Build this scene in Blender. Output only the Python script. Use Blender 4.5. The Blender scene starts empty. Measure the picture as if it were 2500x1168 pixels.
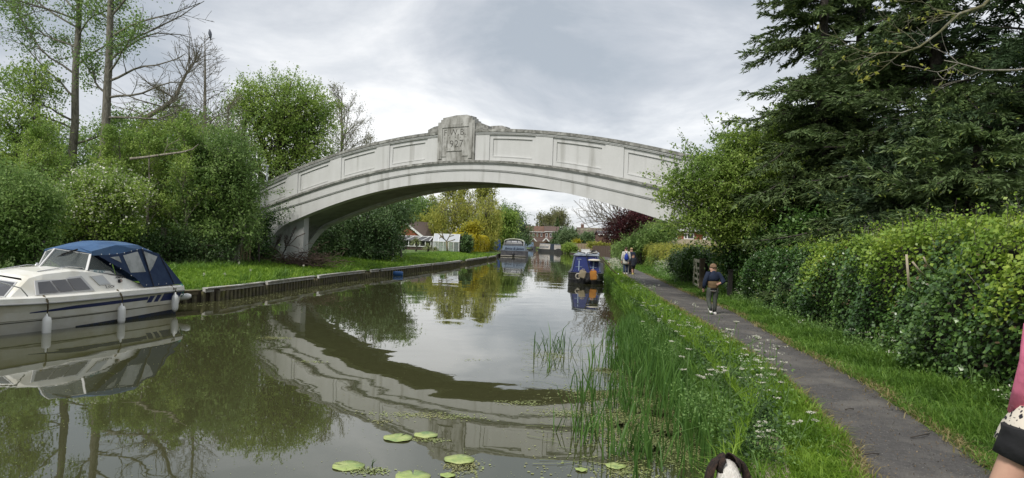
import bpy, bmesh, math, random
import numpy as np
from mathutils import Vector, Matrix
R=math.radians
SC=bpy.context.scene; COL=SC.collection
# ------------------------------------------------------------------ camera
ROLL=R(2.0); FPX=1640.0; PIT=math.atan(7/1640); CH=2.27
cd=bpy.data.cameras.new('camera'); cam=bpy.data.objects.new('camera',cd); COL.objects.link(cam)
cd.sensor_width=36; cd.lens=36*FPX/2500; cd.clip_start=.05; cd.clip_end=3000
cam.matrix_world=Matrix.Translation((0,0,CH))@Matrix.Rotation(R(90)+PIT,4,'X')@Matrix.Rotation(ROLL,4,'Z')
SC.camera=cam
def W(px,py,Y):
    dx=px-1250; dy=py-584
    x=dx*math.cos(ROLL)+dy*math.sin(ROLL); y=-dx*math.sin(ROLL)+dy*math.cos(ROLL)
    v=(x, FPX*math.cos(PIT)+y*math.sin(PIT), FPX*math.sin(PIT)-y*math.cos(PIT))
    return Vector((v[0]*Y/v[1], Y, CH+v[2]*Y/v[1]))
# ------------------------------------------------------------------ world, sun, exposure
SUN_EL,SUN_AZ=R(48),R(215)     # azimuth clockwise from +Y
wd=bpy.data.worlds.new('World'); SC.world=wd; wd.use_nodes=True
nt=wd.node_tree; nt.nodes.clear(); N=nt.nodes.new; L=nt.links.new
out=N('ShaderNodeOutputWorld'); mx=N('ShaderNodeMixShader'); b1=N('ShaderNodeBackground'); b2=N('ShaderNodeBackground')
sk=N('ShaderNodeTexSky'); sk.sky_type='NISHITA'; sk.sun_disc=False; sk.sun_elevation=SUN_EL; sk.sun_rotation=SUN_AZ
L(sk.outputs[0],b1.inputs[0]); b1.inputs[1].default_value=.1
tc=N('ShaderNodeTexCoord'); sp=N('ShaderNodeSeparateXYZ'); L(tc.outputs['Generated'],sp.inputs[0])
ab=N('ShaderNodeMath'); ab.operation='ABSOLUTE'; L(sp.outputs[2],ab.inputs[0])
ad=N('ShaderNodeMath'); ad.operation='ADD'; ad.inputs[1].default_value=.22; L(ab.outputs[0],ad.inputs[0])
dv=N('ShaderNodeVectorMath'); dv.operation='DIVIDE'
cb=N('ShaderNodeCombineXYZ'); [L(ad.outputs[0],cb.inputs[i]) for i in range(3)]
L(tc.outputs['Generated'],dv.inputs[0]); L(cb.outputs[0],dv.inputs[1])
mp=N('ShaderNodeMapping'); mp.inputs['Location'].default_value=(1.38,7.7,2); mp.inputs['Scale'].default_value=(1,1,.3); L(dv.outputs[0],mp.inputs[0])
n1=N('ShaderNodeTexNoise'); n1.inputs['Scale'].default_value=1.25; n1.inputs['Detail'].default_value=9; n1.inputs['Roughness'].default_value=.58; n1.inputs['Distortion'].default_value=.35; L(mp.outputs[0],n1.inputs[0])
n2=N('ShaderNodeTexNoise'); n2.inputs['Scale'].default_value=.45; n2.inputs['Detail'].default_value=2; L(mp.outputs[0],n2.inputs[0])
sm=N('ShaderNodeMath'); sm.operation='MULTIPLY_ADD'; sm.inputs[1].default_value=.55; L(n2.outputs[0],sm.inputs[0])
sm0=N('ShaderNodeMath'); sm0.operation='MULTIPLY'; sm0.inputs[1].default_value=.5; L(n1.outputs[0],sm0.inputs[0]); L(sm0.outputs[0],sm.inputs[2])
cr=N('ShaderNodeValToRGB'); cr.color_ramp.elements.new(.5); cr.color_ramp.elements.new(.55)
for k,(q,c) in enumerate([(.44,(.285,.315,.35)),(.505,(.38,.40,.43)),(.555,(.49,.505,.525)),(.615,(.66,.66,.66))]):
    cr.color_ramp.elements[k].position=q; cr.color_ramp.elements[k].color=(*c,1)
L(sm.outputs[0],cr.inputs[0]); L(cr.outputs[0],b2.inputs[0]); b2.inputs[1].default_value=1.12
mx.inputs[0].default_value=.92; L(b1.outputs[0],mx.inputs[1]); L(b2.outputs[0],mx.inputs[2]); L(mx.outputs[0],out.inputs[0])
sd=bpy.data.lights.new('sun','SUN'); sd.energy=2.1; sd.angle=R(16); sd.color=(1,.965,.9)
so=bpy.data.objects.new('sun',sd); COL.objects.link(so)
sv=Vector((math.sin(SUN_AZ)*math.cos(SUN_EL),math.cos(SUN_AZ)*math.cos(SUN_EL),math.sin(SUN_EL)))
so.rotation_euler=sv.to_track_quat('Z','Y').to_euler()
SC.view_settings.view_transform='Standard'; SC.view_settings.look='None'; SC.view_settings.exposure=0.58; SC.view_settings.gamma=1
SC.render.engine='CYCLES'
cy=SC.cycles; cy.max_bounces=9; cy.diffuse_bounces=6; cy.glossy_bounces=3; cy.transmission_bounces=4; cy.transparent_max_bounces=8; cy.caustics_reflective=False; cy.caustics_refractive=False
# ------------------------------------------------------------------ materials
MATS={}
def mat(name,col,rough=.7,c2=None,scale=8,spec=.4,metal=0,bump=0,bscale=None,detail=5,stretch=(1,1,1),lo=.4,hi=.6,coat=0,c3=None,s3=1.2,alpha=None,trans=0,st3=None,r3_=(.5,.68)):
    if name in MATS: return MATS[name]
    m=bpy.data.materials.new(name); m.use_nodes=True; nt=m.node_tree; p=nt.nodes['Principled BSDF']; N=nt.nodes.new; L=nt.links.new
    p.inputs['Base Color'].default_value=(*col,1); p.inputs['Roughness'].default_value=rough; p.inputs['Metallic'].default_value=metal
    p.inputs['Specular IOR Level'].default_value=spec; p.inputs['Coat Weight'].default_value=coat
    if alpha is not None: p.inputs['Alpha'].default_value=alpha
    if trans: p.inputs['Transmission Weight'].default_value=trans
    tc=N('ShaderNodeTexCoord'); mp=N('ShaderNodeMapping'); mp.inputs['Scale'].default_value=stretch; L(tc.outputs['Object'],mp.inputs[0])
    if c2:
        n=N('ShaderNodeTexNoise'); n.inputs['Scale'].default_value=scale; n.inputs['Detail'].default_value=detail; n.inputs['Roughness'].default_value=.62; L(mp.outputs[0],n.inputs[0])
        r=N('ShaderNodeValToRGB'); r.color_ramp.elements[0].position=lo; r.color_ramp.elements[1].position=hi
        r.color_ramp.elements[0].color=(*col,1); r.color_ramp.elements[1].color=(*c2,1); L(n.outputs[0],r.inputs[0]); src=r.outputs[0]
        if c3:
            n3=N('ShaderNodeTexNoise'); n3.inputs['Scale'].default_value=s3; n3.inputs['Detail'].default_value=6; m3=N('ShaderNodeMapping'); m3.inputs['Scale'].default_value=st3 or (1,1,1); L(tc.outputs['Object'],m3.inputs[0]); L(m3.outputs[0],n3.inputs[0])
            r3=N('ShaderNodeValToRGB'); r3.color_ramp.elements[0].position=r3_[0]; r3.color_ramp.elements[1].position=r3_[1]; L(n3.outputs[0],r3.inputs[0])
            mi=N('ShaderNodeMix'); mi.data_type='RGBA'; L(r3.outputs[0],mi.inputs[0]); L(src,mi.inputs[6]); mi.inputs[7].default_value=(*c3,1); src=mi.outputs[2]
        L(src,p.inputs['Base Color'])
    if bump:
        n=N('ShaderNodeTexNoise'); n.inputs['Scale'].default_value=bscale or scale*3; n.inputs['Detail'].default_value=6; L(mp.outputs[0],n.inputs[0])
        b=N('ShaderNodeBump'); b.inputs['Strength'].default_value=bump; b.inputs['Distance'].default_value=.03; L(n.outputs[0],b.inputs['Height']); L(b.outputs[0],p.inputs['Normal'])
    MATS[name]=m; return m
def leafmat(name,c1,c2,c3=None,tr=.45,rough=.5,spec=.35,s=.6):
    if name in MATS: return MATS[name]
    m=bpy.data.materials.new(name); m.use_nodes=True; nt=m.node_tree; p=nt.nodes['Principled BSDF']; N=nt.nodes.new; L=nt.links.new
    g=N('ShaderNodeNewGeometry'); mi=N('ShaderNodeMix'); mi.data_type='RGBA'; L(g.outputs['Random Per Island'],mi.inputs[0]); mi.inputs[6].default_value=(*c1,1); mi.inputs[7].default_value=(*c2,1)
    src=mi.outputs[2]
    tc=N('ShaderNodeTexCoord'); n=N('ShaderNodeTexNoise'); n.inputs['Scale'].default_value=s; n.inputs['Detail'].default_value=3; L(tc.outputs['Object'],n.inputs[0])
    if c3:
        r=N('ShaderNodeValToRGB'); r.color_ramp.elements[0].position=.45; r.color_ramp.elements[1].position=.62; L(n.outputs[0],r.inputs[0])
        m2=N('ShaderNodeMix'); m2.data_type='RGBA'; L(r.outputs[0],m2.inputs[0]); L(src,m2.inputs[6]); m2.inputs[7].default_value=(*c3,1); src=m2.outputs[2]
    L(src,p.inputs['Base Color']); p.inputs['Roughness'].default_value=rough; p.inputs['Specular IOR Level'].default_value=spec
    t=N('ShaderNodeBsdfTranslucent'); L(src,t.inputs[0]); ms=N('ShaderNodeMixShader'); ms.inputs[0].default_value=tr
    L(p.outputs[0],ms.inputs[1]); L(t.outputs[0],ms.inputs[2]); L(ms.outputs[0],nt.nodes['Material Output'].inputs[0])
    MATS[name]=m; return m
# ------------------------------------------------------------------ scene helpers
def tag(o,label=None,cat=None,group=None,kind=None):
    if label: o['label']=label
    if cat: o['category']=cat
    if group: o['group']=group
    if kind: o['kind']=kind
    return o
def thing(name,label,cat,loc=(0,0,0),rz=0,group=None):
    o=bpy.data.objects.new(name,None); COL.objects.link(o); o.location=loc; o.rotation_euler=(0,0,rz); o.empty_display_size=.2
    return tag(o,label,cat,group)
def link(me,name,m,parent=None,off=None):
    o=bpy.data.objects.new(name,me); COL.objects.link(o)
    for q in (m if isinstance(m,(list,tuple)) else [m]): me.materials.append(q)
    if parent: o.parent=parent
    if off is not None: o.location=off
    return o
def root_off(parent):
    v=Vector((0,0,0)); p=parent
    while p: v+=p.location; p=p.parent
    return v
class MB:
    """collects shapes in world (or thing-local) coordinates; build() makes ONE mesh object"""
    def __init__(s): s.v=[]; s.f=[]; s.sm=[]
    def add(s,vs,fs,smooth=False):
        b=len(s.v); s.v+=[tuple(v) for v in vs]; s.f+=[tuple(i+b for i in f) for f in fs]; s.sm+=[smooth]*len(fs); return s
    def box(s,c,d,rz=0,M=None):
        c=Vector(c); a=math.cos(rz); b=math.sin(rz); vs=[]
        for x in(-.5,.5):
            for y in(-.5,.5):
                for z in(-.5,.5):
                    p=Vector((x*d[0],y*d[1],z*d[2]))
                    if M: p=M@p
                    vs.append(c+Vector((p.x*a-p.y*b,p.x*b+p.y*a,p.z)))
        return s.add(vs,[(0,1,3,2),(4,6,7,5),(0,4,5,1),(2,3,7,6),(0,2,6,4),(1,5,7,3)])
    def hexa(s,q):   # 8 corners: bottom 4 then top 4
        return s.add(q,[(3,2,1,0),(4,5,6,7),(0,1,5,4),(1,2,6,5),(2,3,7,6),(3,0,4,7)])
    def bar(s,a,b,w,h,up=(0,0,1)):
        a=Vector(a); b=Vector(b); d=(b-a).normalized(); u=Vector(up); r=d.cross(u)
        if r.length<1e-4: r=Vector((1,0,0))
        r.normalize(); u=r.cross(d).normalized(); vs=[]
        for p in(a,b):
            for i,j in((-1,-1),(1,-1),(1,1),(-1,1)): vs.append(p+r*i*w/2+u*j*h/2)
        return s.add(vs,[(3,2,1,0),(4,5,6,7),(0,1,5,4),(1,2,6,5),(2,3,7,6),(3,0,4,7)])
    def tube(s,pts,rad,n=6,cap=True,flat=1.0,smooth=True):
        pts=[Vector(p) for p in pts]; k=len(pts)
        if not hasattr(rad,'__len__'): rad=[rad]*k
        vs=[];pr=None
        for i,p in enumerate(pts):
            d=(pts[min(i+1,k-1)]-pts[max(i-1,0)])
            if d.length<1e-6: d=Vector((0,0,1))
            d.normalize()
            if pr is None:
                r=d.cross(Vector((0,0,1)) if abs(d.z)<.9 else Vector((0,1,0))); 
            else: r=pr-d*pr.dot(d)
            if r.length<1e-5: r=Vector((1,0,0))
            r.normalize(); pr=r; u=d.cross(r)
            for j in range(n):
                a=2*math.pi*j/n; vs.append(p+(r*math.cos(a)+u*math.sin(a)*flat)*rad[i])
        fs=[]
        for i in range(k-1):
            for j in range(n): fs.append((i*n+j,i*n+(j+1)%n,(i+1)*n+(j+1)%n,(i+1)*n+j))
        s.add(vs,fs,smooth)
        if cap:
            b=len(s.v)-len(vs); s.f+=[tuple(b+j for j in range(n))[::-1],tuple(b+(k-1)*n+j for j in range(n))]; s.sm+=[False,False]
        return s
    def loft(s,rings,cap=True,smooth=True,closed=True):
        n=len(rings[0]); vs=[p for r in rings for p in r]; fs=[]; m=n if closed else n-1
        for i in range(len(rings)-1):
            for j in range(m): fs.append((i*n+j,i*n+(j+1)%n,(i+1)*n+(j+1)%n,(i+1)*n+j))
        s.add(vs,fs,smooth)
        if cap and closed:
            b=len(s.v)-len(vs); s.f+=[tuple(b+j for j in range(n))[::-1],tuple(b+(len(rings)-1)*n+j for j in range(n))]; s.sm+=[False,False]
        return s
    def lathe(s,c,prof,n=12,M=None,smooth=True):
        c=Vector(c); rings=[]
        for r,z in prof:
            ring=[]
            for j in range(n):
                a=2*math.pi*j/n; p=Vector((r*math.cos(a),r*math.sin(a),z))
                if M: p=M@p
                ring.append(c+p)
            rings.append(ring)
        return s.loft(rings,smooth=smooth)
    def quad(s,*q): return s.add(q,[tuple(range(len(q)))])
    def prism(s,poly,vec):
        n=len(poly); vec=Vector(vec); vs=[Vector(p) for p in poly]+[Vector(p)+vec for p in poly]
        return s.add(vs,[tuple(range(n))[::-1],tuple(range(n,2*n))]+[(i,(i+1)%n,n+(i+1)%n,n+i) for i in range(n)])
    def build(s,name,m,parent=None,local=False,bevel=0,label=None):
        me=bpy.data.meshes.new(name); o=Vector((0,0,0)) if local else root_off(parent)
        me.from_pydata([(v[0]-o.x,v[1]-o.y,v[2]-o.z) for v in s.v],[],s.f)
        me.polygons.foreach_set('use_smooth',s.sm)
        bm=bmesh.new(); bm.from_mesh(me); bmesh.ops.recalc_face_normals(bm,faces=bm.faces)
        if bevel:
            es=[e for e in bm.edges if len(e.link_faces)==2 and e.calc_face_angle(0)>.6]
            bmesh.ops.bevel(bm,geom=es,offset=bevel,segments=2,affect='EDGES')
        bm.to_mesh(me); bm.free()
        ob=link(me,name,m,parent)
        if label: ob['label']=label
        return ob
def npmesh(name,V,F,m,parent=None,smooth=False,off=None):
    V=np.asarray(V,dtype=np.float32).reshape(-1,3); k=F.shape[1]
    if off is None: off=root_off(parent) if parent else (0,0,0)
    V=V-np.array(off,dtype=np.float32)
    me=bpy.data.meshes.new(name); me.vertices.add(len(V)); me.vertices.foreach_set('co',V.ravel())
    me.loops.add(F.size); me.loops.foreach_set('vertex_index',F.astype(np.int32).ravel())
    me.polygons.add(len(F)); me.polygons.foreach_set('loop_start',np.arange(0,F.size,k,dtype=np.int32)); me.polygons.foreach_set('loop_total',np.full(len(F),k,dtype=np.int32))
    if smooth: me.polygons.foreach_set('use_smooth',np.ones(len(F),dtype=bool))
    me.update(calc_edges=True); me.validate()
    return link(me,name,m,parent)
def text_mesh(txt,size,M,m,name,parent,ext=.004,shear=0,bold=0,spacing=1):
    cu=bpy.data.curves.new('t','FONT'); cu.body=txt; cu.size=size; cu.extrude=ext; cu.shear=shear; cu.align_x='CENTER'; cu.align_y='CENTER'; cu.offset=bold; cu.space_character=spacing; cu.resolution_u=3
    ob=bpy.data.objects.new('t',cu); COL.objects.link(ob); dg=bpy.context.evaluated_depsgraph_get(); dg.update()
    me=bpy.data.meshes.new_from_object(ob.evaluated_get(dg)); bpy.data.objects.remove(ob); me.name=name
    off=root_off(parent); me.transform(Matrix.Translation(-off)@M)
    me.materials.clear(); return link(me,name,m,parent)
def frame(o,x,y,z):
    x,y,z=Vector(x).normalized(),Vector(y).normalized(),Vector(z).normalized()
    return Matrix(((x.x,y.x,z.x,o[0]),(x.y,y.y,z.y,o[1]),(x.z,y.z,z.z,o[2]),(0,0,0,1)))
# ------------------------------------------------------------------ foliage
def leaves(P,size,aspect=.55,up=.35,rng=None,Dir=None,dw=0,N0=None,nw=0,var=.35):
    """one quad per leaf; P: Nx3"""
    n=len(P); r=rng
    ax=r.normal(size=(n,3)); 
    if Dir is not None: ax=ax*(1-dw)+Dir*dw*1.8
    ax/=np.linalg.norm(ax,axis=1)[:,None]+1e-9
    nm=r.normal(size=(n,3)); nm[:,2]=np.abs(nm[:,2])*.6+up*2
    if N0 is not None: nm=nm*(1-nw)+N0*nw*2
    nm-=ax*(nm*ax).sum(1)[:,None]; nm/=np.linalg.norm(nm,axis=1)[:,None]+1e-9
    sd=np.cross(ax,nm); s=(size*(1+var*r.uniform(-1,1,n)))[:,None]
    a=P-ax*s*.5; c=P+ax*s*.5; w=s*aspect*.5
    b=P+sd*w+nm*s*.06-ax*s*.05; d=P-sd*w+nm*s*.06-ax*s*.05
    V=np.stack([a,b,c,d],1).reshape(-1,3); F=np.arange(4*n).reshape(-1,4)
    return V,F
def rs(n): return np.random.RandomState(n)
def blob_points(blobs,n,r,shell=.45):
    vols=np.array([b[1][0]*b[1][1]*b[1][2] for b in blobs])**(.8); k=r.choice(len(blobs),n,p=vols/vols.sum())
    d=r.normal(size=(n,3)); d/=np.linalg.norm(d,axis=1)[:,None]
    rad=(shell+(1-shell)*r.uniform(0,1,n)**.5)
    C=np.array([list(b[0]) for b in blobs])[k]; Rr=np.array([b[1] for b in blobs])[k]
    return C+d*Rr*rad[:,None],k,d
def curve_pts(a,b,n,wig,rnd,sag=0):
    a=Vector(a);b=Vector(b); L0=(b-a).length; pts=[]; w=Vector((0,0,0))
    for i in range(n+1):
        t=i/n; p=a.lerp(b,t)
        w=w+Vector((rnd.gauss(0,1),rnd.gauss(0,1),rnd.gauss(0,.6)))*wig*L0/n
        p=p+w*(1-t if i==n else math.sin(math.pi*t)**.5 if 0<t<1 else 0)+Vector((0,0,sag*L0*math.sin(math.pi*t)))
        pts.append(p)
    return pts
def tree(name,label,cat,base,blobs,tr=.2,ncl=120,per=60,leaf=.12,spread=.35,lm=None,bm=None,seed=1,group=None,shell=.45,aspect=.55,up=.65,stems=1,limbs=1,twig=.012,trunk_top=None,flat=.8,crown='crown',twigs=True,extra=None,outw=0,hang=0,sprig=1):
    rnd=random.Random(seed); r=rs(seed); base=Vector(base)
    root=thing(name,label,cat,base,0,group)
    P,k,d=blob_points(blobs,ncl,r,shell)
    cen=np.mean([list(b[0]) for b in blobs],0)
    mb=MB(); top=Vector(trunk_top) if trunk_top else Vector((base.x*.35+cen[0]*.65,base.y*.35+cen[1]*.65,base.z*.35+cen[2]*.65))
    tpts=[]
    for s in range(stems):
        o=Vector((rnd.uniform(-1,1),rnd.uniform(-1,1),0))*(.5 if stems>1 else 0)
        tt=top+Vector((rnd.uniform(-1,1),rnd.uniform(-1,1),0))*(1.2 if stems>1 else 0)
        q=curve_pts(base+o-Vector((0,0,.15)),tt,7,.1,rnd); tpts.append(q)
        mb.tube(q,[tr*(1-.6*i/7) for i in range(8)],8)
    for i,b in enumerate(blobs):
        q=rnd.choice(tpts); st=q[rnd.choice([3,4,5,6])]; c=Vector(b[0])
        lp=curve_pts(st,c,6,.14,rnd,.04); lr=tr*.45*limbs
        mb.tube(lp,[lr*(1-.75*j/6) for j in range(7)],6)
        idx=np.where(k==i)[0]
        if twigs:
            for j in idx[:max(6,int(len(idx)*.6))]:
                s0=lp[rnd.choice([3,4,5,6])]; tp=curve_pts(s0,Vector(P[j]),4,.16,rnd,.03)
                mb.tube(tp,[max(twig,lr*.28*(1-.8*h/4)) for h in range(5)],4,cap=False)
    mb.build('trunk',bm or MATS['bark'],root)
    leaf=leaf*1.28; spread=spread*.86
    Q=np.repeat(P,per,0)+r.normal(size=(ncl*per,3))*spread*np.array([1,1,flat])*np.repeat(r.uniform(.6,1.3,ncl),per)[:,None]
    Dd=np.repeat(d,per,0)
    if sprig and not hang:
        o=np.where(r.uniform(size=ncl)<.35)[0]; sb=MB(); SQ=[];SD=[]
        for j in o:
            a0=Vector(P[j]); dv=(Vector(d[j])+Vector((rnd.gauss(0,.35),rnd.gauss(0,.35),rnd.uniform(-.1,.7)))).normalized(); ln=spread*rnd.uniform(1.3,3.0)*sprig; b0=a0+dv*ln
            sb.tube([a0,a0.lerp(b0,.5)+Vector((0,0,.04*ln)),b0],[twig*.8,twig*.6,twig*.3],3,cap=False)
            for q in range(int(14+ln/leaf*2.2)):
                t=rnd.random()**.8; c=a0.lerp(b0,t); SQ.append((c.x+rnd.gauss(0,leaf*.55),c.y+rnd.gauss(0,leaf*.55),c.z+rnd.gauss(0,leaf*.55))); SD.append(tuple(dv))
        tag(sb.build('outer_twigs',bm or MATS['bark'],root),kind='stuff'); Q=np.concatenate([Q,np.array(SQ)]); Dd=np.concatenate([Dd,np.array(SD)])
    if hang: Q[:,2]-=np.abs(r.normal(size=len(Q)))*hang; Dd=Dd*.3+np.array([0,0,-1.0])
    V,F=leaves(Q,leaf,aspect,up,r,Dd if (outw or hang) else None,max(outw,.6 if hang else 0))
    npmesh(crown,V,F,lm,root)
    if extra:
        for nm,m2,fr,sz,zmin in extra:
            sel=r.uniform(size=len(Q))<fr
            if zmin is not None: sel&=(Q[:,2]>zmin)
            Q2=Q[sel]+Dd[sel]*.08; V,F=leaves(Q2,sz,.9,.8,r); npmesh(nm,V,F,m2,root)
    return root
def grow(mb,p,d,Ln,r0,lv,rnd,up=.05,kids=5,ang=.8,wig=.18,n=6,minr=.008,tips=None,ratio=.55,start=.25):
    pts=[p.copy()]; dd=d.normalized(); dirs=[dd]
    for i in range(n):
        dd=(dd+Vector((rnd.gauss(0,wig),rnd.gauss(0,wig),rnd.gauss(0,wig)+up))).normalized(); p=p+dd*Ln/n; pts.append(p.copy()); dirs.append(dd)
    mb.tube(pts,[max(minr,r0*(1-.75*i/n)) for i in range(n+1)],6 if r0>.05 else 4 if r0>.02 else 3,cap=False)
    if lv<=0:
        if tips is not None: tips.append((pts[-1],dirs[-1])); tips.append((pts[n//2],dirs[-1]))
        return
    for j in range(kids):
        t=start+(1-start)*(j+rnd.random()*.8)/kids; i=min(n,int(t*n)); q=pts[i]; b=dirs[i]
        a=Vector((rnd.gauss(0,1),rnd.gauss(0,1),rnd.gauss(0,1))); a=(a-b*a.dot(b)).normalized()
        nd=b*math.cos(ang)+a*math.sin(ang)*(.7+.5*rnd.random())
        grow(mb,q,nd,Ln*ratio*(1.1-.5*t)*(.7+.6*rnd.random()),max(minr,r0*.5*(1-.5*t)),lv-1,rnd,up,max(2,kids-1),ang,wig,max(3,n-1),minr,tips,ratio,start)
def blades(X,Y,Z,h,w,r,lean=.35,D=None,seg=True):
    n=len(X); P=np.stack([X,Y,Z],1); a=r.uniform(0,2*math.pi,n); h=h*(1+.35*r.uniform(-1,1,n))
    sdv=np.stack([np.cos(a),np.sin(a),0*a],1); ln=np.stack([r.normal(size=n),r.normal(size=n),0*a],1)*lean
    if D is not None: ln=ln+np.array(D)[None,:]*np.abs(r.normal(size=n))[:,None]
    h3=h[:,None]; up=np.array([[0,0,1.]])
    mid=P+up*h3*.6+ln*h3*.35; ll=np.linalg.norm(ln,axis=1)[:,None]; tip=P+up*h3*(1-.35*np.minimum(ll,1.3))+ln*h3*1.0
    ww=(w*(1+.3*r.uniform(-1,1,n)))[:,None]*sdv*.5
    V=np.stack([P-ww,P+ww,mid+ww*.8,mid-ww*.8,tip-ww*.05,tip+ww*.05],1).reshape(-1,3)
    b=(np.arange(n)*6)[:,None]; F=np.concatenate([b+np.array([[0,1,2,3]]),b+np.array([[3,2,5,4]])],0)
    return V,F
# ------------------------------------------------------------------ base materials
mat('bark',(.19,.175,.145),.9,(.10,.09,.072),14,bump=.6,stretch=(1,1,.3))
mat('bark_pale',(.3,.27,.22),.9,(.16,.14,.11),12,bump=.5,stretch=(1,1,.3))
mat('bark_dark',(.07,.06,.05),.9,(.035,.03,.026),14,bump=.6)
mat('concrete',(.57,.57,.56),.85,(.50,.50,.485),2.2,bump=.2,bscale=25,stretch=(1,1,.3),c3=(.27,.265,.24),s3=1.6,st3=(1.4,1.4,.1),r3_=(.56,.78),lo=.35,hi=.75)
mat('concrete_weathered',(.29,.285,.265),.95,(.13,.13,.115),7,bump=.6,bscale=30,c3=(.42,.42,.39),s3=3,lo=.38,hi=.62)
mat('concrete_streaked',(.40,.395,.37),.95,(.18,.175,.155),5,bump=.5,bscale=25,stretch=(1,1,.18),c3=(.48,.475,.45),s3=2.2,lo=.40,hi=.64)
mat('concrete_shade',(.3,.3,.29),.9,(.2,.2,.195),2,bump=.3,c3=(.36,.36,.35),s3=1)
def M(n): return MATS[n]
# ------------------------------------------------------------------ banks
LB=[(-8,-12.9),(5,-12.6),(10,-12.2),(16,-11.7),(18.8,-11.35),(20.9,-10.3),(22,-9.65),(27,-9.2),(33.5,-8.5),(41.4,-7.25),(56.6,-5.1),(86.7,-2.04),(103,-2.1),(140,1),(190,4),(240,8.4)]
RB=[(-8,-2.2),(0,-1.0),(2,.1),(4,1.25),(6.7,2.48),(10.9,3.05),(16.4,3.48),(25,4.2),(40,5.75),(73,10.35),(100,13.2),(130,14.5),(150,14.2),(165,13.4),(200,11.6),(240,8.6)]
PL=[(-8,1.9),(0,2.35),(5.2,2.78),(5.8,3.03),(8.3,3.6),(12.4,4.2),(16.4,4.56),(22.4,5.0),(35.8,6.3),(43.7,7.2),(69.3,9.9),(97,13.4),(130,17.5)]
PR=[(-8,3.2),(0,3.6),(5.3,3.95),(6.6,4.25),(8.7,4.75),(12.6,5.25),(18.35,6.2),(26.2,6.85),(33,7.6),(41.9,8.5),(80.5,12.4),(97,14.6),(130,18.7)]
def ip(T,y): return float(np.interp(y,[a for a,b in T],[b for a,b in T]))
def ipn(T,y): return np.interp(y,[a for a,b in T],[b for a,b in T])
def gz(x,y):
    """ground height"""
    l=ip(LB,y); rr=ip(RB,y)
    if x<l: return float(np.interp(l-x,[0,.3,1.2,3.5,400],[.38,.42,.5,.72,.9]))
    if x>rr and y<240:
        pl=ip(PL,y); pr=ip(PR,y)
        return float(np.interp(x,[rr,rr+.25,max(rr+.3,pl-.2),pl,pr,pr+1.2,pr+4,pr+400],[.3,.44,.53,.54,.54,.6,.7,.85]))
    return .7
def build_ground():
    ys=sorted(set(list(np.arange(-8,30,.7))+list(np.arange(30,100,3))+list(np.arange(100,240,7))+[239.9]))
    rows=[]
    for y in ys:
        l=ip(LB,y); r_=ip(RB,y); pl=ip(PL,y); pr=ip(PR,y)
        xs=[-700,-150,l-40,l-15,l-7,l-3.5,l-2,l-1.2,l-.6,l-.3,l-.02,l+.01,l+.6,(l+r_)/2,r_-.5,r_-.02,r_+.02,r_+.25,r_+.6,pl-.05,pl,(pl+pr)/2,pr,pr+.1,pr+.6,pr+1.2,pr+2.5,pr+4,pr+10,pr+30,200,700]
        z=[]
        for i,x in enumerate(xs):
            if 11<=i<=15: z.append(-.9 if 12<=i<=14 else -.55)
            else: z.append(gz(x,y))
        for i in range(1,len(xs)): xs[i]=max(xs[i],xs[i-1]+.005)
        rows.append([(x,y,zz+(.012*math.sin(x*5+y*3)*math.sin(y*4.1) if abs(x)<30 and i not in range(11,16) and (x<l or x>pr or x<pl) else 0)) for i,(x,zz) in enumerate(zip(xs,z))])
    rows.append([(p[0],241,.7) for p in rows[-1]]); rows.append([(p[0],1800,1.2) for p in rows[-1]])
    rows.insert(0,[(p[0],-60,max(p[2],.4)) for p in rows[0]])
    mb=MB(); mb.loft(rows,cap=False,closed=False,smooth=False)
    gm=bpy.data.materials.new('earth'); gm.use_nodes=True; nt=gm.node_tree; p=nt.nodes['Principled BSDF']; N=nt.nodes.new; L=nt.links.new
    tc=N('ShaderNodeTexCoord'); n=N('ShaderNodeTexNoise'); n.inputs['Scale'].default_value=3; n.inputs['Detail'].default_value=8; L(tc.outputs['Object'],n.inputs[0])
    r=N('ShaderNodeValToRGB'); r.color_ramp.elements[0].position=.35; r.color_ramp.elements[1].position=.65; r.color_ramp.elements[0].color=(.055,.1,.018,1); r.color_ramp.elements[1].color=(.1,.16,.03,1); L(n.outputs[0],r.inputs[0])
    g=N('ShaderNodeNewGeometry'); s=N('ShaderNodeSeparateXYZ'); L(g.outputs['Normal'],s.inputs[0]); rr=N('ShaderNodeValToRGB'); rr.color_ramp.elements[0].position=.3; rr.color_ramp.elements[1].position=.8; L(s.outputs[2],rr.inputs[0])
    mi=N('ShaderNodeMix'); mi.data_type='RGBA'; L(rr.outputs[0],mi.inputs[0]); mi.inputs[6].default_value=(.045,.035,.022,1); L(r.outputs[0],mi.inputs[7]); L(mi.outputs[2],p.inputs['Base Color']); p.inputs['Roughness'].default_value=.95
    b=N('ShaderNodeBump'); b.inputs['Strength'].default_value=.6; b.inputs['Distance'].default_value=.05; L(n.outputs[0],b.inputs['Height']); L(b.outputs[0],p.inputs['Normal'])
    o=mb.build('ground',gm); tag(o,kind='structure')
build_ground()
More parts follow.
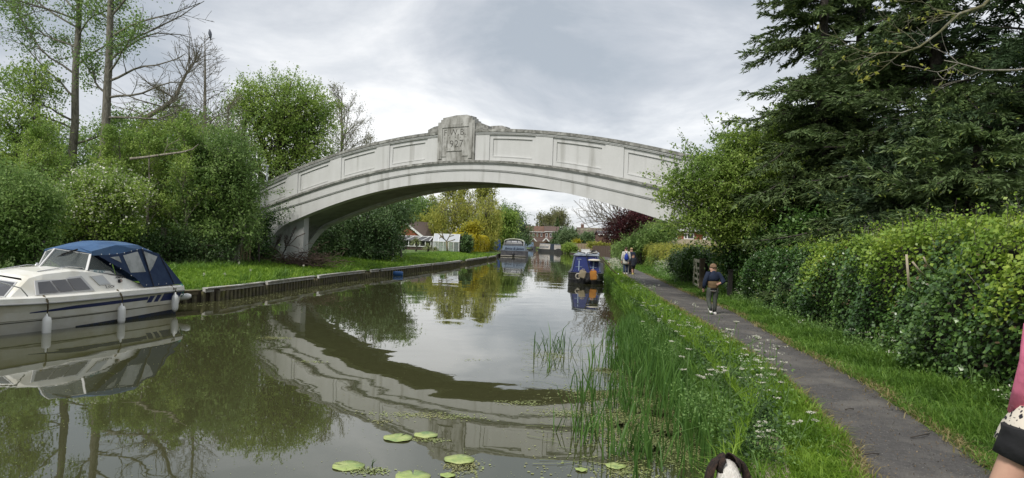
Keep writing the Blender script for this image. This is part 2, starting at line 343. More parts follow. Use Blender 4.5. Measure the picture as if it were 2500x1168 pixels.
def build_path():
    rows=[]
    for y in list(np.arange(-7.5,60,.6))+list(np.arange(60,130,4)):
        pl=ip(PL,y)+.06*math.sin(y*1.7)+.04*math.sin(y*4.3); pr=ip(PR,y)+.07*math.sin(y*1.3+1)+.03*math.sin(y*5.1)
        rows.append([(pl+(pr-pl)*t,y,.548+.012*math.sin(math.pi*t)+.005*math.sin(y*2+t*6)) for t in (0,.15,.3,.5,.7,.85,1)])
    mb=MB(); mb.loft(rows,cap=False,closed=False)
    m=mat('tarmac',(.075,.07,.068),.93,(.135,.128,.122),22,bump=.9,bscale=90,detail=10,c3=(.17,.158,.142),s3=1.5,r3_=(.5,.66),lo=.3,hi=.75)
    nt=m.node_tree; p=nt.nodes['Principled BSDF']; N=nt.nodes.new; L=nt.links.new
    tc=N('ShaderNodeTexCoord'); v=N('ShaderNodeTexNoise'); v.inputs['Scale'].default_value=60; v.inputs['Detail'].default_value=2; L(tc.outputs['Object'],v.inputs[0])
    r=N('ShaderNodeValToRGB'); r.color_ramp.elements[0].position=.66; r.color_ramp.elements[1].position=.72; L(v.outputs[0],r.inputs[0])
    src=p.inputs['Base Color'].links[0].from_socket; mi=N('ShaderNodeMix'); mi.data_type='RGBA'; L(r.outputs[0],mi.inputs[0]); L(src,mi.inputs[6]); mi.inputs[7].default_value=(.3,.29,.26,1); L(mi.outputs[2],p.inputs['Base Color'])
    o=mb.build('towpath',m); tag(o,kind='structure')
build_path()
def build_water():
    m=bpy.data.materials.new('canal_water'); m.use_nodes=True; nt=m.node_tree; p=nt.nodes['Principled BSDF']; N=nt.nodes.new; L=nt.links.new
    p.inputs['Base Color'].default_value=(.05,.051,.022,1); p.inputs['Roughness'].default_value=.015; p.inputs['IOR'].default_value=1.85; p.inputs['Specular IOR Level'].default_value=.5
    tc=N('ShaderNodeTexCoord'); hs=[]
    for sc,st,dist,det in ((.35,(1,1,1),.5,2),(1.6,(1,.8,1),.3,3),(9,(1,.6,1),.2,2)):
        mp=N('ShaderNodeMapping'); mp.inputs['Scale'].default_value=st; L(tc.outputs['Object'],mp.inputs[0])
        n=N('ShaderNodeTexNoise'); n.inputs['Scale'].default_value=sc; n.inputs['Detail'].default_value=det; n.inputs['Distortion'].default_value=dist; L(mp.outputs[0],n.inputs[0]); hs.append(n)
    a=N('ShaderNodeMath'); a.operation='MULTIPLY_ADD'; a.inputs[1].default_value=.085; L(hs[1].outputs[0],a.inputs[0]); L(hs[0].outputs[0],a.inputs[2])
    b=N('ShaderNodeMath'); b.operation='MULTIPLY_ADD'; b.inputs[1].default_value=.007; L(hs[2].outputs[0],b.inputs[0]); L(a.outputs[0],b.inputs[2])
    bp=N('ShaderNodeBump'); bp.inputs['Strength'].default_value=1; bp.inputs['Distance'].default_value=.013; L(b.outputs[0],bp.inputs['Height']); L(bp.outputs[0],p.inputs['Normal'])
    mb=MB(); mb.quad((-45,-55,0),(40,-55,0),(40,245,0),(-45,245,0)); o=mb.build('water',m); tag(o,kind='structure')
build_water()
# ------------------------------------------------------------------ footbridge
def build_bridge():
    t=R(31); u=Vector((math.cos(t),-math.sin(t),0)); n=Vector((math.sin(t),math.cos(t),0)); P0=Vector((-2.657,30.908,0)); WD=3.3
    root=thing('footbridge','arched pale concrete footbridge spanning the canal, dated 1927 on its crown','bridge',P0)
    cop=lambda s:7.317-.0135*s*s+3.8e-6*s**4
    led=lambda s:5.904-.01528*s*s+1.6e-5*s**4
    stg=lambda s:5.543-.01904*s*s+4e-5*s**4
    bot=lambda s:max(-.3,4.952-.0184*s*s+1.4e-5*s**4-.28*max(0,abs(s)-11.3)**2)
    def pt(s,w,z): return P0+u*s+n*w+Vector((0,0,z))
    def band(mb,s0,s1,zb,zt,w0,w1,k=None):
        k=k or max(1,int(abs(s1-s0)/.4)); rings=[]
        for i in range(k+1):
            s=s0+(s1-s0)*i/k; rings.append([pt(s,w0,zb(s)),pt(s,w1,zb(s)),pt(s,w1,zt(s)),pt(s,w0,zt(s))])
        mb.loft(rings,smooth=False)
    E=17.5
    bays=[(1.75,4.1),(4.95,7.35),(8.15,10.55),(11.4,13.8)]
    for sgn,w in ((1,0),(-1,WD)):
        fl=(lambda a:a) if sgn==1 else (lambda a:WD-a)
        mb=MB(); band(mb,-E,E,lambda s:led(s)-.06,lambda s:cop(s)-.2,fl(.09),fl(.3))
        edges=[-E]; allb=sorted([(-b,-a) for a,b in bays]+bays)
        for a,b in allb:
            band(mb,edges[-1],a,lambda s:led(s)-.03,lambda s:cop(s)-.22,fl(0),fl(.1)); edges.append(b)
            zt=lambda s:cop(s)-.22; zb=lambda s:led(s)-.03
            band(mb,a,b,lambda s:zt(s)-.17,zt,fl(.045),fl(.1)); band(mb,a,b,zb,lambda s:zb(s)+.22,fl(.045),fl(.1))
            it=lambda s:zt(s)-.17; ib=lambda s:zb(s)+.22
            band(mb,a,a+.17,ib,it,fl(.046),fl(.1)); band(mb,b-.17,b,ib,it,fl(.046),fl(.1))
            # thin proud bead round the sunk panel
            band(mb,a+.17,b-.17,lambda s:ib(s)-.0,lambda s:ib(s)+.035,fl(.03),fl(.1)); band(mb,a+.17,b-.17,lambda s:it(s)-.03,lambda s:it(s),fl(.038),fl(.1))
        band(mb,edges[-1],E,lambda s:led(s)-.03,lambda s:cop(s)-.22,fl(0),fl(.1))
        mb.build('parapet',M('concrete'),root)
        for lo,hi in ((-E,-1.09),(1.0,E)):
            mb=MB(); band(mb,lo,hi,lambda s:cop(s)-.13,cop,fl(-.09),fl(.4)); mb.build('coping',M('concrete_weathered'),root)
            mb=MB(); band(mb,lo,hi,lambda s:cop(s)-.19,lambda s:cop(s)-.132,fl(-.055),fl(.33)); band(mb,lo,hi,lambda s:cop(s)-.235,lambda s:cop(s)-.192,fl(-.03),fl(.31)); mb.build('coping_moulding',M('concrete'),root)
        mb=MB(); band(mb,-E,E,lambda s:led(s)-.1,led,fl(-.17),fl(.02)); mb.build('ledge',M('concrete_weathered'),root)
        mb=MB(); band(mb,-E,E,lambda s:led(s)-.15,lambda s:led(s)-.102,fl(-.12),fl(.02)); band(mb,-E,E,lambda s:stg(s)-.03,lambda s:led(s)-.152,fl(-.07),fl(.02)); band(mb,-E,E,lambda s:stg(s)-.075,lambda s:stg(s)-.032,fl(-.045),fl(.02)); mb.build('fascia',M('concrete'),root)
        mb=MB(); band(mb,-14.4,14.4,bot,lambda s:stg(s)-.06,fl(0),fl(.45),90); mb.build('arch_rib',M('concrete'),root)
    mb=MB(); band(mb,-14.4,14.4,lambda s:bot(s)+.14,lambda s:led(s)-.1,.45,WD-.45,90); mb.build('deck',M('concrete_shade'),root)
    for s0,s1 in ((-15,-10.45),(12.6,15)):
        mb=MB(); k=12; rings=[]
        for i in range(k+1):
            s=s0+(s1-s0)*i/k; rings.append([pt(s,.453,-.3),pt(s,.8,-.3),pt(s,.8,bot(s)+.3 if bot(s)>1 else 3),pt(s,.453,bot(s)+.3 if bot(s)>1 else 3)])
        mb.loft(rings,smooth=False); mb.build('abutment',M('concrete'),root)
    for a,b in ((-E,-14.1),(14.1,E)):
        mb=MB(); band(mb,a,b,lambda s:-.2,lambda s:stg(s)-.07,.012,WD-.012); mb.build('wing_wall',M('concrete_streaked'),root)
    # crown monuments
    for q,(w0,w1) in enumerate(((-.1,.42),(WD-.42,WD+.1))):
        mb=MB(); c=lambda s0,s1,z0,z1,a,b:mb.hexa([pt(s0,a,z0),pt(s1,a,z0),pt(s1,b,z0),pt(s0,b,z0),pt(s0,a,z1),pt(s1,a,z1),pt(s1,b,z1),pt(s0,b,z1)])
        c(-1.08,.99,5.86,7.72,w0,w1); c(-.93,.85,7.72,7.84,w0+.015,w1-.015); c(-.84,.76,7.84,7.93,w0+.04,w1-.04)
        # shallow ridge cap
        mb.prism([pt(-.8,w0+.06,7.93),pt(.72,w0+.06,7.93),pt(.5,w0+.06,8.0),pt(-.1,w0+.06,8.01)],n*(w1-w0-.12))
        # raised border leaving a sunk tablet
        a=w0-.035
        if q==0:
            c(-1.0,-.8,6.0,7.6,a,w0); c(.7,.9,6.0,7.6,a,w0); c(-.8,.7,7.45,7.6,a,w0)
            c(-.55,.32,6.35,6.385,a,w0); c(-.88,-.56,6.125,6.15,a-.01,a); c(.33,.68,6.125,6.15,a-.01,a)
            for i in range(5): c(-.7+.3*i,-.66+.3*i,6.98,7.01,a+.01,w0)
        mo=mb.build('monument',M('concrete_streaked'),root)
        for s0,s1,z in ((-1.75,-1.08,1),(.99,1.66,-1)):
            mb=MB(); mb.prism([pt(s0,w0+.1,7.2),pt(s1,w0+.1,7.2),pt(s1,w0+.1,7.6 if z>0 else 7.42),pt(s0+(.35 if z>0 else .2),w0+.1,7.56 if z>0 else 7.6),pt(s0,w0+.1,7.43 if z>0 else 7.6)],n*.3); mb.build('shoulder',M('concrete_weathered'),root)
        if q==0:
            dk=mat('lettering_dirt_shade',(.07,.068,.06),.95,(.16,.155,.14),12)  # dark tone mixes grime with the painted shadow of inset letters
            text_mesh('F.W.B.',.42,frame(pt(-.1,w0-.002,7.2),u,(0,0,1),-n),dk,'inscription',mo,.006,spacing=1.12,bold=-.004)
            text_mesh('1927',.47,frame(pt(-.13,w0-.002,6.67),u,(0,0,1),-n),dk,'inscription',mo,.006,spacing=1.15,bold=-.004)
    # little street lamp post seen above the left parapet
    lp=W(652,430,38.5); r2=thing('lamp_post','slim grey metal post standing behind the bridge parapet at its left end','post',(lp.x,lp.y,gz(lp.x,lp.y)))
    mb=MB(); mb.tube([(lp.x,lp.y,gz(lp.x,lp.y)-.1),(lp.x,lp.y,lp.z+.5)],.05,8); mb.build('post',mat('galvanised',(.45,.47,.49),.5,metal=.6),r2)
    mb=MB(); mb.lathe((lp.x,lp.y,lp.z+.5),[(.05,0),(.09,.03),(.09,.1),(.02,.14)],8); mb.build('cap',M('galvanised'),r2)
build_bridge()
# ------------------------------------------------------------------ left bank piling
def build_piling():
    root=thing('bank_piling','long low canal edging of dark piles capped with pale rails, along the left grass bank','bank edging',(-9.6,22,0))
    rail=mat('piling_rail',(.52,.51,.5),.7,(.34,.33,.3),4,bump=.3,c3=(.4,.35,.27),s3=2)
    dk=mat('piling_dark',(.09,.08,.055),.85,(.17,.15,.08),5,c3=(.12,.12,.03),s3=3)
    segs=[(19.2,21.4,-.05,'w'),(21.6,25.2,0,''),(25.6,30,0,''),(30.6,36.5,0,''),(37.5,38.6,0,''),(39.2,50,0,''),(50.6,61,0,''),(64,78,0,''),(80,86,0,'')]
    for a,b,dz,k in segs:
        A=Vector((ip(LB,a)+.06,a,.36+dz)); B=Vector((ip(LB,b)+.06,b,.36+dz)); n=max(1,int((b-a)/1.5))
        mb=MB(); pts=[A.lerp(B,i/n) for i in range(n+1)]; pts=[Vector((ip(LB,p.y)+.05,p.y,p.z)) for p in pts]
        for p,q in zip(pts,pts[1:]): mb.bar(p,q,.10,.12); mb.bar(p+Vector((.03,0,.075)),q+Vector((.03,0,.075)),.2,.03)
        mb.build('rail',rail if k=='' else mat('worn_timber',(.13,.1,.07),.9,(.2,.17,.11),6),root)
    mb=MB(); y=18.9; rn=random.Random(3)
    while y<88:
        x=ip(LB,y)+.035; h=.28+.05*rn.random()
        mb.box((x,y,h/2-.35),(.07,.16 if y<40 else .24,h+.7)); y+=.27 if y<40 else .45
    mb.build('pile_row',dk,root,label='dark ribbed row of piles under the rails')
    b=W(970,661,40.5); r2=thing('float_barrel','small blue plastic drum floating against the left bank piling','drum',(b.x,b.y,0))
    mb=MB(); Mx=Matrix.Rotation(R(90),3,'Y')@Matrix.Rotation(0,3,'Z'); mb.lathe((b.x+.05,b.y,.1),[(.05,-.3),(.15,-.28),(.17,-.1),(.165,0),(.17,.1),(.15,.28),(.05,.3)],12,Mx); mb.build('drum',mat('blue_plastic',(.03,.12,.33),.45),r2)
    mb=MB(); mb.lathe((b.x+.35,b.y,.16),[(.03,0),(.03,.03)],8,Mx); mb.build('bung',mat('black_plastic',(.02,.02,.022),.5),r2)
build_piling()
# ------------------------------------------------------------------ boats
mat('gelcoat',(.78,.77,.72),.32,(.73,.71,.64),3,spec=.5,coat=.3,c3=(.64,.59,.46),s3=1.6,r3_=(.56,.8))
mat('gelcoat_hull',(.70,.69,.65),.35,(.64,.62,.55),2.5,spec=.5,coat=.2,c3=(.5,.45,.33),s3=1.4,r3_=(.56,.8))
mat('navy_stripe',(.018,.03,.12),.35); mat('antifoul',(.03,.045,.09),.7,(.05,.05,.045),6)
mat('aluminium',(.5,.5,.5),.6,metal=.3); mat('steel',(.6,.6,.6),.25,metal=.9)
mat('tinted_glass',(.06,.06,.065),.06,spec=.9); mat('rubber',(.02,.02,.022),.6)
mat('white_plastic',(.75,.75,.73),.4); mat('rope_dark',(.09,.07,.04),.95,(.05,.04,.02),40); mat('rope_teal',(.05,.25,.22),.9)
mat('canvas_blue',(.035,.08,.17),.8,(.055,.12,.24),2,bump=.25,bscale=5,c3=(.09,.15,.24),s3=1.1)
mat('canvas_dark',(.012,.028,.075),.85,(.02,.04,.09),3,bump=.25,bscale=6)
mat('clear_vinyl',(.5,.52,.52),.12,alpha=.42); mat('clear_glass',(.5,.55,.53),.05,alpha=.22)
def build_cruiser():
    hd=Vector((-.17,-.985,0)).normalized(); sv=Vector((-hd.y,hd.x,0)); O=Vector((-10.15,18.3,0))
    if sv.x<0: sv=-sv
    P=lambda a,y,z:O+hd*a+sv*y+Vector((0,0,z))
    root=thing('cabin_cruiser','white cabin cruiser with blue canvas canopy and navy side stripe, moored at the left bank','boat',O)
    def hb(a,z):   # half beam
        t=max(0,(a-2.6)/4.1); top=1.1*(1-t**2.3); 
        lo=.92*(1-max(0,(a-1.6)/4.7)**2)
        f=min(1,max(0,(z+.1)/.75)); return max(.01,lo*(1-f)+top*f) if a<6.3 else max(.01,top*f)
    A=[-.38,0,.6,1.2,1.8,2.4,3,3.6,4.2,4.8,5.4,5.9,6.3,6.6]; Zs=[-.35,-.1,.0,.15,.27,.29,.45,.62]
    def zz(a,z): return z+(0.12*max(0,(a-3.5)/3)**2 if z>.3 else 0)
    def st(a,z): return a if a>-.3 else a+ (z-.6)*-.16*-1*.0+ (.62-z)*.12
    rings=[]
    for a in A:
        l=[P(st(a,z),hb(a,z)+(.015 if abs(z-.29)<.01 else 0),zz(a,z)) for z in Zs]; r_=[P(st(a,z),-hb(a,z),zz(a,z)) for z in Zs]
        rings.append(r_[::-1]+l)
    mb=MB(); mb.loft(rings,closed=False,cap=False,smooth=False); n=len(rings[0]); mb.add(rings[0],[tuple(range(n))])
    mb.build('hull',M('gelcoat_hull'),root)
    mb=MB()   # antifouling band just proud of hull
    for s in(1,-1):
        R1=[[P(st(a,z),s*(hb(a,z)+.006),z) for z in(-.1,.0,.02+.09*max(0,1-a/3.2))] for a in A[:7]]; mb.loft(R1,closed=False,cap=False)
    mb.quad(P(st(-.38,-.1)-.006,-.9,-.1),P(st(-.38,-.1)-.006,.9,-.1),P(st(-.38,.1)-.006,.93,.11),P(st(-.38,.1)-.006,-.93,.11)); mb.build('waterline_band',M('antifoul'),root)
    # gunwale moulding + rubbing strake
    mb=MB(); mk=MB()
    for s in(1,-1):
        R1=[[P(a,s*(hb(a,.62)-.02),zz(a,.62)+.0),P(a,s*(hb(a,.62)+.045),zz(a,.62)+.005),P(a,s*(hb(a,.62)+.03),zz(a,.62)+.12),P(a,s*(hb(a,.62)-.06),zz(a,.62)+.15),P(a,s*(hb(a,.62)-.2 if hb(a,.62)>.25 else 0),zz(a,.62)+.15)] for a in A]
        mb.loft(R1,closed=False,cap=False,smooth=False)
        mk.tube([P(a,s*(hb(a,.62)+.05),zz(a,.62)+.005) for a in A],.022,6)
    mb.hexa([P(-.5,-1.08,.6),P(-.5,1.08,.6),P(-.2,1.06,.6),P(-.2,-1.06,.6),P(-.5,-1.04,.76),P(-.5,1.04,.76),P(-.2,1.0,.77),P(-.2,-1.0,.77)])
    mb.build('gunwale',M('gelcoat'),root); mk.build('rubbing_strake',mat('strake_grey',(.3,.3,.3),.5),root)
    # stripes (follow the hull side, 4 mm proud)
    def strip(mb,a0,a1,zl,zh,sk=0,k=8):
        L1=[]
        for i in range(k+1):
            a=a0+(a1-a0)*i/k; row=[]
            for z,ss in ((zl(a),0),(zh(a),1)):
                aa=a+sk*(z-.45); row.append(P(aa,hb(aa,z)+.006,z))
            L1.append(row)
        mb.loft(L1,closed=False,cap=False)
    mb=MB(); strip(mb,.93,4.2,lambda a:.475-.012*a+ (.0 if a<3.6 else .0),lambda a:.555-.012*a-max(0,a-3.2)*.06,0,14)
    strip(mb,-.3,.42,lambda a:.36,lambda a:.585,-.5); strip(mb,.5,.66,lambda a:.36,lambda a:.565,-.5,2); strip(mb,.74,.92,lambda a:.36,lambda a:.555,-.5,2); mb.build('side_stripe',M('navy_stripe'),root)
    mb=MB(); strip(mb,-.33,5.5,lambda a:.272-.008*a,lambda a:.292-.008*a,0,24); mb.build('hull_seam',mat('seam',(.12,.12,.1),.8),root)
    # deck + cabin
    mb=MB()
    mb.loft([[P(a,-hb(a,.62)+.1 if hb(a,.62)>.2 else 0,zz(a,.62)+.14),P(a,0,zz(a,.62)+.2),P(a,hb(a,.62)-.1 if hb(a,.62)>.2 else 0,zz(a,.62)+.14)] for a in A[9:]+[6.62]],closed=False,cap=False)
    cab=[(.95,.97,.76,.86,.86,.84),(1.5,.97,.76,.83,1.06,.85),(2.4,.95,.76,.72,1.235,.84),(3.0,.93,.75,.70,1.29,.83),(3.7,.88,.75,.64,1.24,.78),(4.0,.84,.75,.60,1.17,.74)]
    rr=[]
    for a,yb,zb,yt,zt,_ in cab:
        rr.append([P(a,-yb,zb),P(a,-yt-.03,zt-.03),P(a,-yt+.06,zt+.01),P(a,0,zt+.06),P(a,yt-.06,zt+.01),P(a,yt+.03,zt-.03),P(a,yb,zb)])
    rr.append([P(4.55,-.74,.76),P(4.12,-.58,1.1),P(4.08,-.52,1.14),P(4.1,0,1.19),P(4.08,.52,1.14),P(4.12,.58,1.1),P(4.55,.74,.76)])
    mb.loft(rr,closed=False,cap=False,smooth=False)
    mb.quad(P(4.55,-.74,.76),P(4.12,-.58,1.1),P(4.1,0,1.16),P(4.12,.58,1.1),P(4.55,.74,.76),P(4.75,0,.77))
    mb.build('cabin',M('gelcoat'),root)
    def sidep(a,z,off=.012):
        c=[q for q in cab]; yb=np.interp(a,[q[0] for q in c]+[4.55],[q[1] for q in c]+[.74]); yt=np.interp(a,[q[0] for q in c]+[4.55],[q[3] for q in c]+[.55]); zt=np.interp(a,[q[0] for q in c]+[4.55],[q[4] for q in c]+[1.1])
        f=(z-.76)/max(.05,zt-.03-.76); return P(a,float(yb+(yt+.03-yb)*f)+off,z)
    def patch(poly,off,th): return [sidep(a,z,off) for a,z in poly]
    def win(polyo,polyi,name='side_window'):
        mb=MB(); mb.prism([sidep(a,z,.004) for a,z in polyo],sv*.02); w=mb.build(name,M('aluminium'),root)
        return w
    w=win([(4.02,.79),(3.93,1.09),(2.8,1.15),(2.55,.80)],0)
    for q in ([(3.94,.82),(3.88,1.055),(3.62,1.07),(3.5,.825)],[(3.46,.83),(3.58,1.075),(3.24,1.09),(3.13,.835)],[(3.09,.84),(3.2,1.095),(2.85,1.11),(2.66,.84)]):
        mb=MB(); mb.quad(*[sidep(a,z,.028) for a,z in q]); mb.build('pane',M('tinted_glass'),w)
    w=win([(2.54,1.13),(2.18,1.14),(2.02,.92),(2.36,.905)],0,'hatch_window'); mb=MB(); mb.quad(*[sidep(a,z,.028) for a,z in [(2.47,1.105),(2.22,1.115),(2.09,.945),(2.38,.93)]]); mb.build('pane',mat('frosted_pane',(.45,.47,.48),.3),w)
    # front window on sloped cabin front
    f=lambda y,z:P(4.55-(z-.76)/.34*.43+.012+(0.2*(1-abs(y)/.74)*(1-(z-.76)/.34)),y,z)
    for y0,y1 in((.06,.6),(-.6,-.06)):
        sg=1 if y0>0 else -1
        mb=MB(); q=[f(y0,.79),f(y1*(1.08 if sg>0 else 1),.79),f(y1*(.9 if sg>0 else 1),1.07),f(y0,1.1)]; mb.prism(q,hd*.02); w=mb.build('front_window',M('aluminium'),root)
        c=sum(q,Vector())/4; mb=MB(); mb.quad(*[c+(p-c)*.9+hd*.026 for p in q]); mb.build('pane',M('tinted_glass'),w)
    # windscreen
    ws=dict(nb=(2.5,.66,1.25),cb=(3.12,0,1.33),fb=(2.5,-.66,1.25),nt=(2.33,.6,1.63),ct=(2.72,0,1.74),ft=(2.33,-.6,1.66),an=(1.45,.78,1.08),af=(1.45,-.78,1.08))
    g=MB(); q=lambda k:P(*ws[k]); g.quad(q('nb'),q('cb'),q('ct'),q('nt')); g.quad(q('fb'),q('cb'),q('ct'),q('ft')); g.quad(q('nb'),q('nt'),q('an')); g.quad(q('fb'),q('ft'),q('af')); g.build('windscreen_glass',M('clear_glass'),root)
    mb=MB()
    for a,b,w in(('nb','nt',.05),('cb','ct',.04),('fb','ft',.05),('nt','ct',.03),('ct','ft',.03),('nb','cb',.025),('cb','fb',.025)): mb.bar(q(a),q(b),w,w*.7)
    mb.build('windscreen_frame',M('aluminium'),root)
    mb=MB(); mb.bar(P(2.5,.35,1.72),P(2.86,.02,1.5),.02,.02); mb.bar(P(2.85,.3,1.62),P(2.5,.4,1.74),.03,.03); mb.build('wiper',M('rubber'),root)
    mb=MB(); mb.bar(q('nb')+Vector((0,0,-.01)),q('an'),.02,.02); mb.bar(q('fb')+Vector((0,0,-.01)),q('af'),.02,.02); mb.build('screen_seal',M('rubber'),root)
    # canopy roof
    bows=[(2.62,.0,1.75,.62,1.65,.66,1.60),(2.36,.0,1.80,.64,1.70,.66,1.60),(1.62,.0,1.94,.66,1.85,.72,1.62),(.86,.0,1.93,.66,1.85,.74,1.74),(.22,.0,1.74,.62,1.66,.72,1.60)]
    mb=MB(); rr=[]
    for a,_,zc,ys,zs,yv,zv in bows:
        rr.append([P(a-(.3 if a>2.5 else 0),-yv,zv),P(a-(.28 if a>2.5 else 0),-ys,zs),P(a-.08*(a>2.5),-.3,zc-.02),P(a,0,zc),P(a-.08*(a>2.5),.3,zc-.02),P(a-(.28 if a>2.5 else 0),ys,zs),P(a-(.3 if a>2.5 else 0),yv,zv)])
    mb.loft(rr,closed=False,cap=False,smooth=False); cn=mb.build('canopy_roof',M('canvas_blue'),root)
    sol=cn.modifiers.new('t','SOLIDIFY'); sol.thickness=.015
    # side curtains (near and far) with clear vinyl windows
    for s in(1,-1):
        S=lambda a,z:P(a,s*(.74+(.28*(1.7-z)/.9 if z<1.7 else 0)),z)
        out=[(2.28,1.6),(1.62,1.64),(.86,1.76),(.22,1.63),(-.46,.80),(1.05,.79),(1.22,1.0),(1.55,1.22),(1.95,1.42)]
        mb=MB(); mb.prism([S(a,z) for a,z in out],sv*.01*s); c=mb.build('side_curtain',M('canvas_dark'),root)
        for q2 in ([(1.52,1.60),(.98,1.69),(.86,1.17),(1.4,1.17)],[(.78,1.7),(.3,1.55),(.55,1.3),(.72,1.17),(.74,1.17)],[(1.95,1.56),(1.66,1.58),(1.62,1.42)]):
            mb=MB(); mb.quad(*[S(a,z)+sv*s*.018 for a,z in q2]); mb.build('vinyl_window',mat('vinyl_grey',(.3,.32,.32),.2,(.16,.18,.18),2.5,spec=.7),c)
        mb=MB(); mb.bar(S(.82,1.76)+sv*s*.02,S(.7,.79)+sv*s*.02,.03,.02); mb.bar(S(.2,1.6)+sv*s*.02,S(-.1,.8)+sv*s*.02,.02,.02); mb.build('zip_seam',mat('zip_black',(.008,.01,.02),.8),c)
        if s==1:
            mb=MB()
            for a,z in [(2.2,1.63),(1.95,1.63),(1.7,1.64),(1.45,1.66),(1.2,1.7),(1.0,1.73),(.8,1.76),(.6,1.74),(2.0,1.4),(1.7,1.28),(1.4,1.1),(.5,.84),(.2,.84),(-.1,.84),(.95,.84)]:
                mb.lathe(S(a,z)+sv*.012,[(.014,0),(.014,.01),(.004,.014)],6,Matrix.Rotation(R(90),3,'Y')@Matrix.Identity(3))
            mb.build('stud',M('aluminium'),c)
    mb=MB(); mb.loft([[P(.22,-.72,1.61),P(.22,0,1.75),P(.22,.72,1.61)],[P(-.46,-1.0,.8),P(-.46,0,.8),P(-.46,1.0,.8)]],closed=False,cap=False); b=mb.build('rear_curtain',M('canvas_blue'),root)
    # rails, bollard, lamp, vents
    mb=MB()
    for s in(1,-1):
        mb.tube([P(3.75,s*.5,1.21),P(3.65,s*.5,1.27),P(2.9,s*.55,1.35),P(2.5,s*.56,1.32),P(2.45,s*.56,1.27)],.012,5); mb.tube([P(3.1,s*.55,1.33),P(3.1,s*.55,1.27)],.012,5)
    mb.build('grab_rail',M('steel'),root)
    mb=MB()
    for s in(1,-1): mb.tube([P(4.35,s*.97,.8),P(4.5,s*.95,.98),P(4.9,s*.85,1.12),P(5.7,s*.5,1.2),P(6.5,0,1.24)],.014,5); mb.tube([P(5.6,s*.52,.85),P(5.65,s*.52,1.2)],.012,5)
    mb.build('bow_rail',M('steel'),root)
    mb=MB(); mb.tube([P(3.6,-.6,1.24),P(3.7,-.6,1.36),P(4.3,-.52,1.34)],.02,5); mb.build('roof_rail',M('white_plastic'),root)
    mb=MB(); mb.lathe(P(3.0,-.18,1.35),[(.06,0),(.06,.02),(.035,.025),(.03,.06),(.0,.065)],10); mb.build('roof_vent',M('steel'),root)
    mb=MB(); mb.box(sidep(1.72,.98,.02),(.03,.1,.08)); mb.build('nav_light',M('rubber'),root)
    mb=MB(); mb.box(sidep(1.69,.985,.045),(.02,.05,.05)); mb.build('light_lens',mat('lens',(.4,.3,.28),.3),root)
    ink=mat('ink_black',(.02,.02,.025),.5); U=-hd
    def onside(a,z,off=.02):
        p=sidep(a,z,off); v=(sidep(a,z+.05,off)-p).normalized(); return frame(p,U,v,U.cross(v))
    text_mesh('L',.125,onside(2.17,.868),ink,'name_lettering',root,.002); text_mesh('UCV',.095,onside(2.03,.862),ink,'name_lettering',root,.002,spacing=1.1)
    text_mesh('ADRICAN 2',.062,onside(1.66,1.065),ink,'model_lettering',root,.002,shear=.3,bold=.002)
    c=P(2.0,.70,1.175); mb=MB(); mb.hexa([P(2.38,.69,1.17),P(1.66,.76,1.1),P(1.66,.75,1.1),P(2.38,.68,1.17),P(2.42,.665,1.27),P(1.85,.73,1.22),P(1.85,.72,1.22),P(2.42,.655,1.27)]); bd=mb.build('registration_board',M('white_plastic'),root)
    v=(P(2.05,.69,1.25)-P(2.0,.715,1.17)).normalized(); text_mesh('BT 126261',.1,frame(P(2.12,.715,1.21),(U+Vector((0,0,-.1))),Vector((0,0,1)),sv+Vector((0,0,.3))),mat('ink_teal',(.08,.22,.28),.5),'registration_lettering',bd,.002)
    # fenders hang from the gunwale: things of their own
    def fender(a,z,lab,horiz=False,ropeto=.74):
        b=P(a,hb(a,.4)+.13,z); r=thing('boat_fender',lab,'fender',b,0,'white fenders hanging on the cruiser')
        prof=[(.012,-.26),(.03,-.24),(.07,-.2),(.085,-.14),(.088,.1),(.075,.17),(.04,.21),(.025,.25),(.012,.27)]
        Mx=Matrix.Rotation(R(90),3,'Y') if horiz else None
        mb=MB(); mb.lathe(b,prof if not horiz else [(x*.95,y*.85) for x,y in prof],12,Mx); mb.build('body',M('white_plastic'),r)
        mb=MB(); e=b+Vector((0,0,.26)); 
        mb.tube([e+Vector((.04,0,-.06)),e+Vector((.03,0,.0)),e,e+Vector((-.03,0,-.01)),e+Vector((-.04,0,-.06)),e+Vector((0,0,-.1))],.01,4)
        mb.tube([e,e+Vector((.01,0,.12)),P(a+.02,hb(a,.6)+.06,.68),P(a+.02,hb(a,.6)-.05,ropeto+.05)],[.01,.018,.022,.018],5); mb.build('rope',M('rope_dark'),r)
        return r
    fender(.02,.33,'white fender hanging nearest the cruiser stern, below the wide navy stripe')
    fender(1.95,.2,'white fender hanging at the middle of the cruiser hull under the blue canopy edge')
    fender(3.93,.14,'white fender hanging furthest forward, below the three paned cabin window')
    b=P(-.62,.98,.42); r=thing('boat_fender','white fender lying level against the cruiser stern on a teal rope','fender',b,0,'white fenders hanging on the cruiser')
    mb=MB(); mb.lathe(b,[(.01,-.2),(.05,-.18),(.085,-.12),(.088,.1),(.05,.18),(.01,.2)],12,Matrix.Rotation(R(80),3,'Y')); mb.build('body',M('white_plastic'),r)
    mb=MB(); mb.tube([b+Vector((-.16,0,.02)),P(-.42,1.1,.6),P(-.4,1.06,.78),P(-.3,.95,.82),P(-.12,.85,.82)],.014,5); mb.tube([b+Vector((-.14,0,-.03)),P(-.38,1.12,.5),P(-.34,1.1,.78)],.012,5); mb.build('rope',M('rope_teal'),r)
build_cruiser()
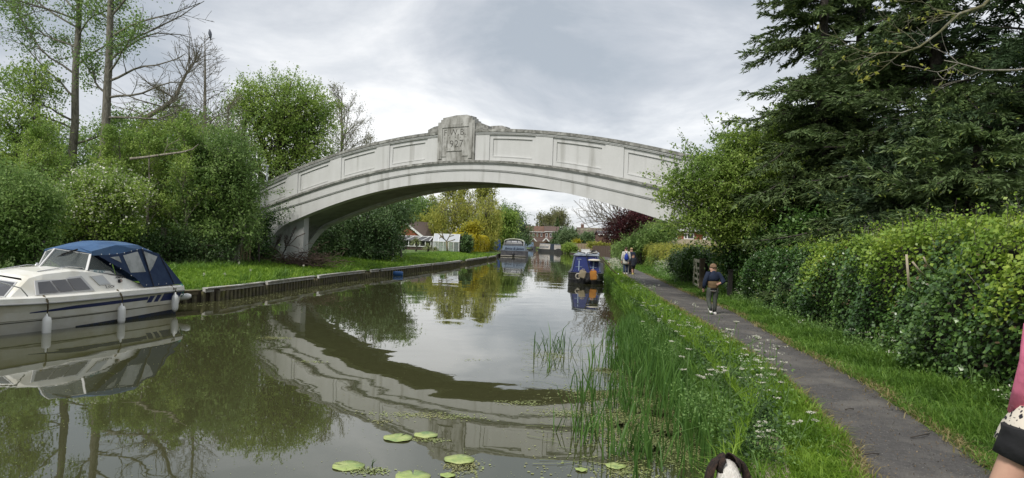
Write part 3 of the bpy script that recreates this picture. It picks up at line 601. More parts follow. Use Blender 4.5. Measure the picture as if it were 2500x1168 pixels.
# ------------------------------------------------------------------ blue narrowboat seen from the stern
mat('boat_blue',(.012,.024,.135),.35,(.018,.03,.15),2,coat=.3); mat('boat_black',(.022,.022,.024),.5,(.05,.048,.045),4,bump=.1)
def build_narrowboat():
    c=Vector(W(1429,691,39.5)); c.z=0; ax=Vector((.13,.99,0)).normalized(); sd=Vector((ax.y,-ax.x,0))
    P=lambda a,y,z:c+ax*a+sd*y+Vector((0,0,z))
    root=thing('narrowboat','navy blue narrowboat with black hull and a cluttered roof, stern facing, at the towpath bank','boat',c)
    Ln=15
    mb=MB(); R1=[]
    for a,w in((-.55,.35),(-.45,.62),(-.25,.85),(0,.98),(.4,1.04),(2,1.04),(Ln-2.2,1.04),(Ln-1,.75),(Ln-.2,.25),(Ln,.06)):
        zt=.62+(.0 if a<Ln-2.5 else .25)
        R1.append([P(a,-w*.96,-.3),P(a,w*.96,-.3),P(a,w,.16),P(a,w+.03,.2),P(a,w,.24),P(a,w,zt-.08),P(a,w+.035,zt-.04),P(a,w,zt),P(a,-w,zt),P(a,-w-.035,zt-.04),P(a,-w,zt-.08),P(a,-w,.24),P(a,-w-.03,.2),P(a,-w,.16)])
    mb.loft(R1,smooth=False); mb.build('hull',M('boat_black'),root)
    # cabin, sloped (tumblehome) sides, raked back
    cw=lambda z:.90-(z-.62)*.17
    mb=MB(); R1=[]
    for a,zt,k in((.35,.63,1),(.55,1.66,1),(Ln-3,1.66,1),(Ln-2.9,.63,1)):
        pass
    q=lambda a,y,z:P(a,y,z)
    R1=[[q(.28,-cw(.62),.62),q(.5,-cw(1.6),1.60),q(.5,-.35,1.66),q(.5,.35,1.66),q(.5,cw(1.6),1.60),q(.28,cw(.62),.62)],[q(Ln-3,-cw(.62),.62),q(Ln-3,-cw(1.6),1.60),q(Ln-3,-.35,1.66),q(Ln-3,.35,1.66),q(Ln-3,cw(1.6),1.60),q(Ln-3,cw(.62),.62)]]
    mb.loft(R1,smooth=False); mb.build('cabin',M('boat_blue'),root)
    mb=MB(); mb.hexa([q(.4,-.78,1.6),q(.4,.78,1.6),q(Ln-2.9,.78,1.6),q(Ln-2.9,-.78,1.6),q(.42,-.7,1.70),q(.42,.7,1.70),q(Ln-2.9,.7,1.7),q(Ln-2.9,-.7,1.7)]); mb.build('roof',mat('roof_grey',(.32,.36,.42),.6,(.2,.23,.28),5),root)
    mb=MB()
    for s in(1,-1): mb.bar(q(.27,s*(cw(.65)-.05),.66),q(.46,s*(cw(1.58)-.05),1.58),.10,.03)
    mb.build('corner_panel',mat('panel_grey',(.12,.14,.2),.5),root)
    for s,y in((-1,-.42),(1,.42)):
        w=Vector((0,-.02,0)); mb=MB()
        mb.bar(q(.30,y,.70)+w,q(.42,y,1.30)+w,.05,.02); mb.bar(q(.34,y-.2,.93)+w,q(.34,y+.2,.93)+w,.02,.02,(0,1,0)); mb.bar(q(.44,y-.12,1.38)+w,q(.44,y+.12,1.38)+w,.03,.02,(0,1,0)) if s<0 else None
        mb.build('door_bar',mat('pale_blue_paint',(.3,.38,.5),.5),root)
    mb=MB()
    for y in(-.72,.0,.74,-.6,.62):
        for a,z in((.28,.68),(.46,1.5)): mb.lathe(q(a,y*(1 if z<1 else .88),z)+Vector((0,-.03,0)),[(.015,0),(.008,.02)],6)
    mb.build('rivet_row',M('aluminium'),root)
    mb=MB()  # stern ring handles
    for s in(1,-1):
        cc=q(-.1,s*.5,.42)+Vector((0,-.62,0)); mb.tube([cc+Vector((.13*math.cos(t),0,.15*math.sin(t))) for t in [i*math.pi/8 for i in range(17)]],.035,6,cap=False)
    mb.build('stern_loop',mat('cream_paint',(.62,.57,.48),.5),root)
    mb=MB(); mb.lathe(q(0,.02,.2)+Vector((0,-.72,0)),[(.02,-.2),(.15,-.16),(.2,0),(.15,.16),(.02,.2)],12,Matrix.Rotation(R(90),3,'Y')); mb.build('stern_button',M('rubber'),root)
    # jerrycans
    def can(y,z,tilt,m,lab,d):
        cc=q(-.2,y,z)+Vector((0,-.78,0)); r=thing('jerrycan',lab,'jerrycan',cc,0,'plastic jerrycans hung on the narrowboat stern'); Mx=Matrix.Rotation(tilt,3,'Y')
        mb=MB(); mb.box(cc,d,M=Mx); mb.build('body',m,r,bevel=.04)
        mb=MB(); k=lambda x,zz:cc+Mx@Vector((x,0,zz)); mb.tube([k(-.09,d[2]/2-.02),k(-.08,d[2]/2+.06),k(.06,d[2]/2+.06),k(.07,d[2]/2-.02)],.018,6); mb.build('handle',m,r)
        mb=MB(); mb.tube([k(.12,d[2]/2-.01),k(.12,d[2]/2+.04)],.03,8); mb.build('cap',M('rubber'),r)
    can(-.27,.56,R(14),mat('plastic_beige',(.5,.42,.3),.5,(.4,.33,.22),3),'faded beige jerrycan tilted against the narrowboat stern',(.38,.16,.46))
    can(.36,.52,R(-5),mat('plastic_orange',(.62,.28,.06),.45,(.52,.22,.05),3),'orange jerrycan hung on the narrowboat stern',(.38,.18,.54))
    # white oval dish cushion
    r=thing('oval_seat','cream oval seat pad standing out from the narrowboat rear doors','seat',q(.4,.45,1.33)); mb=MB(); k=q(.42,.45,1.34)+Vector((0,-.2,0)); mb.loft([[k+Vector((math.cos(t)*w,math.sin(t)*w*.6,z)) for t in [i*math.pi/8 for i in range(16)]] for w,z in((.2,-.05),(.37,-.02),(.38,.03),(.28,.07),(.05,.09))]); mb.build('pad',M('cream_paint'),r)
    mb=MB(); mb.tube([k+Vector((0,.05,-.04)),k+Vector((0,.2,-.55))],.02,6); mb.build('stem',M('pale_blue_paint'),r)
    # roof clutter
    rn=random.Random(5)
    def clutter(name,lab,cat,build):
        r=thing(name,lab,cat,q(1,0,1.7)); build(r)
    def folded(a,y,w,m,lab,tl):
        r=thing('folded_chair',lab,'chair',q(a,y,1.7)); mb=MB(); Mx=Matrix.Rotation(tl,3,'Y'); mb.box(q(a,y,1.79),(w,.5,.05),M=Mx); mb.build('seat',m,r)
        mb=MB(); 
        for s in(-1,1): mb.bar(q(a-.25,y+s*w*.45,1.7),q(a+.3,y+s*w*.3,1.9),.025,.025)
        mb.build('frame',M('aluminium'),r)
    folded(.9,-.35,.5,M('boat_black'),'dark folded deck chair on the left of the narrowboat roof',R(8)); folded(1.2,.4,.5,mat('canvas_pale',(.4,.38,.33),.8),'pale folded deck chair on the right of the narrowboat roof',R(-10))
    for a,y,d,m,lab in((2.2,-.1,(.5,.4,.24),M('white_plastic'),'white storage box on the narrowboat roof'),(2.8,.42,(.4,.5,.18),M('boat_black'),'black crate on the narrowboat roof')):
        r=thing('roof_box',lab,'box',q(a,y,1.7)); mb=MB(); mb.box(q(a,y,1.7+d[2]/2),d); mb.build('body',m,r,bevel=.015); mb=MB(); mb.box(q(a,y,1.72+d[2]),(d[0]+.03,d[1]+.03,.03)); mb.build('lid',m,r)
    r=thing('hose','black hose looping off the narrowboat roof down its rear doors','hose',q(.4,.1,1.7)); mb=MB(); w=Vector((0,-.04,0)); mb.tube([q(.7,.55,1.74),q(.4,.3,1.8)+w,q(.36,.05,1.78)+w,q(.36,.0,1.6)+w,q(.3,.1,1.2)+w,q(.2,.2,.8)+w,q(0,.3,.66)+w],.022,6); mb.build('pipe',M('rubber'),r); mb=MB(); mb.tube([q(0,.3,.67)+w,q(-.1,.33,.63)+w],.035,8); mb.build('nozzle',M('rubber'),r)
    r=thing('mooring_rope','dark rope running from the blue narrowboat to the towpath bank','rope',q(.6,.9,1.6)); mb=MB(); mb.tube([q(.7,.72,1.7),q(.5,1.1,1.3),q(.3,1.5,.85),q(.1,1.9,.56)],.035,6); mb.build('line',M('rope_dark'),r); mb=MB(); mb.tube([q(.1,1.9,.4),q(.1,1.9,.66)],.03,6); mb.build('mooring_pin',M('steel'),r)
build_narrowboat()
# ------------------------------------------------------------------ grey wide boat
def build_greyboat():
    c=Vector(W(1253,627,103)); c.z=0; ax=Vector((.05,1,0)).normalized(); sd=Vector((ax.y,-ax.x,0)); K=1.0
    P=lambda a,y,z:c+ax*a+sd*y+Vector((0,0,z))
    root=thing('wide_canal_boat','grey wide beam boat with curved pale roof and rear wheelhouse, facing away in mid canal','boat',c)
    m=mat('boat_greyblue',(.17,.22,.29),.4,(.2,.25,.32),1.5); dk=mat('boat_darkgrey',(.045,.045,.055),.6,(.08,.08,.085),2)
    mb=MB(); R1=[]
    for a,w in((0,1.95),(.5,2.02),(12,2.0),(15,1.3),(17,.2)):
        R1.append([P(a,-w,-.4),P(a,w,-.4),P(a,w,.78),P(a,w+.06,.86),P(a,w-.1,.94),P(a,-w+.1,.94),P(a,-w-.06,.86),P(a,-w,.78)])
    mb.loft(R1,smooth=False); mb.build('hull',dk,root)
    mb=MB(); mb.tube([P(-.05,-1.95,.12),P(-.05,1.95,.12)],.06,6); mb.build('fender_strip',mat('strip_pale',(.35,.33,.28),.7),root)
    mb=MB(); mb.loft([[P(a,-1.78,.94),P(a,-1.66,1.68),P(a,1.66,1.68),P(a,1.78,.94)] for a in(.05,15 if False else 11)],smooth=False); mb.build('stern_deck',m,root)
    arc=lambda a,w,z0,h,k=9:[P(a,w*math.cos(math.pi*i/(k-1)),z0+h*math.sin(math.pi*i/(k-1))**.7) for i in range(k)]
    mb=MB(); prof=lambda a:[P(a,1.62,1.68),P(a,1.5,2.35),P(a,1.25,2.62),P(a,.6,2.76),P(a,0,2.8),P(a,-.6,2.76),P(a,-1.25,2.62),P(a,-1.5,2.35),P(a,-1.62,1.68)]
    mb.loft([prof(.35)[0:2]+prof(.35)[1:2],prof(6)[0:2]+prof(6)[1:2]],closed=False,cap=False); mb.loft([prof(.35)[7:9],prof(6)[7:9]],closed=False,cap=False); mb.quad(*prof(6)); mb.build('wheelhouse',m,root)
    mb=MB(); mb.loft([[p+Vector((0,0,.02)) for p in prof(a)[1:8]]+[p-Vector((0,0,.1)) for p in prof(a)[1:8]][::-1] for a in(.1,6.2)],smooth=False); mb.build('roof',mat('roof_cream',(.5,.52,.42),.7),root)
    mb=MB(); mb.quad(P(.36,-1.35,1.72),P(.36,1.35,1.72),P(.36,1.25,2.45),P(.36,.6,2.6),P(.36,-.6,2.6),P(.36,-1.25,2.45)); g=mb.build('rear_screen',mat('screen_grey',(.1,.105,.12),.15,spec=.8),root)
    mb=MB()
    for x0,x1 in((-1.15,-.48),(-.36,.5),(.62,1.2)): mb.quad(P(.33,x0,2.2),P(.33,x1,2.2),P(.33,x1*.97,2.48),P(.33,x0*.97,2.48))
    mb.build('pane',mat('pane_bright',(.6,.6,.64),.1,spec=.8),g)
    mb=MB(); mb.bar(P(.3,-1.3,2.06),P(.3,1.3,2.06),.03,.05); 
    for x in(-1.42,1.42): mb.bar(P(.33,x*1.06,1.7),P(.33,x,2.5),.09,.05)
    mb.build('screen_frame',M('white_plastic'),root)
    text_mesh('Jamie & James',.52,frame(P(-.02,.1,1.28),sd,(0,0,1),-ax),mat('script_navy',(.012,.02,.06),.5),'name_lettering',root,.01,shear=.45)
    mb=MB(); mb.lathe(P(-.15,-.05,.45),[(.05,-.3),(.22,-.1),(.18,.2),(.03,.35)],8); mb.build('rudder_post',dk,root)
build_greyboat()
def small_boat(name,lab,px0,px1,py,Y0,Y1,h,cabm,hullm,wh=None,roofm=None,front=None):
    a=Vector(W(px0,py,Y0)); b=Vector(W(px1,py,Y1)); a.z=b.z=0; c=(a+b)/2; ax=(b-a).normalized(); Ln=(b-a).length; sd=Vector((ax.y,-ax.x,0)); sd=sd if sd.y<0 else -sd
    P=lambda u,y,z:a+ax*u+sd*y+Vector((0,0,z)); root=thing(name,lab,'boat',a)
    mb=MB(); R1=[]
    for u,w in((0,.7),(.6,1.04),(Ln-2.4,1.04),(Ln-1,.7),(Ln,.08)):
        zt=.75+(.3 if u>Ln-1.5 else 0); R1.append([P(u,-w,-.3),P(u,w,-.3),P(u,w+.02,zt),P(u,-w-.02,zt)])
    mb.loft(R1,smooth=False); mb.build('hull',hullm,root)
    e=Ln-3.2; mb=MB(); mb.hexa([P(1,-.9,.7),P(e,-.9,.7),P(e,.9,.7),P(1,.9,.7),P(1,-.76,h-.08),P(e,-.76,h-.08),P(e,.76,h-.08),P(1,.76,h-.08)]); mb.build('cabin',cabm,root)
    mb=MB(); mb.hexa([P(.9,-.8,h-.08),P(e+.1,-.8,h-.08),P(e+.1,.8,h-.08),P(.9,.8,h-.08),P(.9,-.65,h),P(e+.1,-.65,h),P(e+.1,.65,h),P(.9,.65,h)]); mb.build('roof',roofm or cabm,root)
    if front:
        mb=MB(); mb.hexa([P(e-3,-.93,.7),P(e,-.93,.7),P(e,.93,.7),P(e-3,.93,.7),P(e-3,-.8,h+.02),P(e-.25,-.8,h+.02),P(e-.25,.8,h+.02),P(e-3,.8,h+.02)]); mb.build('front_cabin',front,root)
        mb=MB(); mb.hexa([P(Ln-2.6,.9,.72),P(Ln-.2,.25,1.03),P(Ln-.2,.2,1.03),P(Ln-2.6,.85,.72),P(Ln-2.6,.92,.9),P(Ln-.2,.28,1.16),P(Ln-.2,.22,1.16),P(Ln-2.6,.86,.9)]); mb.build('bow_flash',M('white_plastic'),root)
    n=max(2,int(Ln/2.6))
    for i in range(n):
        u=1.6+(e-2.2-1.6-(3 if front else 0))*i/(n-1); mb=MB(); mb.hexa([P(u,.87,1.1),P(u+.8,.87,1.1),P(u+.8,.89,1.1),P(u,.89,1.1),P(u,.82,1.5),P(u+.8,.82,1.5),P(u+.8,.845,1.5),P(u,.845,1.5)]); mb.build('window',wh or M('tinted_glass'),root)
    return root
small_boat('narrowboat','white narrowboat with a dark bow cabin moored in front of the terraced houses',1321,1372,618,176,161,2.1,mat('boat_white',(.62,.58,.54),.5,(.5,.45,.4),1),M('boat_black'),roofm=M('roof_grey'),front=mat('boat_darkblue',(.02,.03,.05),.5))
small_boat('narrowboat','pale blue narrowboat with a dark hull, far off just right of the grey boat',1276,1306,609,232,222,2.5,mat('boat_paleblue',(.22,.3,.42),.5),M('boat_darkgrey'),wh=mat('navy_panel',(.02,.03,.07),.4),roofm=M('white_plastic'))
small_boat('motor_cruiser','small white motor cruiser with blue canopy half hidden behind the grey wide boat',1202,1246,612,116,113,2.7,mat('cover_blue',(.03,.1,.42),.7),M('white_plastic'),wh=M('frosted_pane'))
# ------------------------------------------------------------------ people and animals
SKIN=mat('skin',(.55,.33,.24),.6,(.48,.27,.2),6)
def skinned(name,m,V,E,Rr,root,sub=1,fl=None):
    me=bpy.data.meshes.new(name); me.from_pydata([tuple(v) for v in V],E,[]); ob=bpy.data.objects.new(name,me); COL.objects.link(ob)
    sk=ob.modifiers.new('s','SKIN'); ss=ob.modifiers.new('u','SUBSURF'); ss.levels=sub; ss.render_levels=sub
    sv=me.skin_vertices[0].data
    for i,r in enumerate(Rr): sv[i].radius=(r,r) if not hasattr(r,'__len__') else r
    sv[0].use_root=True
    dg=bpy.context.evaluated_depsgraph_get(); dg.update(); m2=bpy.data.meshes.new_from_object(ob.evaluated_get(dg)); bpy.data.objects.remove(ob)
    m2.polygons.foreach_set('use_smooth',[True]*len(m2.polygons)); m2.materials.clear(); m2.name=name
    return link(m2,name,m,root)
def person(lab,loc,rz,h,J,hs=1.0,clothes=None,hair=None,group=None,face=0,slim=1.0,eyes=False,bun=False):
    """J: joints in metres (local, facing +y): sL eL wL sR eR wR hL kL aL hR kR aR ; face = head turn"""
    root=thing('person',lab,'person',loc,rz,group); V=[];E=[];Rr=[]
    def a(p,r,par=None):
        V.append(Vector(p)); Rr.append(r)
        if par is not None: E.append((par,len(V)-1))
        return len(V)-1
    k=h*slim; pel=a(J['pel'],.062*k); ch=a((J['pel'][0],J['pel'][1]+.01,h*.68),.056*k,pel); up=a((J['pel'][0],J['pel'][1]+.0,h*.78),.05*k,ch)
    nk=a((J['pel'][0],J['pel'][1]+.01,h*.845),.034*k,up); hc=Vector((J['pel'][0],J['pel'][1]+.02,h-.072*h*hs)); 
    Fd=Vector((math.sin(face),math.cos(face),0)); Sd=Vector((Fd.y,-Fd.x,0))
    h0=a(hc-Vector((0,0,.03*h*hs)),.052*h*hs,nk); h1=a(hc+Vector((0,0,.02*h*hs)),.058*h*hs,h0); a(hc+Vector((0,0,.05*h*hs)),.04*h*hs,h1)
    for s in(1,-1): a(hc+Sd*s*.062*h*hs-Vector((0,0,.005*h)),.011*h*hs,h0)
    a(hc+Fd*.066*h*hs-Vector((0,0,.012*h*hs)),.010*h*hs,h0)
    for S in 'LR':
        sh=a(J['s'+S],.03*k,up); e=a(J['e'+S],.026*k,sh); w=a(J['w'+S],.018*k,e)
        d=(Vector(J['w'+S])-Vector(J['e'+S])).normalized(); sdv=d.cross(Vector((0,1,0)) if abs(d.y)<.8 else Vector((1,0,0))).normalized(); nn=sdv.cross(d)
        pm=a(Vector(J['w'+S])+d*.045*h,(.022*k,.014*k),w); pe=Vector(V[pm])
        for q,(o,l) in enumerate(((-.016,.034),(-.0055,.040),(.0055,.038),(.016,.030))):
            f1=a(pe+sdv*o*h+d*(.01+l*.5)*h+nn*.002*h,.0055*h,pm); a(pe+sdv*o*h*1.05+d*(.01+l)*h+nn*.010*h,.0045*h,f1)
        t1=a(Vector(J['w'+S])+d*.022*h-sdv*.026*h,.0062*h,w); a(Vector(J['w'+S])+d*.045*h-sdv*.034*h+nn*.006*h,.005*h,t1)
        hp=a(J['h'+S],.055*k,pel); kn=a(J['k'+S],.036*k,hp); an=a(J['a'+S],.021*k,kn); A=Vector(J['a'+S]); a(A+Vector((0,.08*h,-.025*h)),.018*k,an)
    skinned('body',SKIN,V,E,Rr,root,2)
    def ring(c,rx,ry,n=14): return [Vector((c[0]+rx*math.cos(2*math.pi*i/n),c[1]+ry*math.sin(2*math.pi*i/n),c[2])) for i in range(n)]
    px,py=J['pel'][0],J['pel'][1]
    for c in clothes or []:
        mb=MB(); ty=c[0]
        if ty=='torso':     # name, mat, [(z, rx, ry)], sleeves radius or None, sleeve end fraction
            _,nm,m,prof,slv=c
            mb.loft([ring((px,py,z*h),rx*h,ry*h) for z,rx,ry in prof])
            if slv:
                for S in 'LR':
                    s,e,w=Vector(J['s'+S]),Vector(J['e'+S]),Vector(J['w'+S]); inn=Vector((px,py,s.z-.01*h))
                    mb.tube([inn.lerp(s,.4),s+Vector((0,0,.004*h)),s.lerp(e,.5),e,e.lerp(w,.5),e.lerp(w,.96)],[slv*h*1.25,slv*h*1.2,slv*h*1.05,slv*h,slv*h*.9,slv*h*.8],10)
            mb.build(nm,m,root,local=True)
        elif ty=='legs':    # name, mat, r hip, r knee, r end, end fraction
            _,nm,m,r0,r1,r2,fe=c
            for S in 'LR':
                hh,kk,aa=Vector(J['h'+S]),Vector(J['k'+S]),Vector(J['a'+S])
                if fe<=.5: pts=[hh+Vector((0,0,.03*h)),hh,hh.lerp(kk,fe),hh.lerp(kk,fe*2)]; rr=[r0*h,r0*h,(r0+r1)/2*h,r1*h]
                else: pts=[hh+Vector((0,0,.03*h)),hh,hh.lerp(kk,.5),kk,kk.lerp(aa,.5),kk.lerp(aa,fe)]; rr=[r0*h,r0*h,(r0+r1)*.52*h,r1*h,(r1+r2)*.5*h,r2*h]
                mb.tube(pts,rr,12)
            mb.build(nm,m,root,local=True)
        elif ty=='shoes':
            for S in 'LR':
                A=Vector(J['a'+S]); up_=c[4].get(S,0) if len(c)>4 else 0
                mb=MB(); Mx=Matrix.Rotation(-up_,3,'X'); rr=[]
                for y,w,t in((-.05,.022,.035),(-.03,.03,.05),(.03,.033,.045),(.08,.032,.03),(.11,.02,.018)):
                    rr.append([A+Mx@Vector((w*h*math.cos(q),y*h,(-.037+t*.5+t*.5*math.sin(q))*h)) for q in [i*math.pi/5 for i in range(10)]])
                mb.loft(rr); mb.build('shoe',c[2],root,local=True)
                if c[3]:
                    mb=MB(); mb.tube([A+Vector((0,0,-.01*h)),A+Vector((0,0,.035*h))+(Vector(J['k'+S])-A)*.05],[.026*h,.027*h],8); mb.build('sock',c[3],root,local=True)
    if hair:
        hm,ln=hair; mb=MB(); r=.064*h*hs; c=hc+Vector((0,0,.012*h*hs))-Fd*.006*h
        prof=[]; 
        for i in range(7):
            t=i/6*math.pi*.5; prof.append((r*1.03*math.cos(t)+.001,r*1.12*math.sin(t)))
        prof=[(r*.93,-ln*h)]+[(r*1.03,-ln*h*.4)]+prof
        rings=[]
        for q,(rad,z) in enumerate(prof):
            row=[]
            for j in range(16):
                t=2*math.pi*j/16; dv=Sd*math.cos(t)*rad*.93+Fd*math.sin(t)*rad*1.05; lift=max(0,math.sin(t))
                row.append(c+dv*(1-.12*lift if z<r*.4 else 1)+Vector((0,0,max(z,r*.55*lift) if z<r*.55*lift else z)))
            rings.append(row)
        mb.loft(rings); 
        if bun: mb.lathe(c-Fd*r*1.0+Vector((0,0,r*.25)),[(.001,-r*.5),(r*.4,-r*.3),(r*.5,0),(r*.4,r*.3),(.001,r*.5)],10)
        mb.build('hair',hm,root,local=True)
    if eyes:
        for s in(1,-1):
            mb=MB(); e=hc+Fd*.056*h*hs+Sd*s*.024*h*hs+Vector((0,0,.002*h)); mb.lathe(e,[(.0005,-.007*h),(.006*h,-.004*h),(.008*h,0),(.006*h,.004*h),(.0005,.007*h)],8); mb.build('eye',mat('eye_dark',(.02,.015,.012),.3),root,local=True)
        mb=MB(); q=hc+Fd*.056*h*hs-Vector((0,0,.034*h*hs)); mb.tube([q-Sd*.012*h,q+Fd*.003*h,q+Sd*.012*h],.0028*h,5); mb.build('mouth',mat('lips',(.4,.15,.12),.6),root,local=True)
    return root
def J0(h,sw=.06,arm=.02,sh=.105,hp=.05):
    J=dict(pel=(0,0,.53*h)); 
    for S,s in(('L',-1),('R',1)):
        J['s'+S]=(s*sh*h,0,.80*h); J['e'+S]=(s*(sh+.035)*h,-.01*h,.635*h); J['w'+S]=(s*(sh+.04)*h,.04*h,.49*h)
        J['h'+S]=(s*hp*h,0,.5*h); J['k'+S]=(s*(hp+.002)*h,s*sw*h*.5+.02*h,.275*h); J['a'+S]=(s*hp*h,s*sw*h,.04*h)
    return J
def cloth(n,c,c2=None,**k): return mat(n,c,.85,c2 or tuple(x*.75 for x in c),k.get('s',12),bump=.25,bscale=k.get('b',20))
# boy on the path
h=1.32; J=J0(h,.09,sh=.108); J['eL']=(-.165*h,-.03*h,.65*h); J['wL']=(-.17*h,.02*h,.515*h); J['eR']=(.2*h,-.06*h,.66*h); J['wR']=(.12*h,-.085*h,.63*h)
J['hL']=(-.06*h,0,.5*h); J['hR']=(.06*h,0,.5*h); J['aL']=(-.072*h,-.13*h,.085*h); J['kL']=(-.072*h,.02*h,.275*h); J['aR']=(.06*h,.02*h,.04*h); J['kR']=(.064*h,.03*h,.28*h); J['eL']=(-.175*h,-.03*h,.65*h)
b=W(1738,768,17.6)
person('boy in a navy and brown fleece and grey trousers walking away along the towpath',(b.x,b.y,.553),R(4),h,J,1.18,[
 ('torso','fleece_top',cloth('fleece_navy',(.009,.017,.042)),[(.665,.125,.088),(.72,.13,.09),(.78,.128,.088),(.82,.095,.07),(.845,.055,.055),(.868,.048,.048)],.045),
 ('torso','fleece_lower',cloth('fleece_brown',(.17,.11,.055)),[(.52,.10,.08),(.55,.104,.082),(.6,.106,.082),(.668,.118,.086)],None),
 ('torso','shirt_hem',cloth('black_jersey',(.012,.012,.014)),[(.472,.10,.078),(.5,.10,.078),(.54,.10,.078)],None),
 ('torso','hem_edge',mat('hem_white',(.5,.48,.45),.8),[(.468,.101,.08),(.475,.101,.08)],None),
 ('legs','trousers',cloth('olive_grey',(.075,.083,.07)),.06,.044,.034,.93),
 ('shoes','shoe',mat('trainer_white',(.68,.66,.62),.6),M('black_jersey'),{'L':R(-35)})],(mat('hair_short',(.22,.14,.085),.9,(.14,.085,.05),30),.0))
# woman in white coat
h=1.63; J=J0(h,.05); J['eR']=(.15*h,0,.64*h); J['wR']=(.17*h,.05*h,.51*h); J['wL']=(-.15*h,.0,.48*h)
b=W(1527,669,41); W1=person('woman in a long white coat and blue jeans walking away with a blue rucksack',(b.x,b.y,.552),R(-5),h,J,1.0,[
 ('torso','coat',cloth('coat_white',(.6,.585,.53)),[(.36,.115,.09),(.45,.118,.095),(.55,.11,.088),(.62,.1,.078),(.7,.115,.086),(.78,.12,.084),(.825,.085,.066),(.86,.055,.055)],.04),
 ('legs','jeans',cloth('denim',(.035,.06,.11)),.06,.045,.034,.95),
 ('shoes','shoe',M('trainer_white'),M('black_jersey'))],(mat('hair_brown',(.07,.04,.025),.8,(.045,.028,.018),30),.04),'walkers ahead on the towpath',bun=True)
p=Vector((b.x,b.y,.552)); r=thing('rucksack','bright blue drawstring rucksack on the back of the white coat','rucksack',p+Vector((0,-.16,1.0)))
mb=MB(); mb.loft([[p+Vector((-.01+rx*math.cos(t),-.19+ry*math.sin(t),z)) for t in [i*math.pi/6 for i in range(12)]] for z,rx,ry in((.83,.03,.02),(.86,.11,.06),(.95,.14,.085),(1.06,.13,.085),(1.18,.09,.06),(1.27,.03,.03))]); mb.build('bag',mat('bag_blue',(.015,.05,.35),.6,(.01,.03,.2),8),r)
for s in(-1,1):
    mb=MB(); mb.tube([p+Vector((s*.02,-.18,1.25)),p+Vector((s*.08,-.14,1.33)),p+Vector((s*.1,-.05,1.36))],.012,5); mb.build('strap',mat('strap_navy',(.01,.015,.04),.7),r)
# companion in navy
h=1.6; J=J0(h,.06); b=W(1540,666,42.0)
person('fair haired person in a navy jacket and black trousers walking beside the white coat',(b.x,b.y,.552),0,h,J,1.0,[
 ('torso','jacket',cloth('jacket_navy',(.015,.02,.045)),[(.47,.12,.09),(.55,.12,.092),(.65,.115,.088),(.75,.13,.09),(.815,.1,.075),(.85,.055,.055)],.042),
 ('legs','trousers',M('black_jersey'),.062,.048,.038,.95),('shoes','shoe',M('boat_black'),None)],(mat('hair_fair',(.38,.28,.15),.8,(.28,.19,.1),30),.05),'walkers ahead on the towpath')
# child looking back
h=1.2; J=J0(h,.07); J['eL']=(-.15*h,.02*h,.67*h); J['wL']=(-.2*h,.05*h,.6*h); b=W(1545,670,40.6)
person('child in a dark coat, shorts and yellow trainers looking back over a shoulder',(b.x,b.y,.552),R(10),h,J,1.2,[
 ('torso','coat',cloth('child_coat',(.018,.022,.035)),[(.40,.125,.1),(.5,.125,.1),(.6,.118,.09),(.72,.12,.085),(.8,.1,.07),(.84,.055,.05)],.042),
 ('legs','shorts',cloth('shorts_brown',(.05,.04,.03)),.078,.06,.05,.45),
 ('shoes','shoe',mat('trainer_yellow',(.6,.52,.12),.6),mat('sock_yellow',(.5,.4,.12),.9))],(M('hair_brown'),.02),'walkers ahead on the towpath',face=R(160),eyes=True)
# woman at the right edge
h=1.68; g=.553; C0=Vector((2.81,3.42,0))
lo=lambda px,py,Y:tuple(Matrix.Rotation(-R(20),3,'Z')@(Vector(W(px,py,Y))-Vector((C0.x,C0.y,g))))
J=J0(h,.08); J['pel']=(0,0,.53*h)
J['eL']=lo(2524,885,3.34); J['wL']=lo(2484,1012,3.50); J['sL']=(-.105*h,0,.805*h)
J['hL']=lo(2512,1068,3.38); J['kL']=lo(2418,1262,3.42); J['aL']=lo(2395,1560,3.5)[:2]+(.045*h,)
leo=bpy.data.materials.new('leopard_print'); leo.use_nodes=True; nt=leo.node_tree; pp=nt.nodes['Principled BSDF']; N=nt.nodes.new; L=nt.links.new
tc=N('ShaderNodeTexCoord'); v=N('ShaderNodeTexVoronoi'); v.inputs['Scale'].default_value=33; n0=N('ShaderNodeTexNoise'); n0.inputs['Scale'].default_value=14; L(tc.outputs['Object'],n0.inputs[0]); m0=N('ShaderNodeMix'); m0.data_type='RGBA'; m0.blend_type='ADD'; m0.inputs[0].default_value=.09; L(tc.outputs['Object'],m0.inputs[6]); L(n0.outputs['Color'],m0.inputs[7]); L(m0.outputs[2],v.inputs[0]); cr=N('ShaderNodeValToRGB'); cr.color_ramp.elements[0].position=.40; cr.color_ramp.elements[0].color=(.012,.012,.018,1); cr.color_ramp.elements[1].position=.46; cr.color_ramp.elements[1].color=(.66,.6,.5,1); L(v.outputs['Distance'],cr.inputs[0]); L(cr.outputs[0],pp.inputs['Base Color']); pp.inputs['Roughness'].default_value=.8; MATS['leopard']=leo
person('woman at the right edge in a pink top, leopard print wrap and black shorts',(C0.x,C0.y,g),R(20),h,J,1.0,[
 ('torso','top',cloth('top_pink',(.74,.2,.32),(.62,.15,.26),b=14),[(.56,.1,.08),(.62,.095,.078),(.7,.105,.082),(.78,.115,.08),(.82,.08,.065),(.85,.045,.045)],.035),
 ('torso','wrap',leo,[(.465,.175,.15),(.48,.172,.145),(.52,.155,.13),(.58,.12,.095)],None),
 ('legs','shorts',M('black_jersey'),.07,.066,.062,.15),('shoes','shoe',M('trainer_white'),None)],(M('hair_brown'),.06),slim=1.05)
mb=MB()
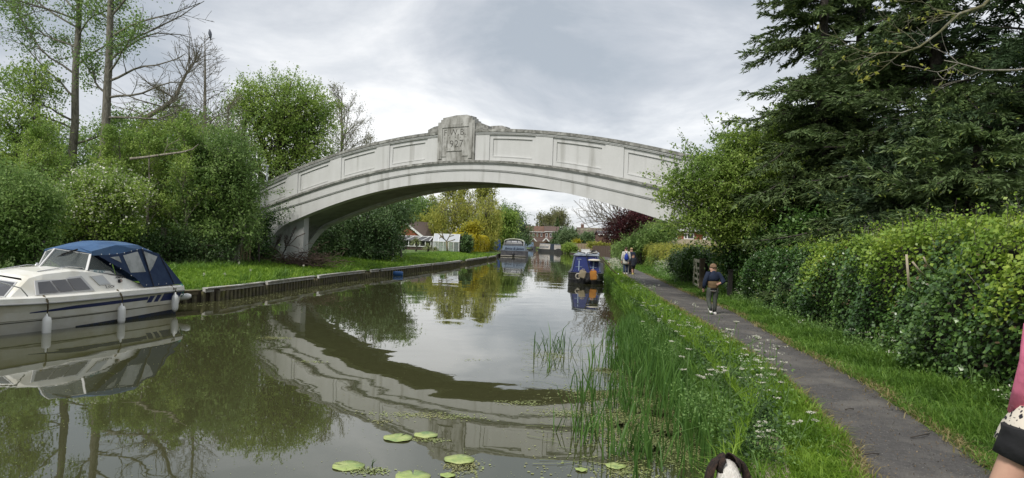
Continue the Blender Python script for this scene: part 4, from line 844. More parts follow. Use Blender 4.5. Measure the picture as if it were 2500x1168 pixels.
# ------------------------------------------------------------------ dogs
def dog(lab,loc,rz,k,cm,wm,sit,ear,blaze=True,grp=None):
    root=thing('dog',lab,'dog',loc,rz,grp); V=[];E=[];Rr=[]
    def a(p,r,par=None):
        V.append(Vector(p)*k); Rr.append(r*k if not hasattr(r,'__len__') else (r[0]*k,r[1]*k))
        if par is not None: E.append((par,len(V)-1))
        return len(V)-1
    if sit: ru,mi,chs,nk,hd,mz=(0,-.2,.14),(0,-.08,.24),(0,.06,.31),(0,.11,.40),(0,.15,.485),(0,.27,.45)
    else: ru,mi,chs,nk,hd,mz=(0,-.25,.33),(0,0,.32),(0,.2,.33),(0,.3,.41),(0,.37,.49),(0,.48,.46)
    r0=a(ru,.1); m=a(mi,.1,r0); c=a(chs,.12,m); n=a(nk,.085,c); hh=a(hd,.068,n); z=a(mz,.036,hh)
    t=a((ru[0],ru[1]-.12,ru[2]+.03),.025,r0); a((ru[0]+.03,ru[1]-.22,ru[2]+.1),.018,t)
    for s in(1,-1):
        if sit:
            q=a((s*.1,-.1,.1),.06,r0); w=a((s*.12,.02,.07),.04,q); a((s*.11,.1,.022),.025,w)
        else:
            q=a((s*.07,-.2,.2),.055,r0); w=a((s*.07,-.29,.12),.03,q); f=a((s*.07,-.27,.03),.022,w); a((s*.07,-.22,.02),.02,f)
        e=a((s*.07,chs[1]+.04,chs[2]-.1),.045,c); w=a((s*.07,chs[1]+.06,.1),.028,e); f=a((s*.07,chs[1]+.06,.03),.022,w); a((s*.07,chs[1]+.11,.02),.022,f)
    skinned('body',wm,V,E,Rr,root,2)
    H=Vector(hd)*k
    if blaze:   # dark cap either side of a pale blaze
        for s in(1,-1):
            mb=MB(); rr=[]
            for i in range(9):
                t=-.9+i*.225*1.25; row=[]
                for j in range(6):
                    ph=math.radians(14+ (i>3)*0 +j*17+max(0,(3-i))*7); row.append(H+Vector((s*.077*math.sin(ph)*math.cos(t*.9),.082*math.sin(t),.08*math.cos(ph)*math.cos(t*.9)))*k)
                rr.append(row)
            mb.loft(rr,closed=False,cap=False); o=mb.build('head_patch',cm,root,local=True); md=o.modifiers.new('s','SOLIDIFY'); md.thickness=.006*k; md.offset=0
    for s in(1,-1):
        mb=MB(); mb.loft([[H+Vector((s*(.065+x+w*.35*math.cos(t)),y+w*math.sin(t),z))*k for t in [i*math.pi/5 for i in range(10)]] for x,y,z,w in((0,-.005,.05,.025),(.02,-.01,.03,.045),(.042,-.012,-.02,.055),(.055,-.012,-.08,.055),(.055,-.01,-.13,.045),(.045,-.005,-.16,.02))]); mb.build('ear',ear,root,local=True)
        mb=MB(); e=H+Vector((s*.035,.065,.015))*k; mb.lathe(e,[(.001,-.01*k),(.01*k,0),(.001,.01*k)],8); mb.build('eye',mat('eye_dark',(.02,.015,.012),.3),root,local=True)
    mb=MB(); e=Vector(mz)*k+Vector((0,.035,.012))*k; mb.lathe(e,[(.001,-.014*k),(.016*k,0),(.001,.014*k)],8); mb.build('nose',mat('nose_black',(.015,.015,.015),.4),root,local=True)
    return root
fd=mat('fur_dark',(.016,.012,.011),.95,(.045,.026,.018),40,bump=.8,bscale=90,stretch=(1,1,.3)); fw=mat('fur_white',(.66,.63,.58),.95,(.56,.53,.48),30,bump=.6,bscale=80,stretch=(1,1,.3))
b=W(1786,1168,4.05); dog('brown and white spaniel sitting at the canal edge with its back to the camera',(b.x-.01,b.y-.12,.47),R(3),1.0,fd,fw,True,fd)
b=W(1498,654,47); dog('small brown and cream dog among the white flowers at the path edge ahead',(b.x,b.y,.55),R(70),.9,mat('fur_brown',(.09,.04,.025),.9),mat('fur_cream',(.5,.36,.2),.9),False,MATS['fur_brown'],True)
# ------------------------------------------------------------------ leaf materials
leafmat('leaf_fresh',(.23,.35,.07),(.42,.53,.13),(.19,.30,.065)); leafmat('leaf_mid',(.17,.28,.075),(.32,.44,.14),(.14,.235,.065)); leafmat('leaf_dark',(.06,.115,.038),(.125,.20,.065),(.045,.09,.03),tr=.25)
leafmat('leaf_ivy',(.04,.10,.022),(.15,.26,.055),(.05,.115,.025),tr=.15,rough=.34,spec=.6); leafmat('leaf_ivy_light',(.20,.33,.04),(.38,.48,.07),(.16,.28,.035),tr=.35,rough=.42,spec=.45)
leafmat('leaf_yellow',(.42,.38,.03),(.55,.47,.05),(.30,.30,.03)); leafmat('leaf_goldhedge',(.52,.44,.025),(.64,.53,.035),(.38,.35,.025),s=1.2); leafmat('leaf_willow',(.33,.36,.06),(.46,.44,.09),(.27,.31,.06))
leafmat('leaf_purple',(.07,.022,.03),(.14,.04,.045),(.06,.035,.025)); leafmat('leaf_grey',(.13,.20,.09),(.21,.28,.13)); leafmat('needle_dark',(.045,.08,.036),(.11,.165,.07),(.055,.095,.042),tr=.15,s=.9); leafmat('needle_mid',(.075,.13,.048),(.19,.26,.09),(.11,.16,.06),tr=.2,s=.7)
leafmat('needle_tip',(.2,.26,.05),(.3,.34,.07),tr=.2); leafmat('needle_dead',(.09,.065,.035),(.14,.1,.055),tr=.1); leafmat('needle_blue',(.03,.08,.06),(.06,.12,.085)); leafmat('blossom',(.6,.6,.48),(.72,.70,.6),tr=.25); leafmat('leaf_bud',(.17,.18,.07),(.24,.24,.1)); leafmat('palm_leaf',(.17,.21,.08),(.3,.32,.14),tr=.15)
leafmat('grass_bright',(.17,.31,.03),(.29,.43,.055),(.13,.25,.025),tr=.45,s=1.5); leafmat('grass_mid',(.11,.23,.035),(.22,.36,.06),(.095,.19,.03),tr=.45,s=1.5); leafmat('grass_dry',(.3,.24,.1),(.38,.33,.16)); leafmat('reed_green',(.06,.14,.03),(.13,.25,.05),(.08,.17,.035),tr=.4); leafmat('fern',(.13,.25,.06),(.22,.35,.1),tr=.4)
mat('twig_grey',(.26,.24,.2),.9,(.13,.12,.1),20); mat('twig_dark',(.06,.05,.042),.9)
def G(p): return Vector((p.x,p.y,gz(p.x,p.y)))
# ------------------------------------------------------------------ grass as stuff
def grass():
    r=rs(1)
    # left bank: short bright turf
    n=105000; y=18+ (r.uniform(0,1,n)**1.7)*72; l=ipn(LB,y); x=l-.2-r.uniform(0,1,n)**.9*np.minimum(5.2,3.2+y*.06)
    z=np.array([gz(a,b) for a,b in zip(x,y)]); V,F=blades(x,y,z-.02,.09+.1*r.uniform(0,1,n)**3+.0012*y,.014+.0006*y,r,.6)
    tag(npmesh('bank_grass',V,F,MATS['grass_bright']),kind='stuff',label='bright short grass on the left canal bank')
    # lawn edge weeds at piling and under the shrubs
    n=26000; y=19+(r.uniform(0,1,n)**1.5)*68; l=ipn(LB,y); k=r.uniform(size=n)<.28; x=np.where(k,l+.12-r.uniform(0,.35,n),l-3.3-r.uniform(0,1.6,n)); nz=np.sin(y*1.9)+np.sin(y*.7+2)+np.sin(y*5.1)*.6; s=(nz>.9)|(~k); x,y=x[s],y[s]
    z=np.array([gz(a,b) for a,b in zip(x,y)]); V,F=blades(x,y,z-.12,.26+.25*r.uniform(0,1,len(x))**2,.03,r,.7,(.25,-.1,0))
    tag(npmesh('rough_grass',V,F,MATS['grass_mid']),kind='stuff',label='longer rough grass and weeds along the left edging and shrubs')
    # right bank between water and path: long lush
    n=120000; y=2.5+(r.uniform(0,1,n)**2.1)*60; a=ipn(RB,y); b=ipn(PL,y); t=r.uniform(0,1,n)**.85; x=a-.04+(b+.05-a)*t
    z=np.array([gz(p,q) for p,q in zip(x,y)]); hh=(.12+.20*r.uniform(0,1,n)**2)*(1.15-.75*t)*(1+.35*np.sin(x*3.1+y*1.7)*np.sin(y*2.3))*np.interp(y,[2,7],[.5,1]); V,F=blades(x,y,z-.02,hh,.007+.0006*y,r,.6,(-.22,-.2,0))
    tag(npmesh('verge_grass',V,F,MATS['grass_bright']),kind='stuff',label='long lush grass on the towpath bank spilling over the water')
    n=26000; y=4.6+(r.uniform(0,1,n)**2)*40; a=ipn(RB,y); x=a+.22-r.uniform(0,.4,n); z=.42-.5*r.uniform(0,1,n)**1.5; V,F=blades(x,y,z,.15+.13*r.uniform(0,1,n),.011+.0006*y,r,.45,(-.3,-.15,0))
    V2=V; tag(npmesh('overhanging_grass',V,F,MATS['grass_mid']),kind='stuff',label='darker grass hanging down the steep canal bank')
    # right verge by hedge
    n=90000; y=2.5+(r.uniform(0,1,n)**1.9)*60; b=ipn(PR,y); w=np.interp(y,[0,8,15,24,60],[1.7,1.35,1.1,1.9,2.5]); t=r.uniform(0,1,n); x=b-.05+w*t
    z=np.array([gz(p,q) for p,q in zip(x,y)]); hh=(.05+.13*t+.1*r.uniform(0,1,n)**3)*(1+.4*np.sin(x*4+y*2.1)); V,F=blades(x,y,z-.01,hh,.007+.0006*y,r,.7,(-.3,-.1,0))
    tag(npmesh('hedge_verge_grass',V,F,MATS['grass_mid']),kind='stuff',label='grass strip between the towpath and the hedge')
    n=9000; y=2.5+(r.uniform(0,1,n)**1.9)*40; k=r.uniform(size=n)<.5; x=np.where(k,ipn(PL,y)-.02+r.normal(size=n)*.05,ipn(PR,y)+.03+r.normal(size=n)*.07); V,F=blades(x,y,np.full(n,.55),.05+.04*r.uniform(0,1,n),.008+.0005*y,r,1.3)
    tag(npmesh('dry_grass',V,F,MATS['grass_dry']),kind='stuff',label='dry straw coloured grass fringing the tarmac')
    n=7000; y=2.5+(r.uniform(0,1,n)**1.6)*30; u=r.uniform(0,1,n); u=np.where(r.uniform(size=n)<.88,(u**3)*.5*(r.randint(0,2,n)*2-1)%1,u); x=ipn(PL,y)+(ipn(PR,y)-ipn(PL,y))*u
    V,F=leaves(np.stack([x,y,np.full(n,.567)],1),.018,.6,1.5,r); tag(npmesh('path_litter',V,F,mat('litter_brown',(.2,.15,.09),.9,(.1,.07,.045),30)),kind='stuff',label='leaf litter and chips on the tarmac path')
grass()
def twig_litter():
    rn=random.Random(8)
    for px,py,a,l,wh in((2250,1065,.4,.3,'longest fallen twig, mid tarmac near the bottom right'),(1995,990,1.2,.1,'tiny twig at the left edge of the near tarmac'),(2075,1000,.2,.12,'short twig in the middle of the near tarmac'),(2210,930,2.7,.24,'long pale twig at the hedge side of the path'),(1900,850,.6,.15,'twig on the tarmac where it curves behind the tall cow parsley'),(2130,1110,.1,.14,'small twig at the lower left edge of the tarmac')):
        p=W(px,py,1); d=(p-Vector((0,0,CH))); t=(.57-CH)/d.z; q=Vector((0,0,CH))+d*t
        mb=MB(); mb.tube([q-Vector((math.cos(a),math.sin(a),0))*l/2,q+Vector((0,0,.01)),q+Vector((math.cos(a+.2),math.sin(a+.2),0))*l/2],.006,4); o=mb.build('twig',MATS['twig_dark']); tag(o,wh,'twig','fallen twigs on the towpath')
twig_litter()
# ------------------------------------------------------------------ reeds, lily pads, duckweed
def reeds():
    r=rs(5); X=[];Y=[];H=[]
    n=3300; y=6.2+r.uniform(0,1,n)**.8*12.5; a=ipn(RB,y); w=np.interp(y,[6,8,11,14,19],[1.05,1.3,1.3,1.15,.45])*(1+.3*np.sin(y*2.1)+.2*np.sin(y*5.3+1)); x=a+.05-w*r.uniform(0,1,n)**1.15; h=np.interp(y,[6,10,19],[.72,.78,.6])*(1-.25*(a-x)/w); d=np.sin(x*7+y*3)*np.sin(y*3.2+x*4)+r.normal(size=len(x))*.35>-.25; x,y,h=x[d],y[d],h[d]
    V,F=blades(x,y,np.full(len(x),-.05),h,.021,r,.2); tag(npmesh('reed_bed',V,F,MATS['reed_green']),kind='stuff',label='dense upright green reeds in the water beside the towpath bank')
    def clump(px,py,n,h,sp,lab,lean=.35):
        c=W(px,py,1)-Vector((0,0,CH)); q=Vector((0,0,CH))+c*(-CH/c.z); x=q.x+r.normal(size=n)*sp; y=q.y+r.normal(size=n)*sp*1.4
        V,F=blades(x,y,np.full(n,-.05),np.full(n,h)*(.5+.6*r.uniform(size=n)),.019,r,lean); o=npmesh('reed_clump',V,F,MATS['reed_green']); tag(o,lab,kind='stuff')
    clump(1350,855,46,.62,.22,'sparse bent reed clump furthest out in the bright water',.7); clump(1430,1060,60,.6,.2,'reed clump in the bridge reflection just left of the main reeds'); clump(1470,960,46,.5,.25,'thin reeds between the floating weed patches at the edge of the reed bed',.4); clump(1360,890,14,.3,.2,'a few short dark reed tips behind the bent clump',.5)
    clump(1500,900,70,.62,.16,'tall reed clump at the left edge of the reed bed'); clump(1510,830,60,.55,.16,'reeds at the far left corner of the reed bed'); clump(1530,1000,60,.6,.14,'loose reeds left of the main bed beside floating weed'); clump(905,1138,5,.17,.015,'tiny dark reed shoot beside the lower left lily pad',.5); clump(1560,1120,40,.6,.14,'tall reeds at the bottom edge beside the lily pad')
reeds()
def onw(px,py):
    d=W(px,py,1)-Vector((0,0,CH)); return Vector((0,0,CH))+d*(-CH/d.z)
def lilies():
    m=mat('lily_pad_green',(.30,.38,.12),.45,(.38,.43,.17),6,c3=(.16,.25,.1),s3=5,bump=.2)
    L_=[(972,1071,.155,1.2,'left of the two touching lily pads in the bridge reflection'),(1040,1064,.13,2.5,'right of the two touching lily pads in the bridge reflection'),(1122,1124,.15,.3,'lone round lily pad with a leaf fold below the reflected crown of the bridge'),(850,1139,.15,2.9,'lily pad beside the tiny dark reed shoot'),(1008,1165,.16,1.7,'lily pad cut by the bottom edge of the picture, left of centre'),(1503,1140,.1,.9,'small lily pad near the tall reeds at the bottom'),(1093,1163,.07,.9,'tiny bright lily leaf at the bottom edge'),(1420,1149,.06,2,'tiny yellow lily leaf among the reeds')]
    for px,py,rad,a,lab in L_:
        c=onw(px,py); r=random.Random(px); pts=[]; n=40
        for i in range(n+1):
            t=a+.07+(2*math.pi-.14)*i/n; rr=rad*.97*(1+.03*math.sin(3*t+px)+.02*math.sin(7*t)); pts.append(c+Vector((rr*math.cos(t)*1.08,rr*math.sin(t),.010+.003*math.sin(5*t))))
        notch=c+Vector((math.cos(a)*rad*.12,math.sin(a)*rad*.12,.008)); ring2=[notch.lerp(p,.55)+Vector((0,0,.004*math.sin(i*1.9))) for i,p in enumerate(pts)]
        mb=MB(); vs=[notch]+ring2+pts; k=len(pts); fs=[(0,1+i,2+i) for i in range(k-1)]+[(1+i,1+k+i,2+k+i,2+i) for i in range(k-1)]; mb.add(vs,fs,True)
        o=mb.build('lily_pad',m); tag(o,lab,'lily pad','lily pads floating on the canal'); md=o.modifiers.new('s','SOLIDIFY'); md.thickness=.004
lilies()
def duckweed():
    r=rs(9); P=[]
    def put(x,y,s): P.append(np.stack([x,y,np.full(len(x),.006)],1)); S.append(np.full(len(x),s*.62)*r.uniform(.4,1.7,len(x)))
    S=[]
    for px,py,n,sx,sy in [(a,b,int(c*1.6),d*.8,e*.8) for a,b,c,d,e in ((670,826,160,.3,.08),(1030,1015,240,.55,.07),(1350,870,300,.4,.22),(1440,845,120,.35,.1),(1450,962,420,.4,.18),(1270,985,80,.3,.06),(1560,1000,1500,.5,.45),(1560,960,900,.25,.12),(1600,1010,900,.2,.12),(1520,1040,700,.2,.1),(1630,1060,900,.2,.12),(1580,1100,800,.2,.08),(1480,905,500,.2,.1),(1540,885,600,.2,.12),(1600,960,500,.4,.35),(1560,1050,700,.45,.3),(1490,1060,300,.3,.2),(1650,1100,800,.4,.25),(1530,1150,300,.25,.12),(1130,1140,260,.14,.10),(900,1150,160,.18,.04),(1040,1075,120,.2,.03),(1700,1000,500,.4,.5),(940,1030,40,.15,.04),(1120,1020,60,.3,.03),(760,884,50,.25,.05),(1165,880,30,.3,.06),(1380,1010,160,.3,.1))]:
        c=onw(px,py); put(c.x+r.normal(size=n)*sx*.8,c.y+r.normal(size=n)*sy*1.6,.024)
    n=3200; y=6+r.uniform(0,1,n)**1.6*16; x=-9+r.uniform(0,1,n)**.7*12; put(x,y,.011); n=900; y=6.4+r.uniform(0,1,n)**1.2*9; x=.2+r.uniform(0,1,n)*2.6; put(x,y,.028)
    n=1500; y=20+r.uniform(0,1,n)*28; x=ipn(LB,y)+.2+np.abs(r.normal(size=n))*1.3; put(x,y,.045)
    P=np.concatenate(P); S=np.concatenate(S); n=len(P); a=r.uniform(0,6.28,n); V=[]
    for k in range(6):
        t=a+k*math.pi/3; V.append(P+np.stack([np.cos(t)*S*1.25,np.sin(t)*S*1.25,np.zeros(n)],1)*.5*(1+.3*r.uniform(-1,1,n))[:,None])
    V=np.stack(V,1).reshape(-1,3); F=np.arange(6*n).reshape(-1,6)
    leafmat('duckweed_green',(.25,.31,.1),(.38,.42,.17),(.3,.3,.12),tr=.1,s=2); tag(npmesh('duckweed',V,F,MATS['duckweed_green']),kind='stuff',label='specks and mats of duckweed floating on the canal')
    # fallen reed blades
    n=260; y=6.8+r.uniform(0,1,n)*9; x=.3+r.uniform(0,1,n)*2.6; k=60; x[:k]=-10.5+r.uniform(0,1,k)*2.5+.0; y[:k]=21+r.uniform(0,1,k)*16; x[:k]=ipn(LB,y[:k])+.3+r.uniform(0,1,k)*1.5
    L_=np.where(np.arange(n)<k,.9,.4)*r.uniform(.3,1,n); t=r.uniform(-.6,.5,n); d=np.stack([np.cos(t),np.sin(t),0*t],1)*L_[:,None]; c=np.stack([x,y,np.full(n,.012)],1); w=np.stack([-np.sin(t),np.cos(t),0*t],1)*.007
    V=np.stack([c-d/2-w,c+d/2-w*.3,c+d/2+w*.3,c-d/2+w],1).reshape(-1,3); tag(npmesh('floating_reed_litter',V,np.arange(4*n).reshape(-1,4),MATS['palm_leaf']),kind='stuff',label='fallen pale reed blades floating on the water')
duckweed()
# ------------------------------------------------------------------ cow parsley, dandelions, nettles
mat('stem_green',(.1,.17,.05),.7)
def parsley_geom(loc,h,rn,n_umb,scale=1):
    st=MB(); Q=[]; L0=Vector(loc)
    top=L0+Vector((rn.uniform(-.12,.12),rn.uniform(-.1,.1),h)); main=curve_pts(L0,top,5,.03,rn); st.tube(main,[.006,.0055,.005,.0045,.004,.003],4,cap=False)
    for i in range(n_umb):
        if i==0: e=top; 
        else:
            b=main[rn.choice([2,3,4])]; t=rn.uniform(0,6.28); e=b+Vector((math.cos(t)*.16*h*1.6,math.sin(t)*.16*h*1.6,rn.uniform(.1,.32)*h)); st.tube(curve_pts(b,e,3,.04,rn),.003,3,cap=False)
        R0=rn.uniform(.025,.042)*scale
        for k in range(9):
            t=rn.uniform(0,6.28); rr=R0*math.sqrt(rn.random()); u=e+Vector((math.cos(t)*rr,math.sin(t)*rr,.022+.004*rn.random())); st.tube([e,u],.0012,3,cap=False)
            for j in range(7): Q.append(tuple(u+Vector((rn.gauss(0,.006),rn.gauss(0,.006),rn.gauss(0,.0025)))))
    return st,Q
def cow_parsley():
    rn=random.Random(4); r=rs(4)
    near=[(1850,800,1070,1.0,'tall cow parsley arching over the path edge with the highest white umbels'),(1790,900,1010,.9,'cow parsley with loose white heads left of the tallest plant'),(1905,870,1060,.9,'cow parsley leaning right over the tarmac with two white heads'),(1740,850,1010,.8,'small cow parsley among nettles above the reeds'),(2010,1000,1100,.7,'low cow parsley with flat white heads at the near path edge'),(1960,1040,1130,.6,'short cow parsley just left of the low flat white heads'),(1620,745,830,.8,'small cow parsley on the bank beyond the reeds'),(1680,790,880,.75,'cow parsley on the bank level with the walking boy'),(2390,1135,1160,.3,'tiny cow parsley head at the near edge of the path')]
    for px,pt,pb,sc,lab in near[:8]:
        # base where the ground at pb row
        d=W(px,pb,1)-Vector((0,0,CH)); b=Vector((0,0,CH))+d*((.54-CH)/d.z); b.x-=.25; top=W(px,pt,b.y); h=max(.35,top.z-.54); b.z=.5
        root=thing('cow_parsley',lab,'plant',b,0,'cow parsley on the towpath bank')
        st,Q=parsley_geom(b,h,rn,9 if h>.7 else 6,1.1); st.build('stem',MATS['stem_green'],root)
        V,F=leaves(np.array(Q),.0095,.9,1.2,r); npmesh('flower_heads',V,F,MATS['blossom'],root)
        c=np.array([[b.x+rn.gauss(0,.12),b.y+rn.gauss(0,.12),b.z+rn.uniform(.05,.3)] for _ in range(14)]); Q2=np.repeat(c,26,0)+r.normal(size=(14*26,3))*.055; V,F=leaves(Q2,.03,.5,.6,r); npmesh('foliage',V,F,MATS['fern'],root)
    # masses
    def mass(nm,lab,n,fx,h0,h1,fl,sz):
        st=MB(); P=[];Lf=[]
        for i in range(n):
            x,y=fx(); z=gz(x,y); h=rn.uniform(h0,h1); t=Vector((x+rn.gauss(0,.05),y+rn.gauss(0,.05),z+h)); st.tube([(x,y,z),t],.004,3,cap=False)
            if rn.random()<fl:
                for k in range(rn.choice([2,3,4])):
                    c=t+Vector((rn.gauss(0,.08),rn.gauss(0,.08),rn.uniform(-.12,.02)))
                    for j in range(9): P.append(tuple(c+Vector((rn.gauss(0,.025),rn.gauss(0,.025),rn.gauss(0,.006)))))
            for j in range(16): Lf.append((x+rn.gauss(0,.13),y+rn.gauss(0,.13),z+rn.uniform(.02,h*.85)))
        P=np.array(P); V1,F1=leaves(P,sz,.9,1.0,r); V2,F2=leaves(np.array(Lf),sz*2.6,.6,.5,r)
        a=tag(npmesh(nm+'_flowers',V1,F1,MATS['blossom']),kind='stuff',label=lab+', white flower heads'); b=tag(npmesh(nm+'_leaves',V2,F2,MATS['fern']),kind='stuff',label=lab+', ferny leaves'); c=st.build(nm+'_stems',MATS['stem_green']); tag(c,kind='stuff',label=lab+', stems')
    def f1():
        y=rn.uniform(31.3,44); return ip(PR,y)+.5+rn.random()**.8*np.interp(y,[22,30,42],[.9,1.7,2.4]),y
    mass('far_parsley','cow parsley and nettles banked beyond the path before the gate',1250,f1,.3,.95,.42,.03)
    def f2():
        y=7+rn.random()**1.5*24; a=ip(RB,y); b=ip(PL,y); return a+.1+(b-a-.25)*rn.random(),y
    mass('bank_parsley','scattered cow parsley in the towpath bank grass',85,f2,.25,.6,.55,.016)
    def f3():
        y=43+rn.random()*14; return ip(RB,y)+.15+rn.random()*.7,y
    mass('far_bank_parsley','white flowering plants by the blue narrowboat',340,f3,.3,.75,.7,.035)
    def f4():
        y=4.5+rn.random()*18; w=np.interp(y,[0,8,15,24],[1.8,1.5,1.2,1.3]); return ip(PR,y)+w-.55*rn.random()**1.5,y
    mass('hedge_foot_weeds','ferny weeds at the foot of the hedge',520,f4,.12,.42,.03,.02)
    # nettles on the bank face
    c=[]; 
    for i in range(330):
        y=5.5+rn.random()**1.3*16; c.append((ip(RB,y)+rn.uniform(-.12,.3),y,rn.uniform(.3,.75)))
    c=np.array(c); Q=np.repeat(c,26,0)+r.normal(size=(len(c)*26,3))*np.array([.06,.06,.08]); V,F=leaves(Q,.05,.55,.6,r); tag(npmesh('nettles',V,F,MATS['leaf_dark']),kind='stuff',label='dark nettles on the lip of the bank above the reeds')
    # dandelion clocks
    for i,(px,py) in enumerate(((548,662),(497,664),(610,668),(740,656),(583,647))):
        d=W(px,py,1)-Vector((0,0,CH)); q=Vector((0,0,CH))+d*((.85-CH)/d.z); root=thing('dandelion_clock',['dandelion clock midway along the left turf, left of the canes', 'leftmost dandelion clock, nearest the stern of the cruiser', 'dandelion clock in the turf just below the canes', 'dandelion clock in the turf below the brushwood heap', 'dandelion clock highest up the turf, against the shrubs'][i],'flower',G(q),0,'dandelion clocks in the left bank grass'); g=gz(q.x,q.y)
        mb=MB(); mb.tube([(q.x,q.y,g-.05),(q.x+.02,q.y,g+.26)],.008,4); mb.build('stem',MATS['stem_green'],root); V,F=leaves(np.array([[q.x+.02,q.y,g+.27]])+r.normal(size=(60,3))*.022,.02,.8,.5,r); npmesh('seed_head',V,F,MATS['blossom'],root)
    for i,(px,py) in enumerate(((1617,775),(1634,790),(1608,786),(1660,770))):
        d=W(px,py,1)-Vector((0,0,CH)); q=Vector((0,0,CH))+d*((.8-CH)/d.z); root=thing('dandelion_clock',['dandelion clock on the towpath bank, furthest left above the reeds', 'lowest dandelion clock on the towpath bank', 'dandelion clock between the leftmost and the lowest on the towpath bank', 'dandelion clock on the towpath bank nearest the tarmac'][i],'flower',(q.x,q.y,.5),0,'dandelion clocks on the towpath bank')
        mb=MB(); mb.tube([(q.x,q.y,.5),(q.x,q.y,.81)],.004,4); mb.build('stem',MATS['stem_green'],root); V,F=leaves(np.array([[q.x,q.y,.82]])+r.normal(size=(70,3))*.013,.012,.8,.5,r); npmesh('seed_head',V,F,MATS['blossom'],root)
cow_parsley()
def coping_stone():
    c=onw(1880,1090); z=.5; d=W(1885,1085,1)-Vector((0,0,CH)); q=Vector((0,0,CH))+d*((z-CH)/d.z)
    for i,(dx,dy,s) in enumerate(((0,0,.5),(-.25,-.75,.55))):
        mb=MB(); mb.box((q.x-.05+dx,q.y+dy,.42),(.34,s,.2),rz=R(-14)); o=mb.build('coping_stone',mat('sandstone',(.42,.36,.27),.9,(.26,.22,.16),9,bump=.7),None,bevel=.03); tag(o,['pale worn stone slab showing at the bank edge behind the spaniel','worn stone slab under dry grass right beside the spaniel'][i],'stone')
coping_stone()
# ------------------------------------------------------------------ trees and shrubs
LS=1.3
def B(px,py,Y,rx,ry=None,rd=None):
    k=Y/1640; ry=ry or rx; return (W(px,py,Y),(rx*k,(rd or (rx+ry)/2)*k,ry*k))
def base(px,Y): p=W(px,620,Y); return (p.x,p.y,gz(p.x,p.y))
T=MATS
# --- left: big shrubs along the grass strip
tree('willow_shrub','large mid green bushy shrub filling the bank left of the bridge end','tree',base(565,31),[B(545,385,31.5,75,70),B(568,480,31.5,52,75),B(500,460,31,75,80),B(545,560,31,75,48),B(590,520,32,22,50),B(480,560,30.6,48,48)],.12,520,60,.10,.42,T['leaf_mid'],T['bark'],11,stems=5,shell=.3,sprig=2.0)
tree('willow_shrub','taller pale green shrub behind the tilted limb, left of the big bushy shrub','tree',base(420,33),[B(400,350,33.5,70,60),B(330,430,33,85,85),B(430,430,33,50,80),B(460,335,34,45,40),B(380,530,32,70,60)],.12,420,60,.10,.42,T['leaf_fresh'],T['bark'],12,stems=4,shell=.3,sprig=2.0)
tree('hawthorn','hawthorn carrying white blossom and yellow green leaves above the cruiser','tree',base(230,27.5),[B(255,465,27.5,85,48),B(320,480,27,42,22),B(190,520,27.5,70,60),B(285,555,27.5,52,32),B(110,540,28,50,50)],.12,380,60,.085,.34,T['leaf_fresh'],T['bark'],13,stems=3,shell=.35,
     extra=[('blossom',T['blossom'],.2,.085,W(200,545,27.5).z)])
tree('dark_shrub','dense dark green bush at the far left edge behind the cruiser','bush',base(50,24),[B(40,500,24,95,85),B(-40,560,23,90,90),B(75,590,24,60,50)],.12,420,64,.085,.3,T['leaf_mid'],T['bark_dark'],14,stems=3,shell=.5)
tree('understory_bush','dark leafy thicket low behind the canopy of the cruiser','bush',base(330,28.5),[B(330,600,28.5,75,40),B(420,600,29.5,60,45),B(230,590,28.5,60,40),B(520,610,30.5,60,30),B(130,600,27.5,60,45)],.08,330,52,.08,.34,T['leaf_dark'],T['twig_dark'],15,stems=4,shell=.2)
tree('sapling','thin young tree with forked stems and loose yellow green leaves at the left edge','tree',base(60,31),[B(60,300,31,60,60),B(20,380,31,55,55),B(110,380,31,50,50),B(75,200,32,55,50),B(40,450,31,60,50),B(20,300,31,50,40),B(130,430,31,50,40)],.11,270,30,.11,.4,T['leaf_fresh'],T['bark_dark'],16,stems=2,shell=.25)
tree('background_tree','leafy tree filling the gap behind the two tall trunks','tree',base(190,42),[B(170,400,42,110,75),B(290,350,42,80,80),B(60,420,42,90,90),B(390,300,44,70,50),B(120,330,42,60,50),B(500,340,44,60,60)],.2,520,42,.13,.55,T['leaf_mid'],T['bark_dark'],17,shell=.3)
# --- big rounded tree left behind bridge
tree('round_tree','big rounded bright green tree standing behind the left end of the bridge','tree',base(700,50),[B(690,265,50,120,78),B(600,310,50,68,65),B(770,330,50,62,72),B(690,350,50,90,70),B(640,240,50,60,48),B(745,250,50,60,50),B(585,400,49,45,50),B(700,420,50,80,50)],.42,680,54,.12,.55,T['leaf_fresh'],T['bark_dark'],18,shell=.5,limbs=1.2,twig=.02)
# --- tall alders with bare and leafy arcs
def alder(lab,px,Y,h,r0,seed,leafy,br):
    b=Vector(base(px,Y)); rn=random.Random(seed); root=thing('tall_tree',lab,'tree',b,0,'tall half bare trees at the left'); mb=MB(); tips=[]; top=b+Vector((rn.uniform(-.3,.3),0,h))
    tp=curve_pts(b-Vector((0,0,.2)),top,14,.02,rn); mb.tube(tp,[r0*(1-.72*i/14) for i in range(15)],10)
    for (f,az,el,Ln,cv,lf) in br:
        i=f*14; p=tp[int(i)].lerp(tp[min(14,int(i)+1)],i%1); d=Vector((math.sin(az)*math.cos(el),math.cos(az)*math.cos(el),math.sin(el)))
        t0=[]; grow(mb,p,d,Ln,r0*.3*(1-.4*f),2,rn,cv,6,.65,.13,8,.009,t0,.42,.28)
        if lf: tips+=t0
    mb.build('trunk',T['bark'],root)
    if tips:
        r=rs(seed); P=np.array([tuple(p) for p,d in tips]); P=P[r.uniform(size=len(P))<leafy]; Q=np.repeat(P,26,0)+r.normal(size=(len(P)*26,3))*.25; V,F=leaves(Q,.105,.7,.5,r); npmesh('crown',V,F,T['leaf_mid'],root)
E_=R(90); W_=R(-90)
